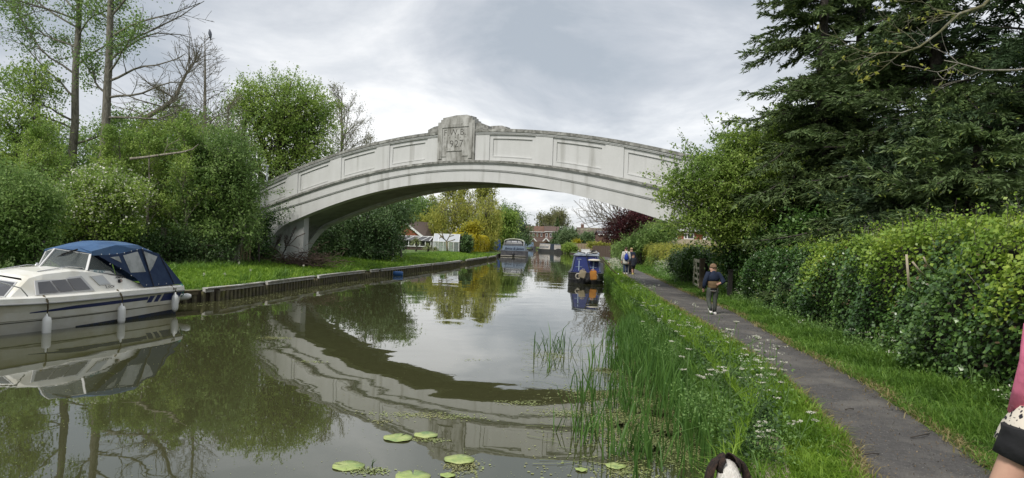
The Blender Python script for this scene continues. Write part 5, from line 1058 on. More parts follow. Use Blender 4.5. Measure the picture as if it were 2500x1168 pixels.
alder('tall tree with a leafy left side, the left one of the two thick trunks',172,33,19,.23,21,.8,[(.36,W_,.5,4,.05,1),(.42,W_+.4,.6,5,.04,1),(.48,W_-.3,.55,6,.03,1),(.5,E_,.6,3.5,.06,1),(.55,W_+.2,.5,6,.03,1),(.58,E_+.5,.7,3,.05,1),(.62,W_-.5,.5,5.5,.04,1),(.66,W_,.6,6,.03,1),(.7,E_-.6,.6,4,.05,1),(.75,W_+.3,.6,5,.03,1),(.8,E_,.6,4,.03,1),(.3,E_-.4,.3,2.5,.02,1),(.52,W_+1,.5,4,.05,1),(.34,W_-.2,.4,4.5,.03,1),(.6,W_-.1,.45,6.5,.02,1),(.7,W_+.2,.5,6.5,.02,1),(.72,E_+.2,.6,4,.03,1),(.64,W_+.5,.4,7,.0,1)])
alder('tall tree with long bare branches sweeping right, the right one of the two thick trunks',236,32,19,.25,22,.75,[(.36,E_,.25,4.2,.05,0),(.41,E_-.2,.2,4.8,.07,0),(.45,E_+.2,.4,4.5,.03,0),(.5,E_,.55,4.3,.02,0),(.53,E_-.3,.5,5,-.01,0),(.56,E_+.2,.6,4.6,.0,0),(.61,E_,.75,4.6,-.02,1),(.66,E_+.1,.7,4.5,-.02,1),(.7,E_-.4,.7,4.5,0,1),(.75,E_,.7,4,0,1),(.8,W_,.7,4,0,1),(.6,W_+.5,.6,3,.03,1),(.42,W_,.5,2,.05,1),(.47,E_+.8,.5,3,.05,1)])
def dead_pine():
    Y=38; b=Vector(base(492,Y)); rn=random.Random(31); top=W(500,88,Y); root=thing('dead_tree','bare dead tree with a straight pale trunk and a pigeon at its tip','tree',b); mb=MB(); tp=curve_pts(b,top,12,.012,rn); mb.tube(tp,[.2*(1-i/12)**.8+.012 for i in range(13)],8)
    for i in range(110):
        f=.36+.63*i/110; j=f*12; p=tp[int(j)].lerp(tp[min(12,int(j)+1)],j%1); az=rn.uniform(0,6.28); d=Vector((math.cos(az),math.sin(az)*.6,.45)); grow(mb,p,d,(1.05-f)*5.2*(.6+.6*rn.random())+.25,.035*(1.2-f),1,rn,.06,5,.7,.16,5,.009,None,.4,.25)
    mb.build('trunk',T['bark_pale'],root)
    q=W(513,84,Y); p0=q-Vector((0,0,.05)); r=thing('pigeon','grey wood pigeon perched on the tip of the dead tree','bird',p0); mb=MB(); mb.tube([q+Vector((.05,0,-.34)),q+Vector((.02,0,-.12)),q+Vector((0,0,0)),q+Vector((-.02,0,.12)),q+Vector((-.03,0,.2)),q+Vector((-.04,0,.27))],[.025,.07,.1,.085,.05,.035],10); mb.build('body',mat('feather_grey',(.12,.13,.16),.8),r); mb=MB(); mb.tube([q+Vector((-.06,0,.25)),q+Vector((-.11,0,.24))],[.015,.003],5); mb.build('beak',mat('beak',(.4,.3,.1),.6),r)
    mb=MB(); mb.tube([tp[-1]-Vector((0,0,.4)),q-Vector((0,0,.1))],.015,4); tw=mb.build('perch',T['bark_pale'],root)
dead_pine()
def leaning():
    Y=34.5; rn=random.Random(33); pts=[W(x,y,Y) for x,y in ((325,400),(338,325),(360,285),(400,262),(428,240),(442,205),(458,175),(478,148))]; b=Vector(base(322,Y)); root=thing('leaning_tree','pale leaning tree whose thick limb curves up right beside the dead tree','tree',b); mb=MB(); mb.tube([b-Vector((0,0,.2))]+pts,[.2,.17,.15,.135,.12,.105,.08,.055,.03],9)
    for i in range(26):
        k=rn.choice([4,5,6,7,7]); p=pts[k].lerp(pts[k-1],rn.random()); az=rn.uniform(-.6,.9); grow(mb,p,Vector((math.sin(az)*1.0,rn.uniform(-.6,.6),.8)),rn.uniform(.8,1.9),.03,1,rn,.06,5,.6,.15,5,.009,None,.5,.2)
    for i in range(8):
        k=rn.choice([2,3,4]); p=pts[k]; grow(mb,p,Vector((rn.choice([-1,1]),rn.uniform(-.5,.5),.35)),rn.uniform(1.8,3.6),.04,1,rn,.03,6,.6,.14,6,.009,None,.4,.2)
    mb.build('trunk',T['bark_pale'],root)
    b2=Vector(base(440,33)); root=thing('fallen_limb','long pale bare limb slanting out of the shrubs towards the bridge','branch',W(325,388,28.6)); mb=MB(); pp=[W(x,y,28.6) for x,y in ((318,388),(350,385),(400,378),(445,372),(470,365),(485,352))]; mb.tube(pp,[.06,.055,.05,.04,.03,.012],7); grow(mb,pp[2],Vector((.6,0,.9)),1.0,.025,1,rn,.0,3,.6,.2,5,.01); mb.build('limb',T['bark_pale'],root)
leaning()
# --- half bare tree right of the round tree and twiggy budding scrub behind the dead tree
def bare(name,lab,px,Y,topy,r0,seed,spread,lv=3,bud=None,nb=16,m='twig_grey',f0=.3,tilt=0,grp=None,up=.06,ymin=None,az=None,bud_s=.07,budn=7):
    b=Vector(base(px,Y)); rn=random.Random(seed); top=W(px+tilt,topy,Y); root=thing(name,lab,'tree',b,0,grp); mb=MB(); tips=[]; H_=(top-b).length; tp=curve_pts(b,top,10,.04,rn); mb.tube(tp,[r0*(1-.85*i/10)+.012 for i in range(11)],8)
    for i in range(nb):
        f=f0+(1-f0)*i/nb; j=f*10; p=tp[int(j)].lerp(tp[min(10,int(j)+1)],j%1); a=rn.uniform(0,6.28) if az is None else rn.uniform(*az); grow(mb,p,Vector((math.cos(a),math.sin(a),.75+f*.5)),spread*(1.25-f)*(.7+.5*rn.random()),r0*.35*(1.1-.6*f),lv-1,rn,up,5,.6,.15,6,.0035*Y/15,tips,.55,.2)
    mb.build('trunk',T[m],root)
    if bud:
        r=rs(seed); P=np.array([tuple(p) for p,d in tips]); Q=np.repeat(P,budn,0)+r.normal(size=(len(P)*budn,3))*.12*Y/40; V,F=leaves(Q,bud_s*Y/40,.7,.3,r); npmesh('crown',V,F,T[bud],root)
bare('budding_tree','tall twiggy tree just coming into leaf, between the round tree and the bridge crown','tree' and 835,56,235,.22,41,5.2,3,'leaf_bud',20,'twig_grey',.35,grp=None,bud_s=.06)
bare('budding_tree','low twiggy budding tree behind the dead tree and the leaning limb',400,40,215,.12,42,3.6,3,'leaf_bud',16,'twig_grey',.3,bud_s=.07)
bare('budding_tree','slender twiggy tree at the right shoulder of the half bare tree behind the parapet',905,58,330,.1,43,2.2,3,'leaf_bud',12,'twig_grey',.4,bud_s=.06)
bare('small_bare_tree','thin nearly leafless branches rising behind the dead tree on its right',560,41,240,.1,44,3.0,3,'leaf_bud',12,'twig_grey',.35,bud_s=.05)
for px,Y,ty,sd,lab in((290,29.5,330,45,'airy young tree with pale fresh leaves above the blossoming hawthorn'),(365,30,345,46,'airy young tree rising straight behind the stern canopy of the cruiser'),(455,30.2,300,47,'airy young tree left of the large bushy shrub'),(100,29,330,49,'wispy young tree between the dark bush and the tall trunks')):
    bare('young_tree',lab,px,Y,ty,.08,sd,2.3,3,'leaf_fresh',15,'bark_pale',.25,grp='airy young trees in the left bank shrubs',bud_s=.11,budn=13)
# --- ivy over the left bridge end
def ivy(name,lab,blobs,n,per,seed,lm='leaf_ivy',sz=.09,sp=.2,kind=None):
    r=rs(seed); P,k,d=blob_points(blobs,n,r,.3); Q=np.repeat(P,per,0)+r.normal(size=(n*per,3))*sp; root=thing(name,lab,'ivy',Vector(blobs[0][0])-Vector((0,0,blobs[0][1][2]))); V,F=leaves(Q,sz,.85,.4,r); npmesh('foliage',V,F,T[lm],root)
    mb=MB(); rn=random.Random(seed)
    for i in range(14): 
        j=rn.randrange(n); mb.tube(curve_pts((P[j][0],P[j][1],max(.5,P[j][2]-1.5)),P[j],4,.1,rn),.012,4,cap=False)
    mb.build('stems',T['twig_dark'],root)
ivy('ivy','dark ivy climbing over the left end of the bridge arch',[B(632,570,36,24,45,30),B(668,535,36.3,24,12,12),B(690,512,36,22,6,6),B(630,620,35,45,26,30)],240,40,51)
tree('climbing_shrub','green shrub pressing against the left end of the parapet','bush',base(618,34),[B(588,480,34,24,70),B(600,570,34,26,50)],.06,150,50,.085,.3,T['leaf_mid'],T['twig_dark'],52,stems=3)
def canes():
    rn=random.Random(6); a=Vector(base(552,31.5)); b=Vector(base(612,33)); root=thing('cane_screen','screen of upright pale canes leaning at the foot of the shrubs','fence',a)
    for i in range(30):
        t=i/29; p=a.lerp(b,t); dn=.9 if t<.7 else .6; h=W(580,560,32).z-.6; h*=rn.uniform(.75,1.05)
        mb=MB(); mb.tube([p+Vector((rn.uniform(-.03,.03),rn.uniform(-.05,.05),-.1)),p+Vector((rn.uniform(-.12,.12),rn.uniform(-.1,.1),h))],[.02,.014],5); mb.build('cane',mat(['cane_pale','cane_brown'][i%2],[(.36,.3,.19),(.2,.15,.09)][i%2],.8),root)
canes()
def brush():
    rn=random.Random(7); c=Vector(W(730,625,34.6)); c.z=gz(c.x,c.y); root=thing('brushwood_heap','tangled heap of cut brown brushwood in front of the bridge abutment','brushwood',c); mb=MB()
    for i in range(620):
        x=rn.gauss(0,1.0); p=c+Vector((x,rn.gauss(0,.35),abs(rn.gauss(0,.28))*(1.3 if x>.0 else .8))); a=rn.uniform(0,6.28); d=Vector((math.cos(a),math.sin(a)*.5,rn.uniform(-.1,.55)))*rn.uniform(.25,.85); mb.tube([p,p+d*.5+Vector((0,0,.05)),p+d],rn.uniform(.006,.017),3,cap=False)
    for x,y in (((700,640),(742,655)),((690,645),(790,652)),((660,600),(700,640)),((735,628),(770,660)),((705,600),(745,570))): mb.tube([W(*x,34),W((x[0]+y[0])/2,(x[1]+y[1])/2-6,34),W(*y,34)],.022,5)
    tag(mb.build('branches',mat('brush_brown',(.085,.055,.045),.9,(.15,.105,.08),9),root),kind='stuff')
    for i,(x,y) in enumerate((((668,612),(686,574)),((697,612),(699,575)),((690,622),(722,555)))):
        a=W(*x,34.8); b=W(*y,34.8); mb=MB(); mb.tube(curve_pts(a,b,5,.04,rn),[.03,.028,.024,.02,.012,.005],5); r2=thing('withered_branch',['short withered branch propped against the abutment wall, the left one','short withered upright twig in the middle before the abutment wall','tallest withered branch slanting across the abutment wall'][i],'branch',a); mb.build('stem',T['twig_dark'],r2)
        r=rs(60+i); n=220; t=r.uniform(.35,1,n)[:,None]; Q=np.array(a)[None]*(1-t)+np.array(b)[None]*t+r.normal(size=(n,3))*.05; V,F=leaves(Q,.06,.6,.2,r); npmesh('dry_leaves',V,F,mat('dry_dark',(.06,.045,.035),.9),r2)
brush()
for px,Y,pt,lab in((400,29.6,558,'upright weathered concrete post behind the stern of the cruiser'),(117,26.2,575,'concrete post half hidden in leaves left of the windscreen')):
    b=Vector(base(px,Y)); t=W(px,pt,Y); root=thing('concrete_post',lab,'post',b); mb=MB(); mb.hexa([(b.x-.1,b.y-.1,b.z-.2),(b.x+.1,b.y-.1,b.z-.2),(b.x+.1,b.y+.1,b.z-.2),(b.x-.1,b.y+.1,b.z-.2),(t.x-.085,b.y-.085,t.z),(t.x+.085,b.y-.085,t.z),(t.x+.085,b.y+.085,t.z),(t.x-.085,b.y+.085,t.z)]); mb.build('shaft',mat('post_stone',(.24,.215,.17),.9,(.15,.14,.11),8,bump=.4),root); mb=MB(); mb.box((t.x,b.y,t.z+.02),(.14,.14,.05)); mb.build('cap',T['post_stone'],root)
# --- dark thicket seen under the arch
tree('dark_thicket','dark green thicket filling the bank under the left part of the arch','bush',base(870,47),[B(880,560,47,85,50),B(800,590,46,55,45),B(950,530,49,50,40),B(860,610,46,90,25),B(930,590,47,48,45),B(985,510,50,25,18),B(760,620,45,35,20)],.12,560,56,.12,.5,T['leaf_dark'],T['bark_pale'],19,stems=6,shell=.3)
tree('mixed_bush','lighter green bush on the right flank of the dark thicket by the bungalow','bush',base(965,52),[B(960,520,52,42,36),B(1000,490,53,20,16),B(945,570,52,28,48)],.1,230,50,.12,.5,T['leaf_mid'],T['bark_pale'],20,stems=3,shell=.4)
# --- right: hawthorn leaning over path in front of bridge
tree('hawthorn','bright green hawthorn spreading over the right end of the bridge','tree',base(1850,23.5),[B(1760,400,22.5,75,42),B(1690,450,22,62,32),B(1800,440,22.3,80,60),B(1735,500,22.3,75,40),B(1650,480,22,40,16),B(1690,540,22,62,22),B(1800,350,22.5,50,28),B(1870,370,22.5,65,50),B(1650,420,22,36,9),B(1770,560,22.4,60,30),B(1890,440,22,60,50),B(1920,330,23,50,40),B(1830,530,22,50,40)],.14,820,50,.075,.25,T['leaf_fresh'],T['bark'],71,sprig=1.9,stems=3,shell=.3,trunk_top=W(1790,520,23.5),
     extra=[('blossom',T['blossom'],.012,.05,None)])
tree('elder_bush','bright leafy tree top rising behind the spruces at the right edge of the hawthorn','tree',base(1960,27),[B(1960,310,27,75,40),B(1900,340,27,50,40),B(2060,330,27,55,30),B(2440,270,24,80,45)],.14,300,50,.09,.32,T['leaf_fresh'],T['bark'],72,shell=.4)
tree('holly','dark glossy evergreen bush covered in ivy above the boy','bush',base(1830,24.5),[B(1830,570,23.2,62,50),B(1850,640,23,70,55),B(1930,560,23.5,80,80),B(1790,670,23.5,35,38),B(1960,460,23.5,70,70),B(1790,610,23.5,45,50),B(1900,600,21.5,60,38),B(1980,560,20,60,40)],.2,760,54,.085,.26,T['leaf_ivy'],T['bark_dark'],73,shell=.55,stems=2)
# --- spruces
def spruce(name,lab,px,Y,ztop,rb,seed,lm,n,z0=.3,lean=0,dens=1.0,tipc=True,droop=.25,zrange=None):
    b=Vector(base(px,Y)); rn=random.Random(seed); r=rs(seed); root=thing(name,lab,'tree',b,0,'dark conifers behind the hedge'); top=Vector((b.x+lean,b.y,ztop)); mb=MB(); tp=curve_pts(b,top,12,.01,rn); mb.tube(tp,[.26*(1-.85*i/12)+.02 for i in range(13)],8); A=[];D=[];Tp=[];Td=[]
    for i in range(n):
        f=z0+(1-z0)*(i+rn.random())/n; j=f*12; p=tp[int(j)].lerp(tp[min(12,int(j)+1)],j%1); az=rn.uniform(0,6.28); Ln=rb*(1-f)**.5*(.4+.75*rn.random())+.25; d=Vector((math.cos(az),math.sin(az),rn.uniform(-.15,.55))); pts=[p.copy()]; q=p.copy(); m=9
        for k in range(m):
            d=(d+Vector((rn.gauss(0,.09),rn.gauss(0,.09),(-droop if k<m*.6 else droop*1.2)*.35+rn.gauss(0,.05)))).normalized(); q=q+d*Ln/m; pts.append(q.copy())
        mb.tube(pts,[.05*(1-f)*(1-.8*k/m)+.008 for k in range(m+1)],4,cap=False)
        sd=Vector((-d.y,d.x,0)).normalized()
        for k in range(2,m+1):
            for s in(1,-1):
                for u in range(2):
                    L2=Ln*.30*(1.15-k/m*.7)*(.6+.7*rn.random()); e=(d*.8+sd*s*(.8+rn.gauss(0,.3))+Vector((0,0,rn.gauss(-.12,.25)))).normalized(); a0=pts[k].lerp(pts[k-1],rn.random()); ns=max(3,int(L2/.09*dens))
                    for w in range(ns):
                        t=w/ns; c=a0+e*L2*t+Vector((0,0,-.25*L2*t*t)); 
                        for v in range(3): A.append(tuple(c+Vector((rn.gauss(0,.02),rn.gauss(0,.02),rn.gauss(0,.02))))); g=(e+sd*s*rn.choice([-.7,.7,0])+Vector((0,0,rn.gauss(-.1,.35)))).normalized(); D.append(tuple(g))
                    if rn.random()<.25: Tp.append(tuple(a0+e*L2+Vector((0,0,-.25*L2)))); Td.append(tuple(e))
    mb.build('trunk',T['bark_dark'],root)
    A=np.array(A); D=np.array(D); V,F=leaves(A+D*.07,.17,.2,.3,r,D,.92,var=.4); V2,F2=leaves(A+D*.07,.16,.22,-.1,r,D,.88,var=.4); V=np.concatenate([V,V2]); F=np.concatenate([F,F2+len(A)*4]); npmesh('crown',V,F,T[lm],root)
    if tipc and Tp:
        Tp=np.repeat(np.array(Tp),2,0)+r.normal(size=(len(Tp)*2,3))*.03; V,F=leaves(Tp,.07,.45,.5,r); npmesh('new_shoots',V,F,T['needle_tip'],root)
    return root
spruce('spruce','big dark spruce with drooping boughs, its trunk above the middle of the hedge',2270,19,13.5,5.2,81,'needle_mid',160,.2)
spruce('spruce','spruce with a thin bare leader, the left outermost of the dark conifers',1995,22,15.5,3.6,82,'needle_mid',165,.18,lean=.0)
spruce('spruce','second thin spruce leader just right of the outermost one',2085,23,14.0,3.2,83,'needle_dark',120,.25)
spruce('spruce','dark spruce rising out of the picture at the right edge',2500,17,14.5,4.6,84,'needle_dark',130,.2)
spruce('yew','low spreading conifer with yellowish shoots between the holly and the hedge',2130,17,4.4,2.5,85,'needle_mid',70,.12,droop=.1)
spruce('yew','low spreading dark conifer just behind the right half of the hedge',2380,13.5,4.9,3.3,86,'needle_mid',74,.15,droop=.1)
spruce('yew','small conifer with brownish twigs in front of the tall spruces, left of centre',2020,21.5,5.4,2.3,87,'needle_mid',56,.2,droop=.1)
spruce('yew','shadowy conifer filling the gap above the hedge crest',2250,15.5,5.0,3.2,88,'needle_dark',100,.05,droop=.15)
# overhanging foreground branches at top right
def overhang():
    rn=random.Random(90); b0=Vector((7.8,8.6,.7)); root=thing('bare_tree','tree beyond the right edge reaching two bare mossy branches across the top right corner','tree',b0); mb=MB(); mb.tube([b0,(7.75,8.5,4),(7.6,8.2,6.6),(7.7,8.3,9)],[.16,.14,.11,.05],8); mb.build('trunk',T['bark'],root)
    for i,(pp,lab,rr) in enumerate((([(2440,-30),(2400,15),(2340,35),(2295,78),(2245,115),(2200,130),(2165,128)],'mossy bare branch crossing the sky in the top right corner',.022),([(2560,160),(2480,172),(2400,172),(2340,155),(2305,148)],'pale bare branch sweeping in from the right edge below the mossy one',.016))):
        Y=7; P=[Vector((7.6,8.2,6.3-i*.6)) if i<2 else None]+[W(x,y,Y) for x,y in pp]; mb=MB(); mb.tube(P,[rr*(1-.7*k/(len(P)-1)) for k in range(len(P))],7); tips=[]
        for j in range(9 if i==0 else 4): k=rn.randrange(2,len(P)); grow(mb,P[k],Vector((-.7,rn.uniform(-.5,.5),rn.uniform(-.7,.7))),rn.uniform(.25,.7),.006,1,rn,.03,4,.6,.2,5,.0025,tips,.5,.2)
        mb.build('limb',mat('mossy_bark',(.12,.11,.05),.9,(.2,.19,.14),14) if i==0 else T['twig_grey'],root,label=lab)
        r=rs(90+i); Q=np.array([tuple(p) for p,d in tips]); Q=Q[r.uniform(size=len(Q))<(.6 if i==0 else .2)]; Q=np.repeat(Q,3,0)+r.normal(size=(len(Q)*3,3))*.015; V,F=leaves(Q,.05,.5,.3,r); npmesh('young_leaves',V,F,T['leaf_willow'],root)
overhang()
# --- long clipped hedge
def hedge(name,lab,pts,seed,lower,upper,dens,leaf,parts=('ivy_foliage','new_growth'),twigs=True,rag=1,split=.72,grp=None):
    """pts: list of (x,y,zbase,ztop,thickness)"""
    r=rs(seed); root=thing(name,lab,'hedge',(pts[0][0],pts[0][1],pts[0][2]),0,grp); A=np.array(pts); seg=np.linalg.norm(np.diff(A[:,:2],axis=0),axis=1); cum=np.concatenate([[0],np.cumsum(seg)]); L_=cum[-1]
    def at(s): return [np.interp(s,cum,A[:,i]) for i in range(5)]
    def nrm(s):
        x1,y1=np.interp(s-.3,cum,A[:,0]),np.interp(s-.3,cum,A[:,1]); x2,y2=np.interp(s+.3,cum,A[:,0]),np.interp(s+.3,cum,A[:,1]); d=np.stack([x2-x1,y2-y1],1); d/=np.linalg.norm(d,axis=1)[:,None]; return np.stack([-d[:,1],d[:,0]],1)
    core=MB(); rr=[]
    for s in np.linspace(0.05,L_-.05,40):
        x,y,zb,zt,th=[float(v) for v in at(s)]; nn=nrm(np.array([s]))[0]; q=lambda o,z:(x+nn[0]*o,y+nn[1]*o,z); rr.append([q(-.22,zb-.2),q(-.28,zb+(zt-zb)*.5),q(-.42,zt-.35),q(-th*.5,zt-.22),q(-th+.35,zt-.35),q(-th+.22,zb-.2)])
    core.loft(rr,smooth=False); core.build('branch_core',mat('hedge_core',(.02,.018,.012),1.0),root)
    H_=float(np.mean(A[:,3]-A[:,2])); n=int(L_*H_*dens); s=r.uniform(0,L_,n); k=r.uniform(0,1,n); x,y,zb,zt,th=at(s); nn=nrm(s); hgt=zt-zb
    # profile param k: 0..0.62 front face bottom->top, .62..1 over the top
    f=np.minimum(k/.62,1); g=np.maximum(0,(k-.62)/.38); bulge=.10*np.sin(s*2.1+f*3)+.10*np.sin(s*.9+f*5+1)+.07*np.sin(s*4.7+f*9)+.10*np.sin(math.pi*f)
    off=np.where(k<.62,bulge-.25*np.maximum(0,f-.8)*2,-.15-g*th); z=np.where(k<.62,zb+hgt*f*.97,zt-.03+.10*np.sin(g*math.pi)+.06*np.sin(s*3.3+g*4)); jit=np.abs(r.normal(size=n))*.13
    off=off-np.where(k<.62,jit,0)+r.normal(size=n)*.03; z=z-np.where(k<.62,0,jit)+r.normal(size=n)*.04
    P=np.stack([x+nn[:,0]*off,y+nn[:,1]*off,z],1); N0=np.stack([nn[:,0],nn[:,1],np.where(k<.62,.45,2.5)],1)
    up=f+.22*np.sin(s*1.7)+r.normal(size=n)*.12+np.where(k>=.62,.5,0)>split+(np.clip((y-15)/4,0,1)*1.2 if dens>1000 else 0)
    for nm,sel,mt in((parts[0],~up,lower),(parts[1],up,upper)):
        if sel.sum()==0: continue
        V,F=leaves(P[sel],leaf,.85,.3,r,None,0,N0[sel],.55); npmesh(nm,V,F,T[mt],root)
    if dens>1000:
        sel=r.uniform(size=n)<.012; V,F=leaves(P[sel]+N0[sel]*.03,leaf*.85,.8,.3,r,None,0,N0[sel],.4); npmesh('dead_leaves',V,F,T['needle_dead'],root); wb=MB(); rw=random.Random(seed+1)
        for i in range(150):
            j=rw.randrange(n); a=Vector(P[j])+Vector(N0[j])*.02; wb.tube(curve_pts(a,a+Vector((rw.gauss(-.03,.05),rw.gauss(0,.16),rw.uniform(-.05,.25))),3,.08,rw),.0045,3,cap=False)
        tag(wb.build('bare_twigs',T['twig_grey'],root),kind='stuff')
    if twigs:
        m=int(L_*26*rag); s=r.uniform(0,L_,m); x,y,zb,zt,th=at(s); nn=nrm(s); off=-r.uniform(-.1,1,m)*th*.8; mb=MB(); Q=[];rn=random.Random(seed)
        for i in range(m):
            if dens>1000 and y[i]>17: continue
            h=abs(rn.gauss(.12,.12))*rag; a=Vector((x[i]+nn[i][0]*off[i],y[i]+nn[i][1]*off[i],zt[i]-.1)); b=a+Vector((rn.gauss(0,.07),rn.gauss(0,.07),.1+h)); mb.tube([a,b],.003,3,cap=False)
            for j in range(9): t=rn.random()**.7; p=a.lerp(b,t); Q.append((p.x+rn.gauss(0,.025),p.y+rn.gauss(0,.025),p.z))
        tag(mb.build('shoots',T['twig_dark'],root),kind='stuff'); V,F=leaves(np.array(Q),leaf*.75,.7,.2,r); npmesh('shoot_leaves',V,F,T[upper],root)
    return root
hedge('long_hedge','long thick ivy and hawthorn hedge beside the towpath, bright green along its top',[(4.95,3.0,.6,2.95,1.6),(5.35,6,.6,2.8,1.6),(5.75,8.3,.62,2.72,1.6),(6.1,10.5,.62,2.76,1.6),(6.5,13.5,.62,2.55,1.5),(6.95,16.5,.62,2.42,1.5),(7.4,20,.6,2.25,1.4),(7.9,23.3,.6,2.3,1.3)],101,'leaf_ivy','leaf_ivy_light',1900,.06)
def cuttings():
    for i,(x0,y0,x1,y1,r_) in enumerate(((2213,622,2219,698,.016),(2228,640,2245,662,.012),(2255,628,2262,645,.01))):
        Y=8.55+i*.1; a=W(x0,y0,Y-.15); b=W(x1,y1,Y-.12); c=W(x1+14,y1+14,Y+.35); root=thing('cut_branch',['tallest bare cut stem sticking out of the hedge','short slanted bare stub right of the tall cut stem in the hedge','tiny bare stub at the right of the cut stems in the hedge'][i],'branch',b); mb=MB(); mb.tube([a,b,c],r_,6); mb.build('stem',mat('cut_wood',(.42,.36,.26),.8),root)
    # dark post in hedge end
    b=Vector(base(1781,24)); b=Vector((W(1781,725,22.6).x,22.6,.55)); t=W(1781,664,22.6); root=thing('dark_post','dark timber post at the far end of the long hedge','post',b); mb=MB(); mb.box((b.x,b.y,(t.z+.4)/2),(.13,.13,t.z-.3)); mb.build('shaft',mat('dark_wood',(.015,.013,.011),.8),root); mb=MB(); mb.box((b.x,b.y,t.z+.06),(.16,.16,.05)); mb.build('cap',T['dark_wood'],root)
cuttings()
# --- five bar gate standing open
def gate():
    hp=Vector(W(1712,712,27.2)); hp.z=.54; a=Vector((W(1700,705,28.4).x,28.4,.54)); w=Vector(W(1692,697,31)); w.z=.54
    m=mat('gate_wood',(.58,.54,.40),.8,(.45,.42,.3),6); dm=mat('post_wood',(.12,.09,.06),.9,(.07,.055,.04),8)
    rt=thing('gate_post','brown timber gate post between the open gate and the boy','post',hp); mb=MB(); mb.box(hp+Vector((0,0,.62)),(.18,.18,1.35)); mb.build('shaft',dm,rt); mb=MB(); mb.box(hp+Vector((0,0,1.31)),(.2,.2,.05)); mb.build('cap',dm,rt)
    q=hp+Vector((.42,.9,0)); rt=thing('gate_post','second darker gate post just behind the brown one','post',q); mb=MB(); mb.box(q+Vector((0,0,.55)),(.16,.16,1.25)); mb.build('shaft',T['dark_wood'],rt); mb=MB(); mb.box(q+Vector((0,0,1.19)),(.18,.18,.05)); mb.build('cap',T['dark_wood'],rt)
    root=thing('field_gate','pale wooden five bar gate standing open beside the path','gate',hp); d=(w-hp); d.z=0; d=d.normalized(); Ln=2.9; P=lambda u,z:hp+d*u+Vector((0,0,z))-Vector((.06,0,0))
    for z,h in((.16,.09),(.42,.08),(.66,.08),(.9,.08),(1.2,.12)):
        mb=MB(); mb.bar(P(.12,z),P(Ln,z),.04,h); mb.build('rail',m,root)
    for u in(.14,Ln):
        mb=MB(); mb.bar(P(u,.08),P(u,1.28),.06,.1,d); mb.build('stile',m,root)
    for u0,u1 in((.2,1.5),(Ln-.1,1.5)):
        mb=MB(); mb.bar(P(u0,.16)-Vector((.045,0,0)),P(u1,1.18)-Vector((.045,0,0)),.03,.08); mb.build('brace',m,root)
gate()
# ------------------------------------------------------------------ far gardens and houses
mat('brick',(.30,.10,.055),.9,(.22,.075,.045),5,bump=.2); mat('brick_brown',(.17,.095,.07),.9,(.12,.07,.055),4); mat('roof_tile',(.13,.085,.07),.85,(.085,.06,.052),2.5,stretch=(.2,1,3)); mat('roof_red',(.17,.09,.06),.85,(.10,.065,.05),1.2)
mat('upvc',(.72,.72,.71),.4); mat('render_beige',(.42,.35,.25),.9,(.36,.3,.22),3); mat('slate_grey',(.1,.1,.105),.8,(.07,.07,.072),3); mat('wood_dark',(.05,.035,.03),.85,(.09,.06,.045),6,stretch=(1,1,6)); mat('wood_light',(.36,.27,.19),.85,(.28,.2,.14),5,stretch=(6,1,1)); mat('wood_brown',(.12,.085,.06),.9,(.09,.06,.045),5,stretch=(6,1,1))
def window(root,x,y,z0,w,h,split=True,name='window'):
    mb=MB(); t=.08*w/1.2+.03
    mb.box((x,y,z0+t/2),(w,.1,t)); mb.box((x,y,z0+h-t/2),(w,.1,t)); mb.box((x-w/2+t/2,y,z0+h/2),(t,.098,h-2*t)); mb.box((x+w/2-t/2,y,z0+h/2),(t,.098,h-2*t))
    if split: mb.box((x-w*.17,y,z0+h/2),(t,.096,h-2*t))
    f=mb.build(name,T['upvc'],root); mb=MB(); mb.quad((x-w/2+t,y-.01,z0+t),(x+w/2-t,y-.01,z0+t),(x+w/2-t,y-.01,z0+h-t),(x-w/2+t,y-.01,z0+h-t)); mb.build('pane',T['tinted_glass'],f)
    mb=MB(); mb.box((x,y-.06,z0-.04),(w+.15,.12,.07)); mb.build('sill',T['upvc'],f)
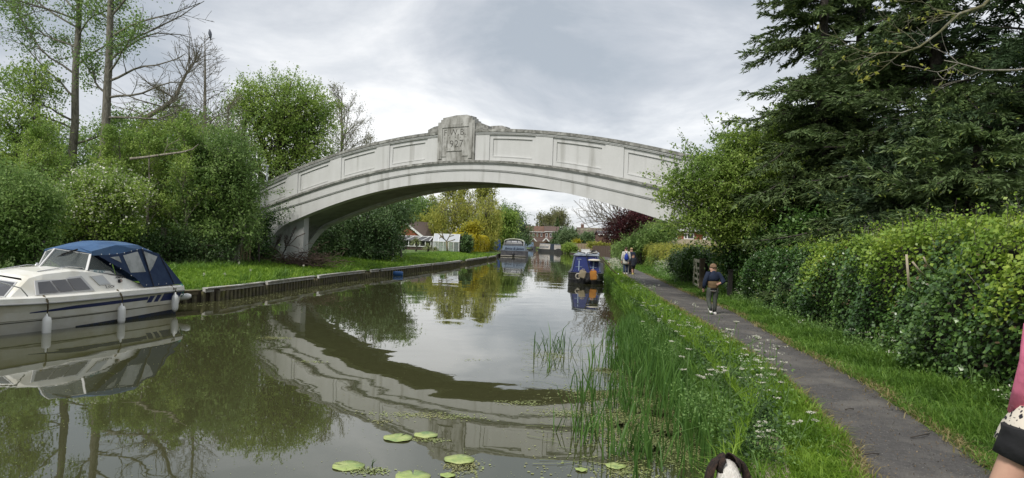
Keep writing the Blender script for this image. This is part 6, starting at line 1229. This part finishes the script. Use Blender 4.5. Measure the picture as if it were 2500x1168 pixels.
def house(name,lab,px0,px1,Y,ye,yr,wins,wm,rm,depth=8,z0=.6,chim=None,low=None,inset=.3,gables=(),cat='house'):
    a=W(px0,600,Y).x; b=W(px1,600,Y).x; pm=(px0+px1)/2; ze=W(pm,ye,Y).z; zr=W(pm,yr,Y+depth/2).z; root=thing(name,lab,cat,((a+b)/2,Y+depth/2,z0))
    mb=MB(); mb.box(((a+b)/2,Y+depth/2,(ze+z0-.3)/2),(b-a,depth,ze-z0+.3)); mb.prism([(a,Y+.1,ze-.02),(a,Y+depth-.1,ze-.02),(a,Y+depth/2,zr-.1)],(b-a,0,0)); mb.build('wall',wm,root)
    mb=MB(); 
    for s in(-1,1):
        e=Y-inset if s<0 else Y+depth+inset; mb.hexa([(a-.25,e,ze-.12),(b+.25,e,ze-.12),(b+.25,Y+depth/2,zr),(a-.25,Y+depth/2,zr),(a-.25,e,ze+.02),(b+.25,e,ze+.02),(b+.25,Y+depth/2,zr+.15),(a-.25,Y+depth/2,zr+.15)])
    rf=mb.build('roof',rm,root); mb=MB(); mb.box(((a+b)/2,Y-inset-.04,ze-.08),(b-a+.5,.1,.2)); mb.build('gutter_board',T['upvc'],root)
    for c in chim or []:
        x=W(c,600,Y).x; mb=MB(); mb.box((x,Y+depth/2,zr+.3),(.9,.6,1.4)); ch=mb.build('chimney',wm,rf)
        for k in(-1,1): mb=MB(); mb.lathe((x+k*.22,Y+depth/2,zr+1.0),[(.13,0),(.1,.45)],8); mb.build('chimney_pot',T['brick'],ch)
    for px,y0,y1,w in wins:
        x=W(px,600,Y).x; zt=W(px,y0,Y).z; zb=W(px,y1,Y).z; window(root,x,Y-.04,zb,w*Y/1640,zt-zb,w>7)
    if low:
        y0,y1,d,m=low; mb=MB(); zt=W(pm,y0,Y).z; zb=W(pm,y1,Y-d).z; mb.hexa([(a,Y-d,zb-.1),(b,Y-d,zb-.1),(b,Y-.02,zt-.1),(a,Y-.02,zt-.1),(a,Y-d,zb+.05),(b,Y-d,zb+.05),(b,Y-.02,zt+.05),(a,Y-.02,zt+.05)]); mb.build('porch_roof',m,root)
        mb=MB(); mb.box(((a+b)/2,Y-d/2+.2,(zb+z0)/2-.15),(b-a-.4,d-.5,zb-z0)); mb.build('porch_wall',wm,root)
        for g in gables:
            x=W(g,600,Y-d).x; s=8*Y/1640; mb=MB()
            for k in(-1,1): mb.bar((x+k*s,Y-d-.15,zb-.1),(x,Y-d-.15,zb+s*.95),.12,.35)
            mb.build('gable_board',T['upvc'],root); mb=MB(); mb.prism([(x-s,Y-d-.1,zb-.1),(x+s,Y-d-.1,zb-.1),(x,Y-d-.1,zb+s*.9)],(0,1.5,0)); mb.build('gable',m,root)
    return root
house('terraced_house','left terraced brick house with brown roof beyond the far boats','x' and 1283,1329,262,566,553,[(1284.5,570,577,3.4),(1291,570,577,3.4),(1301,570,577,5),(1311,570,577,3),(1321,569.5,578,4)],T['brick_brown'],T['roof_red'],9,low=(580,590,4,T['roof_tile']),gables=(1302,))
house('terraced_house','taller terraced brick house right of the brown roofed one, beside the dark shrubs',1329.6,1364,259,566,554,[(1333.5,570,579,5),(1343.5,570,579,5)],T['brick_brown'],T['roof_tile'],9,low=(580,590,4,T['roof_tile']),gables=(1323.5+9,))
house('brick_house','brick house with a chimney and long mossy roof behind the pale fence',1412,1500,205,575,558,[(1420,576.5,586,8.5),(1475,577,585,7)],T['brick_brown'],mat('roof_mossy',(.15,.12,.09),.9,(.09,.07,.06),1.5,c3=(.2,.19,.13),s3=.5),9,chim=(1424,))
house('brick_house','small gabled brick house in front of the mossy roof, left of the purple tree',1462,1512,150,573,566,[(1487,578,585,6),(1498,578,585,5)],T['brick_brown'],T['slate_grey'],7)
house('brick_house','orange brick house with white windows seen under the hawthorn branches',1622,1775,72,562,528,[(1644,570,584,15),(1681,569,585,25),(1728,571,585,26)],T['brick'],T['roof_tile'],8,inset=.35)
def right_house_extras():
    Y=71.6; mb=MB(); a=W(1622,600,Y).x; b=W(1775,600,Y).x; zt=W(1690,585,Y).z; root=thing('house_extension','beige rendered ground floor bay with a grey lean-to roof on the orange brick house','extension',((a+b)/2,Y,.6)); mb.box(((a+b)/2,Y-.3,(zt+.4)/2),(b-a,1.2,zt-.4)); mb.build('wall',T['render_beige'],root)
    mb=MB(); x0=W(1622,600,69).x; x1=W(1664,600,69).x; zh=W(1640,588,70.9).z; zl=W(1640,600,67.5).z; mb.hexa([(x0,67.5,zl-.1),(x1,67.5,zl-.1),(x1-.8,70.88,zh-.1),(x0,70.88,zh-.1),(x0,67.5,zl),(x1,67.5,zl),(x1-.8,70.88,zh),(x0,70.88,zh)]); mb.build('lean_to_roof',T['slate_grey'],root); mb=MB(); mb.box(((x0+x1)/2,67.42,zl-.06),(x1-x0,.1,.18)); mb.build('fascia_board',T['upvc'],root)
    mb=MB(); mb.box(((x0+x1)/2,69,(zl-.2+.4)/2),(x1-x0-.2,2.8,zl-.55)); mb.build('lean_to_wall',T['render_beige'],root)
    p=Vector(base(1636,66)); root=thing('telegraph_post','slim dark post in front of the orange brick house','post',p); mb=MB(); mb.tube([p,(p.x,p.y,W(1636,572,66).z)],.09,8); mb.build('shaft',T['bark_dark'],root); mb=MB(); mb.lathe((p.x,p.y,W(1636,572,66).z),[(.1,0),(.1,.05),(.02,.12)],8); mb.build('cap',T['galvanised'],root)
right_house_extras()
def tower():
    a=W(1280,600,430).x; b=W(1293,600,430).x; z=W(1287,551,430).z; root=thing('tower_block','small grey concrete block rising behind the trees at the end of the canal','building',((a+b)/2,433,.7)); mb=MB(); mb.box(((a+b)/2,433,z/2),(b-a,6,z)); mb.build('wall',mat('grey_cladding',(.3,.3,.29),.8,(.24,.24,.24),.5),root); mb=MB(); mb.box(((a+b)/2,433,z+.4),(b-a+.8,6.8,.8)); mb.build('roof',T['slate_grey'],root)
tower()
def bungalow():
    q=lambda x,y,Y:W(x,y,Y); gl,gr,ap,a2,er,=q(930,577,112),q(1031,577,112),q(983,540,112),q(1052,546.5,121),q(1073,576,121); a2.z=ap.z; er.z=gr.z; z0=.6
    root=thing('bungalow','orange brick bungalow with striped brown roof and white gable board beyond the lawn','house',((gl.x+gr.x)/2,116,z0)); dv=er-gr
    mb=MB(); mb.hexa([(gl.x,gl.y,z0-.2),(gr.x,gr.y,z0-.2),(er.x,er.y,z0-.2),(gl.x+dv.x,gl.y+dv.y,z0-.2),gl,gr,er,gl+dv]); mb.prism([gl,gr,ap],dv*.98); mb.build('wall',T['brick'],root)
    up=Vector((0,0,.12)); off=-dv.normalized()*.35; e=(gr-ap).normalized()*.5; e2=(gl-ap).normalized()*.5
    m=mat('roof_striped',(.13,.095,.08),.8,(.1,.07,.06),5); mb=MB(); mb.hexa([gr+e+off,er+e,a2,ap+off,gr+e+off+up,er+e+up,a2+up,ap+off+up]); mb.hexa([gl+e2+off,gl+dv+e2,a2-Vector((.01,0,0)),ap+off-Vector((.01,0,0)),gl+e2+off+up,gl+dv+e2+up,a2+up-Vector((.01,0,0)),ap+off+up-Vector((.01,0,0))]); rf=mb.build('roof',m,root)
    mb=MB(); 
    for i in range(1,10): t=i/10; a=(ap+off).lerp(gr+e+off,t)+up*1.25; b=a2.lerp(er+e,t)+up*1.25; mb.bar(a,b,.1,.05)
    mb.build('tile_course',mat('tile_edge',(.3,.24,.21),.8),rf)
    mb=MB(); mb.bar(ap+off*1.1+up,gr+e+off*1.1+up*.2,.08,.34); mb.bar(gr+e+off*1.1,er+e,.12,.16); mb.bar(a2+up*1.3,er+e+up*1.3,.1,.1); mb.build('barge_board',T['upvc'],root)
    # timber lean-to greenhouse in front
    Y=92; a=q(957,600,Y); b=q(1052,600,Y); root=thing('garden_shed','low dark timber shed with a glazed lean-to roof beside the palms','shed',((a.x+b.x)/2,Y,z0)); ze=q(1000,588,Y).z; zr=q(1000,578,Y+2).z; zs=q(1000,601,Y).z
    mb=MB(); mb.box(((a.x+b.x)/2,Y+1.2,(zs+.3)/2),(b.x-a.x,2.4,zs-.3)); mb.build('wall',T['wood_dark'],root)
    mb=MB(); mb.hexa([(a.x-.2,Y-.2,ze),(b.x,Y-.2,ze),(b.x,Y+2.2,zr),(a.x+.6,Y+2.2,zr),(a.x-.2,Y-.2,ze+.05),(b.x,Y-.2,ze+.05),(b.x,Y+2.2,zr+.05),(a.x+.6,Y+2.2,zr+.05)]); r=mb.build('roof',T['slate_grey'],root)
    mb=MB()
    for i in range(6): t=i/5; x=a.x+(b.x-a.x)*t; mb.bar((x-.2,Y-.22,ze+.08),(min(x+.6,b.x),Y+2.2,zr+.08),.1,.05)
    mb.box(((a.x+b.x)/2+.3,Y+2.2,zr+.1),(b.x-a.x-.6,.1,.1)); mb.build('glazing_bar',T['upvc'],r)
    mb=MB()
    for i in range(8): x=a.x+(b.x-a.x)*i/7; mb.box((x,Y-.05,(ze+zs)/2),(.09,.09,ze-zs))
    mb.box(((a.x+b.x)/2,Y-.06,zs),(b.x-a.x,.11,.09)); mb.build('window_frame',T['upvc'],root)
    mb=MB(); mb.box(((a.x+b.x)/2,Y+1.3,(ze+zs)/2),(b.x-a.x-.1,2.2,ze-zs)); mb.build('dark_interior',mat('interior_dark',(.03,.03,.03),.9),root)
    Y=84; c=q(981,622,Y); z0=gz(c.x,Y); zt=q(981,604,Y).z; root=thing('wheelie_bin','grey wheelie bin standing against the dark shed','bin',(c.x,Y,z0)); mb=MB(); w=.3; mb.hexa([(c.x-.24,Y-.25,z0+.05),(c.x+.24,Y-.25,z0+.05),(c.x+.24,Y+.25,z0+.05),(c.x-.24,Y+.25,z0+.05),(c.x-w,Y-.33,zt),(c.x+w,Y-.33,zt),(c.x+w,Y+.33,zt),(c.x-w,Y+.33,zt)]); mb.build('body',mat('bin_grey',(.1,.105,.12),.5),root); mb=MB(); mb.box((c.x,Y,zt+.05),(.68,.75,.07)); mb.build('lid',mat('bin_lid',(.35,.36,.38),.5),root)
    for s in(-1,1): mb=MB(); mb.lathe((c.x+s*.26,Y+.22,z0+.1),[(.1,-.03),(.1,.03)],10,Matrix.Rotation(R(90),3,'Y')); mb.build('wheel',T['rubber'],root)
bungalow()
def greenhouse():
    Y=79; x0=W(1057,600,Y).x; x1=W(1120,600,Y).x; D=2.6; z0=.72; ze=W(1090,591,Y).z; zr=W(1095,572.5,Y+1.3).z; root=thing('greenhouse','glass greenhouse with white frame beside the golden hedge','greenhouse',((x0+x1)/2,Y+D/2,z0)); g=mat('glass_greenhouse',(.55,.62,.6),.08,alpha=.35,spec=.8); fr=T['upvc']
    mb=MB(); mb.quad((x0,Y,z0),(x1,Y,z0),(x1,Y,ze),(x0,Y,ze)); mb.quad((x0,Y+D,z0),(x1,Y+D,z0),(x1,Y+D,ze),(x0,Y+D,ze))
    for x in(x0,x1): mb.quad((x,Y,z0),(x,Y+D,z0),(x,Y+D,ze),(x,Y+D/2,zr),(x,Y,ze))
    mb.build('wall_glass',g,root); mb=MB(); mb.quad((x0,Y,ze),(x1,Y,ze),(x1,Y+D/2,zr),(x0,Y+D/2,zr)); mb.quad((x0,Y+D,ze),(x1,Y+D,ze),(x1,Y+D/2,zr),(x0,Y+D/2,zr)); mb.build('roof_glass',mat('roof_glass',(.5,.52,.55),.12,alpha=.85,spec=.8),root)
    mb=MB(); t=.055
    for i in range(6):
        x=x0+(x1-x0)*i/5
        for yy in(Y,Y+D): mb.bar((x,yy,z0),(x,yy,ze),t,t)
        if i in(0,5,1): mb.bar((x,Y-.02,ze),(x,Y+D/2,zr+.02),t,t); mb.bar((x,Y+D+.02,ze),(x,Y+D/2,zr+.02),t,t)
    for x in(x0,x1):
        for k in range(1,4): mb.bar((x,Y+D*k/4,z0),(x,Y+D*k/4,ze+(zr-ze)*(1-abs(k/4-.5)*2)),t,t)
        mb.bar((x,Y,ze),(x,Y+D,ze),t,t)
    for yy,z in((Y,z0),(Y+D,z0),(Y,ze),(Y+D,ze),(Y+D/2,zr)): mb.bar((x0,yy,z+.02),(x1,yy,z+.02),t*1.3,t*1.3)
    mb.bar((x0,Y+D,(z0+ze)/2),(x1,Y+D,(z0+ze)/2),t,t); mb.build('frame',fr,root)
    c=Vector(((x0+x1)/2+.7,Y+1.4,z0)); root=thing('plant_stand','small wooden stand with a terracotta pot inside the greenhouse','stand',c); mb=MB(); mb.box(c+Vector((0,0,.5)),(.8,.4,.05)); [mb.box(c+Vector((s*.35,u*.15,.25)),(.05,.05,.5)) for s in(-1,1) for u in(-1,1)]; mb.build('table',T['wood_light'],root); mb=MB(); mb.lathe(c+Vector((0,0,.53)),[(.1,0),(.15,.25),(.05,.4),(.02,.55)],10); mb.build('pot',mat('terracotta',(.35,.2,.12),.85),root)
    p=Vector(base(1139,80)); root=thing('fence_post','pale grey post between the greenhouse and the golden hedge','post',p); mb=MB(); mb.box(p+Vector((0,0,.85)),(.16,.16,1.8)); mb.build('shaft',T['post_stone'],root); mb=MB(); mb.box(p+Vector((0,0,1.77)),(.19,.19,.05)); mb.build('cap',T['post_stone'],root)
    a=p; b=Vector(base(1122,84)); root=thing('garden_fence','dark fence panel behind the pale grey post','fence',a+Vector((-.2,.1,0))); mb=MB(); mb.bar(a+Vector((-.2,.1,.8)),b+Vector((0,0,.8)),.05,1.4); mb.build('board_panel',T['wood_dark'],root)
greenhouse()
def palm(px,Y,yt,yb,rad,seed,lab,trunk=True):
    b=Vector(base(px,Y)); c=W(px,yt,Y); r=rs(seed); root=thing('cabbage_palm',lab,'palm',b,0,'spiky cabbage palms by the greenhouse'); mb=MB(); mb.tube([b,Vector((b.x+.1,b.y,(b.z+c.z)/2)),c],[.13,.1,.1],7); mb.build('trunk',T['bark'],root)
    n=150; V=[];F=[]
    for i in range(n):
        d=Vector((r.normal(),r.normal(),r.uniform(-.45,1.1))).normalized(); Ln=rad*Y/1640*r.uniform(.75,1.15); s=Vector((-d.y,d.x,0)); s=s.normalized() if s.length>.01 else Vector((1,0,0)); w=.05*Y/80
        m=c+d*Ln*.55; t=c+d*Ln-Vector((0,0,Ln*.28)); k=len(V); V+=[tuple(c-s*w*.5),tuple(c+s*w*.5),tuple(m+s*w*.6),tuple(m-s*w*.6),tuple(t+s*w*.1),tuple(t-s*w*.1)]; F+=[(k,k+1,k+2,k+3),(k+3,k+2,k+4,k+5)]
    npmesh('fronds',np.array(V),np.array(F),T['palm_leaf'],root)
palm(1015,81,590,622,19,1,'tallest cabbage palm on its trunk in front of the dark shed'); palm(1044,80,603,622,17,2,'middle cabbage palm just left of the greenhouse'); palm(1062,78.5,610,622,15,3,'shortest cabbage palm against the greenhouse corner')
def little_tree():
    Y=77; b=Vector(base(1093,Y)); rn=random.Random(3); root=thing('pollard_tree','small leafless pollarded tree before the greenhouse','tree',b); mb=MB(); t=W(1090,590,Y); mb.tube([b,t],[.12,.1],7)
    for pts in (((1090,590),(1080,578),(1071,571)),((1080,578),(1072,582)),((1083,581),(1078,566)),((1090,590),(1097,578),(1103,563)),((1097,578),(1108,575)),((1099,572),(1095,561)),((1091,591),(1103,588),(1111,585)),((1085,585),(1074,576)),((1103,563),(1106,557))): mb.tube([W(x,y,Y) for x,y in pts],.06,6)
    mb.build('trunk',mat('bark_olive',(.2,.17,.09),.9,(.13,.11,.07),8),root)
little_tree()
hedge('golden_hedge','clipped golden yellow conifer hedge running along the bank behind the greenhouse',[(-5.2,80.5,.6,3.0,2.0),(-4.75,88,.6,3.0,2.0),(-4.4,96,.6,3.05,2.0),(-3.9,108,.6,2.95,2.0),(-3.6,122,.6,2.9,2.0)][::-1],102,'leaf_goldhedge','leaf_goldhedge',90,.3,('clipped_foliage','clipped_top'),False,1,1.5)
hg=[o for o in bpy.data.objects if o.name.startswith('golden_hedge')][0]
tree('dark_hedge_end','dark unclipped conifer end of the golden hedge','shrub',base(1141,79),[B(1141,595,79,5,20)],.08,70,40,.2,.3,T['leaf_dark'],T['bark_dark'],111)
tree('golden_shrub','bright yellow shrub rising above the golden hedge','shrub',base(1150,90),[B(1142,566,90,15,9),B(1155,560,90,10,12),B(1132,572,90,9,7)],.1,90,40,.26,.42,T['leaf_yellow'],T['bark'],112,shell=.4)
# --- trees beyond
def wil(lab,blobs,seed,px,Y,n=300,lm='leaf_willow'):
    return tree('weeping_willow',lab,'tree',base(px,Y),blobs,.4,n,34,.30,.5,T[lm],T['bark'],seed,shell=.6,aspect=.3,hang=2.6,flat=.6)
wil('broad yellow green weeping willow behind the bungalow and greenhouse',[B(1100,510,118,52,30),B(1160,520,118,40,28),B(1085,545,118,40,24),B(1195,535,116,30,38),B(1140,495,119,40,18)],121,1130,118,430)
wil('taller golden weeping willow curtain nearest the canal',[B(1195,510,112,26,32),B(1185,550,112,34,30),B(1160,550,112,30,28)],122,1185,112,260)
bare('budding_tree','bare topped budding tree sticking out above the willows',1108,124,466,.3,123,7,3,'leaf_willow',14,'bark',.45,bud_s=.09); bare('budding_tree','second budding bare top above the willow curtain on the right',1185,124,470,.3,124,7,3,'leaf_willow',14,'bark',.5,bud_s=.09)
tree('background_tree','light green rounded trees behind the bungalow roof','tree',base(1040,150),[B(1035,515,150,38,28),B(1010,505,150,22,22),B(1060,530,150,26,24),B(985,530,150,35,30)],.4,200,40,.36,1.1,T['leaf_mid'],T['bark'],125,shell=.5)
tree('background_tree','yellow green tree low behind the ridge of the bungalow','tree',base(1045,135),[B(1045,545,135,30,14),B(1010,548,135,28,12)],.3,90,40,.34,.9,T['leaf_willow'],T['bark'],126,shell=.5)
tree('background_tree','mid green tree right of the willow, above the grey wide boat','tree',base(1232,140),[B(1228,560,140,24,34),B(1240,545,140,22,26),B(1215,585,140,22,22)],.4,210,44,.34,.9,T['leaf_fresh'],T['bark_dark'],127,shell=.5)
tree('background_tree','tall feathery dark tree behind the mid green one at the canal bend','tree',base(1255,170),[B(1245,530,170,22,16),B(1262,550,170,18,22),B(1272,575,170,14,24),B(1230,520,170,14,12)],.4,180,30,.36,1.2,T['leaf_grey'],T['bark_dark'],128,shell=.4)
tree('background_shrub','dark shrubs at the waterside behind the roof of the grey boat','shrub',base(1250,150),[B(1255,592,150,28,14),B(1280,585,190,12,14)],.2,120,36,.3,.7,T['leaf_dark'],T['bark_dark'],129,shell=.4)
bare('budding_tree','pale budding tree left of the tall central conifer beyond the houses',1335,300,545,.5,130,12,3,'leaf_bud',14,'twig_grey',.3,bud_s=.09); bare('budding_tree','thin tall bare tree with twigs behind the central conifer',1366,290,530,.4,131,9,3,'leaf_bud',12,'twig_grey',.4,bud_s=.06)
def cone(lab,px,Y,yt,w,seed,lm,yb=600):
    b=Vector(base(px,Y)); t=W(px,yt,Y); r=rs(seed); root=thing('conifer',lab,'tree',b,0,'conifers beyond the canal bend'); mb=MB(); mb.tube([b,t],[.3,.05],6); mb.build('trunk',T['bark_dark'],root); n=4200; f=r.uniform(0,1,n)**.7; a=r.uniform(0,6.28,n); lay=.65+.35*np.sin(f*50+a*2); R_=w*Y/1640*(f)*lay*r.uniform(.4,1,n); z=t.z-(t.z-b.z-.5)*f; P=np.stack([b.x+R_*np.cos(a),b.y+R_*np.sin(a),z-R_*.2],1); D=np.stack([np.cos(a),np.sin(a),-.2+0*a],1); V,F=leaves(P,.55*Y/230,.35,.3,r,D,.7); npmesh('crown',V,F,T[lm],root)
cone('blue green conifer, leftmost, above the left terraced house',1309,300,543,13,141,'needle_blue'); cone('blue green conifer with a thin tip beside the leftmost one',1319,298,540,15,142,'needle_blue'); cone('tall central conifer above the terraced roofs',1358,270,530,30,143,'needle_mid'); cone('small dark conifer between the shrubs and the chimney house',1396,230,552,12,144,'needle_dark'); cone('second small dark conifer by the chimney house',1406,225,558,12,145,'needle_dark')
tree('garden_shrub','dark evergreen shrub at the water edge right of the white narrowboat','shrub',base(1370,190),[B(1372,590,190,18,26),B(1362,600,190,14,18)],.2,190,40,.36,.8,T['leaf_dark'],T['bark_dark'],151,shell=.5)
tree('garden_shrub','silvery green bushy tree beside the dark evergreen','shrub',base(1390,182),[B(1390,578,182,20,18),B(1400,592,182,14,14),B(1380,595,182,16,12)],.2,190,40,.34,.7,T['leaf_grey'],T['bark'],152,shell=.5)
tree('garden_shrub','bright leafy bush hanging over the far bank','shrub',base(1392,160),[B(1390,607,160,14,9),B(1402,612,160,10,6)],.1,120,40,.26,.5,T['leaf_fresh'],T['bark'],153,shell=.4)
tree('garden_shrub','round palm like bush before the chimney house','shrub',base(1436,180),[B(1437,585,180,16,13)],.2,120,40,.36,.6,T['leaf_grey'],T['bark'],154,shell=.5)
tree('garden_shrub','low yellow green shrubs above the dark fence','shrub',base(1460,130),[B(1455,600,130,18,5),B(1480,603,130,15,5)],.1,90,36,.22,.4,T['leaf_willow'],T['bark'],155,shell=.3); tree('garden_shrub','small orange yellow shrub at the left end of the pale fence','shrub',base(1408,175),[B(1408,592,175,6,5)],.1,40,30,.26,.4,T['leaf_yellow'],T['bark'],156,shell=.3)
def fence(lab,p0,p1,yt0,yt1,m,n):
    a=Vector(base(*p0)); b=Vector(base(*p1)); za=W(p0[0],yt0,p0[1]).z; zb=W(p1[0],yt1,p1[1]).z; root=thing('garden_fence',lab,'fence',a)
    for i in range(n):
        t0,t1=i/n,(i+1)/n; q0=a.lerp(b,t0); q1=a.lerp(b,t1); z0=za+(zb-za)*t0; z1=za+(zb-za)*t1; d=(q1-q0); nn=Vector((-d.y,d.x,0)).normalized()*.03
        mb=MB(); mb.hexa([q0-nn+Vector((0,0,-.1)),q1-nn*1+Vector((0,0,-.1)),q1+nn,q0+nn,Vector((q0.x,q0.y,z0))-nn,Vector((q1.x,q1.y,z0))-nn,Vector((q1.x,q1.y,z0))+nn,Vector((q0.x,q0.y,z0))+nn]); mb.build('board_panel',m,root)
        mb=MB(); mb.box((q0.x,q0.y-.05,z0/2+.1),(.14,.14,z0+.1)); mb.build('post',T['wood_brown'],root)
fence('pale new wooden garden fence behind the blue narrowboat',(1393,172),(1450,150),595,595,T['wood_light'],8); fence('brown weathered garden fence along the left of the towpath ahead',(1447,112),(1497,92),601,601,T['wood_brown'],9)
fence('brown panel fence behind the white narrowboat below the terraced houses',(1303,252),(1330,250),590,590,T['wood_brown'],6)
hedge('garden_hedge','bright green hedge ahead at the right of the towpath beyond the walkers',[(13.7,92,.6,3.1,2),(11.6,74,.6,2.9,2),(10.3,60,.6,2.7,2)][::-1],103,'leaf_mid','leaf_fresh',140,.16,rag=.4)
hedge('field_hedge','low yellow green hedge beyond the gate below the orange brick house',[(10.6,33,.6,2.15,1.5),(10.4,40,.6,2.3,1.5),(10.7,48,.6,2.35,1.5),(11.2,57,.6,2.3,1.5)],104,'leaf_fresh','leaf_willow',420,.09,rag=1,split=.4)
ivy('ivy_bush','dark ivy bush swallowing the hedge end behind the open gate',[B(1680,650,31.6,30,38,25),B(1700,630,31,25,22,20),B(1655,640,33,25,20,20),B(1725,640,30,25,26,20)],300,44,105,'leaf_ivy',.08,.16)
tree('purple_plum','purple leaved tree beyond the bridge at the right','tree',base(1560,60),[B(1555,552,60,48,30),B(1508,565,60,32,22),B(1540,525,60,30,20),B(1590,540,60,36,24),B(1500,582,60,22,8)],.2,260,46,.14,.5,T['leaf_purple'],T['bark_dark'],161,shell=.4)
tree('garden_tree','green leafed thicket below and right of the purple tree','tree',base(1585,57),[B(1600,580,57,34,30),B(1560,600,57,34,14),B(1625,562,57,20,26),B(1535,604,58,22,12)],.14,300,46,.12,.45,T['leaf_mid'],T['bark_dark'],162,shell=.35,stems=4)
def arcs():
    Y=68; rn=random.Random(9); b=Vector(base(1530,Y)); root=thing('bare_tree','leafless tree with thin arching branches left of the purple tree','tree',b); mb=MB(); s=W(1515,548,Y); mb.tube([b,W(1525,580,Y),s],[.22,.18,.14],7)
    for x,y in((1412,515),(1408,535),(1415,550),(1440,498),(1465,492),(1490,490),(1425,560),(1450,540),(1500,500)):
        e=W(x,y,Y+rn.uniform(-2,2)); p=curve_pts(s,e,7,.06,rn,.08); mb.tube(p,[.09,.075,.06,.05,.04,.03,.025,.015],5)
        for k in(2,3,4,5,6): grow(mb,p[k],(p[k]-p[k-1])+Vector((rn.uniform(-.4,.2),rn.uniform(-.5,.5),.5)),rn.uniform(1.2,2.4),.035,1,rn,.06,4,.6,.16,5,.016,None,.5,.2)
    mb.build('trunk',T['twig_grey'],root)
arcs()
# far hedgerow masses that close the horizon
def horizon():
    r=rs(200); rn=random.Random(200)
    specs=[('left far belt of trees on the horizon behind the gardens',-190,-25,270,9,'leaf_mid'),('right far belt of trees on the horizon behind the brick houses',30,230,300,9,'leaf_grey'),('far belt of trees closing the end of the canal',-25,32,330,6.5,'leaf_grey')]
    for lab,x0,x1,y,h,lm in specs:
        n=int((x1-x0)*5); x=r.uniform(x0,x1,n); hh=h*(.6+.4*np.sin(x*.11)*np.sin(x*.047+1))+r.uniform(-1,1,n); t=r.uniform(0,1,n)**.6; P=np.stack([x,y+r.normal(size=n)*3,.7+hh*t],1); Q=np.repeat(P,26,0)+r.normal(size=(n*26,3))*1.1; V,F=leaves(Q,.75,.7,.3,r); tag(npmesh('far_wood',V,F,T[lm]),kind='stuff',label=lab)
horizon()
# left: greenery behind the left shrubs so no bare field shows
def left_fill():
    r=rs(210); specs=[('background_tree','broad leafy tree far left behind the dark bush',-60,50,[B(-30,420,50,110,80),B(-150,450,50,120,90),B(60,500,50,90,70)]),('background_tree','leafy tree low behind the pale green shrub and leaning limb',300,50,[B(300,480,50,110,70),B(430,500,50,100,70),B(180,520,50,100,60)]),('background_tree','leafy tree low behind the left bridge end',590,60,[B(560,520,60,100,60),B(700,500,60,90,60),B(820,540,62,80,50)])]
    for i,(nm,lab,px,Y,bl) in enumerate(specs): tree(nm,lab,'tree',base(px,Y),bl,.3,360,44,.16,.7,T['leaf_mid'],T['bark_dark'],211+i,shell=.35)
    tree('background_tree','dark trees low behind the right hedge and spruces','tree',base(2250,34),[B(1900,560,36,120,90),B(2100,520,36,140,110),B(2350,500,36,160,130),B(2600,480,36,160,140),B(2000,420,36,90,60)],.3,620,44,.15,.6,T['leaf_dark'],T['bark_dark'],215,shell=.2)
left_fill()
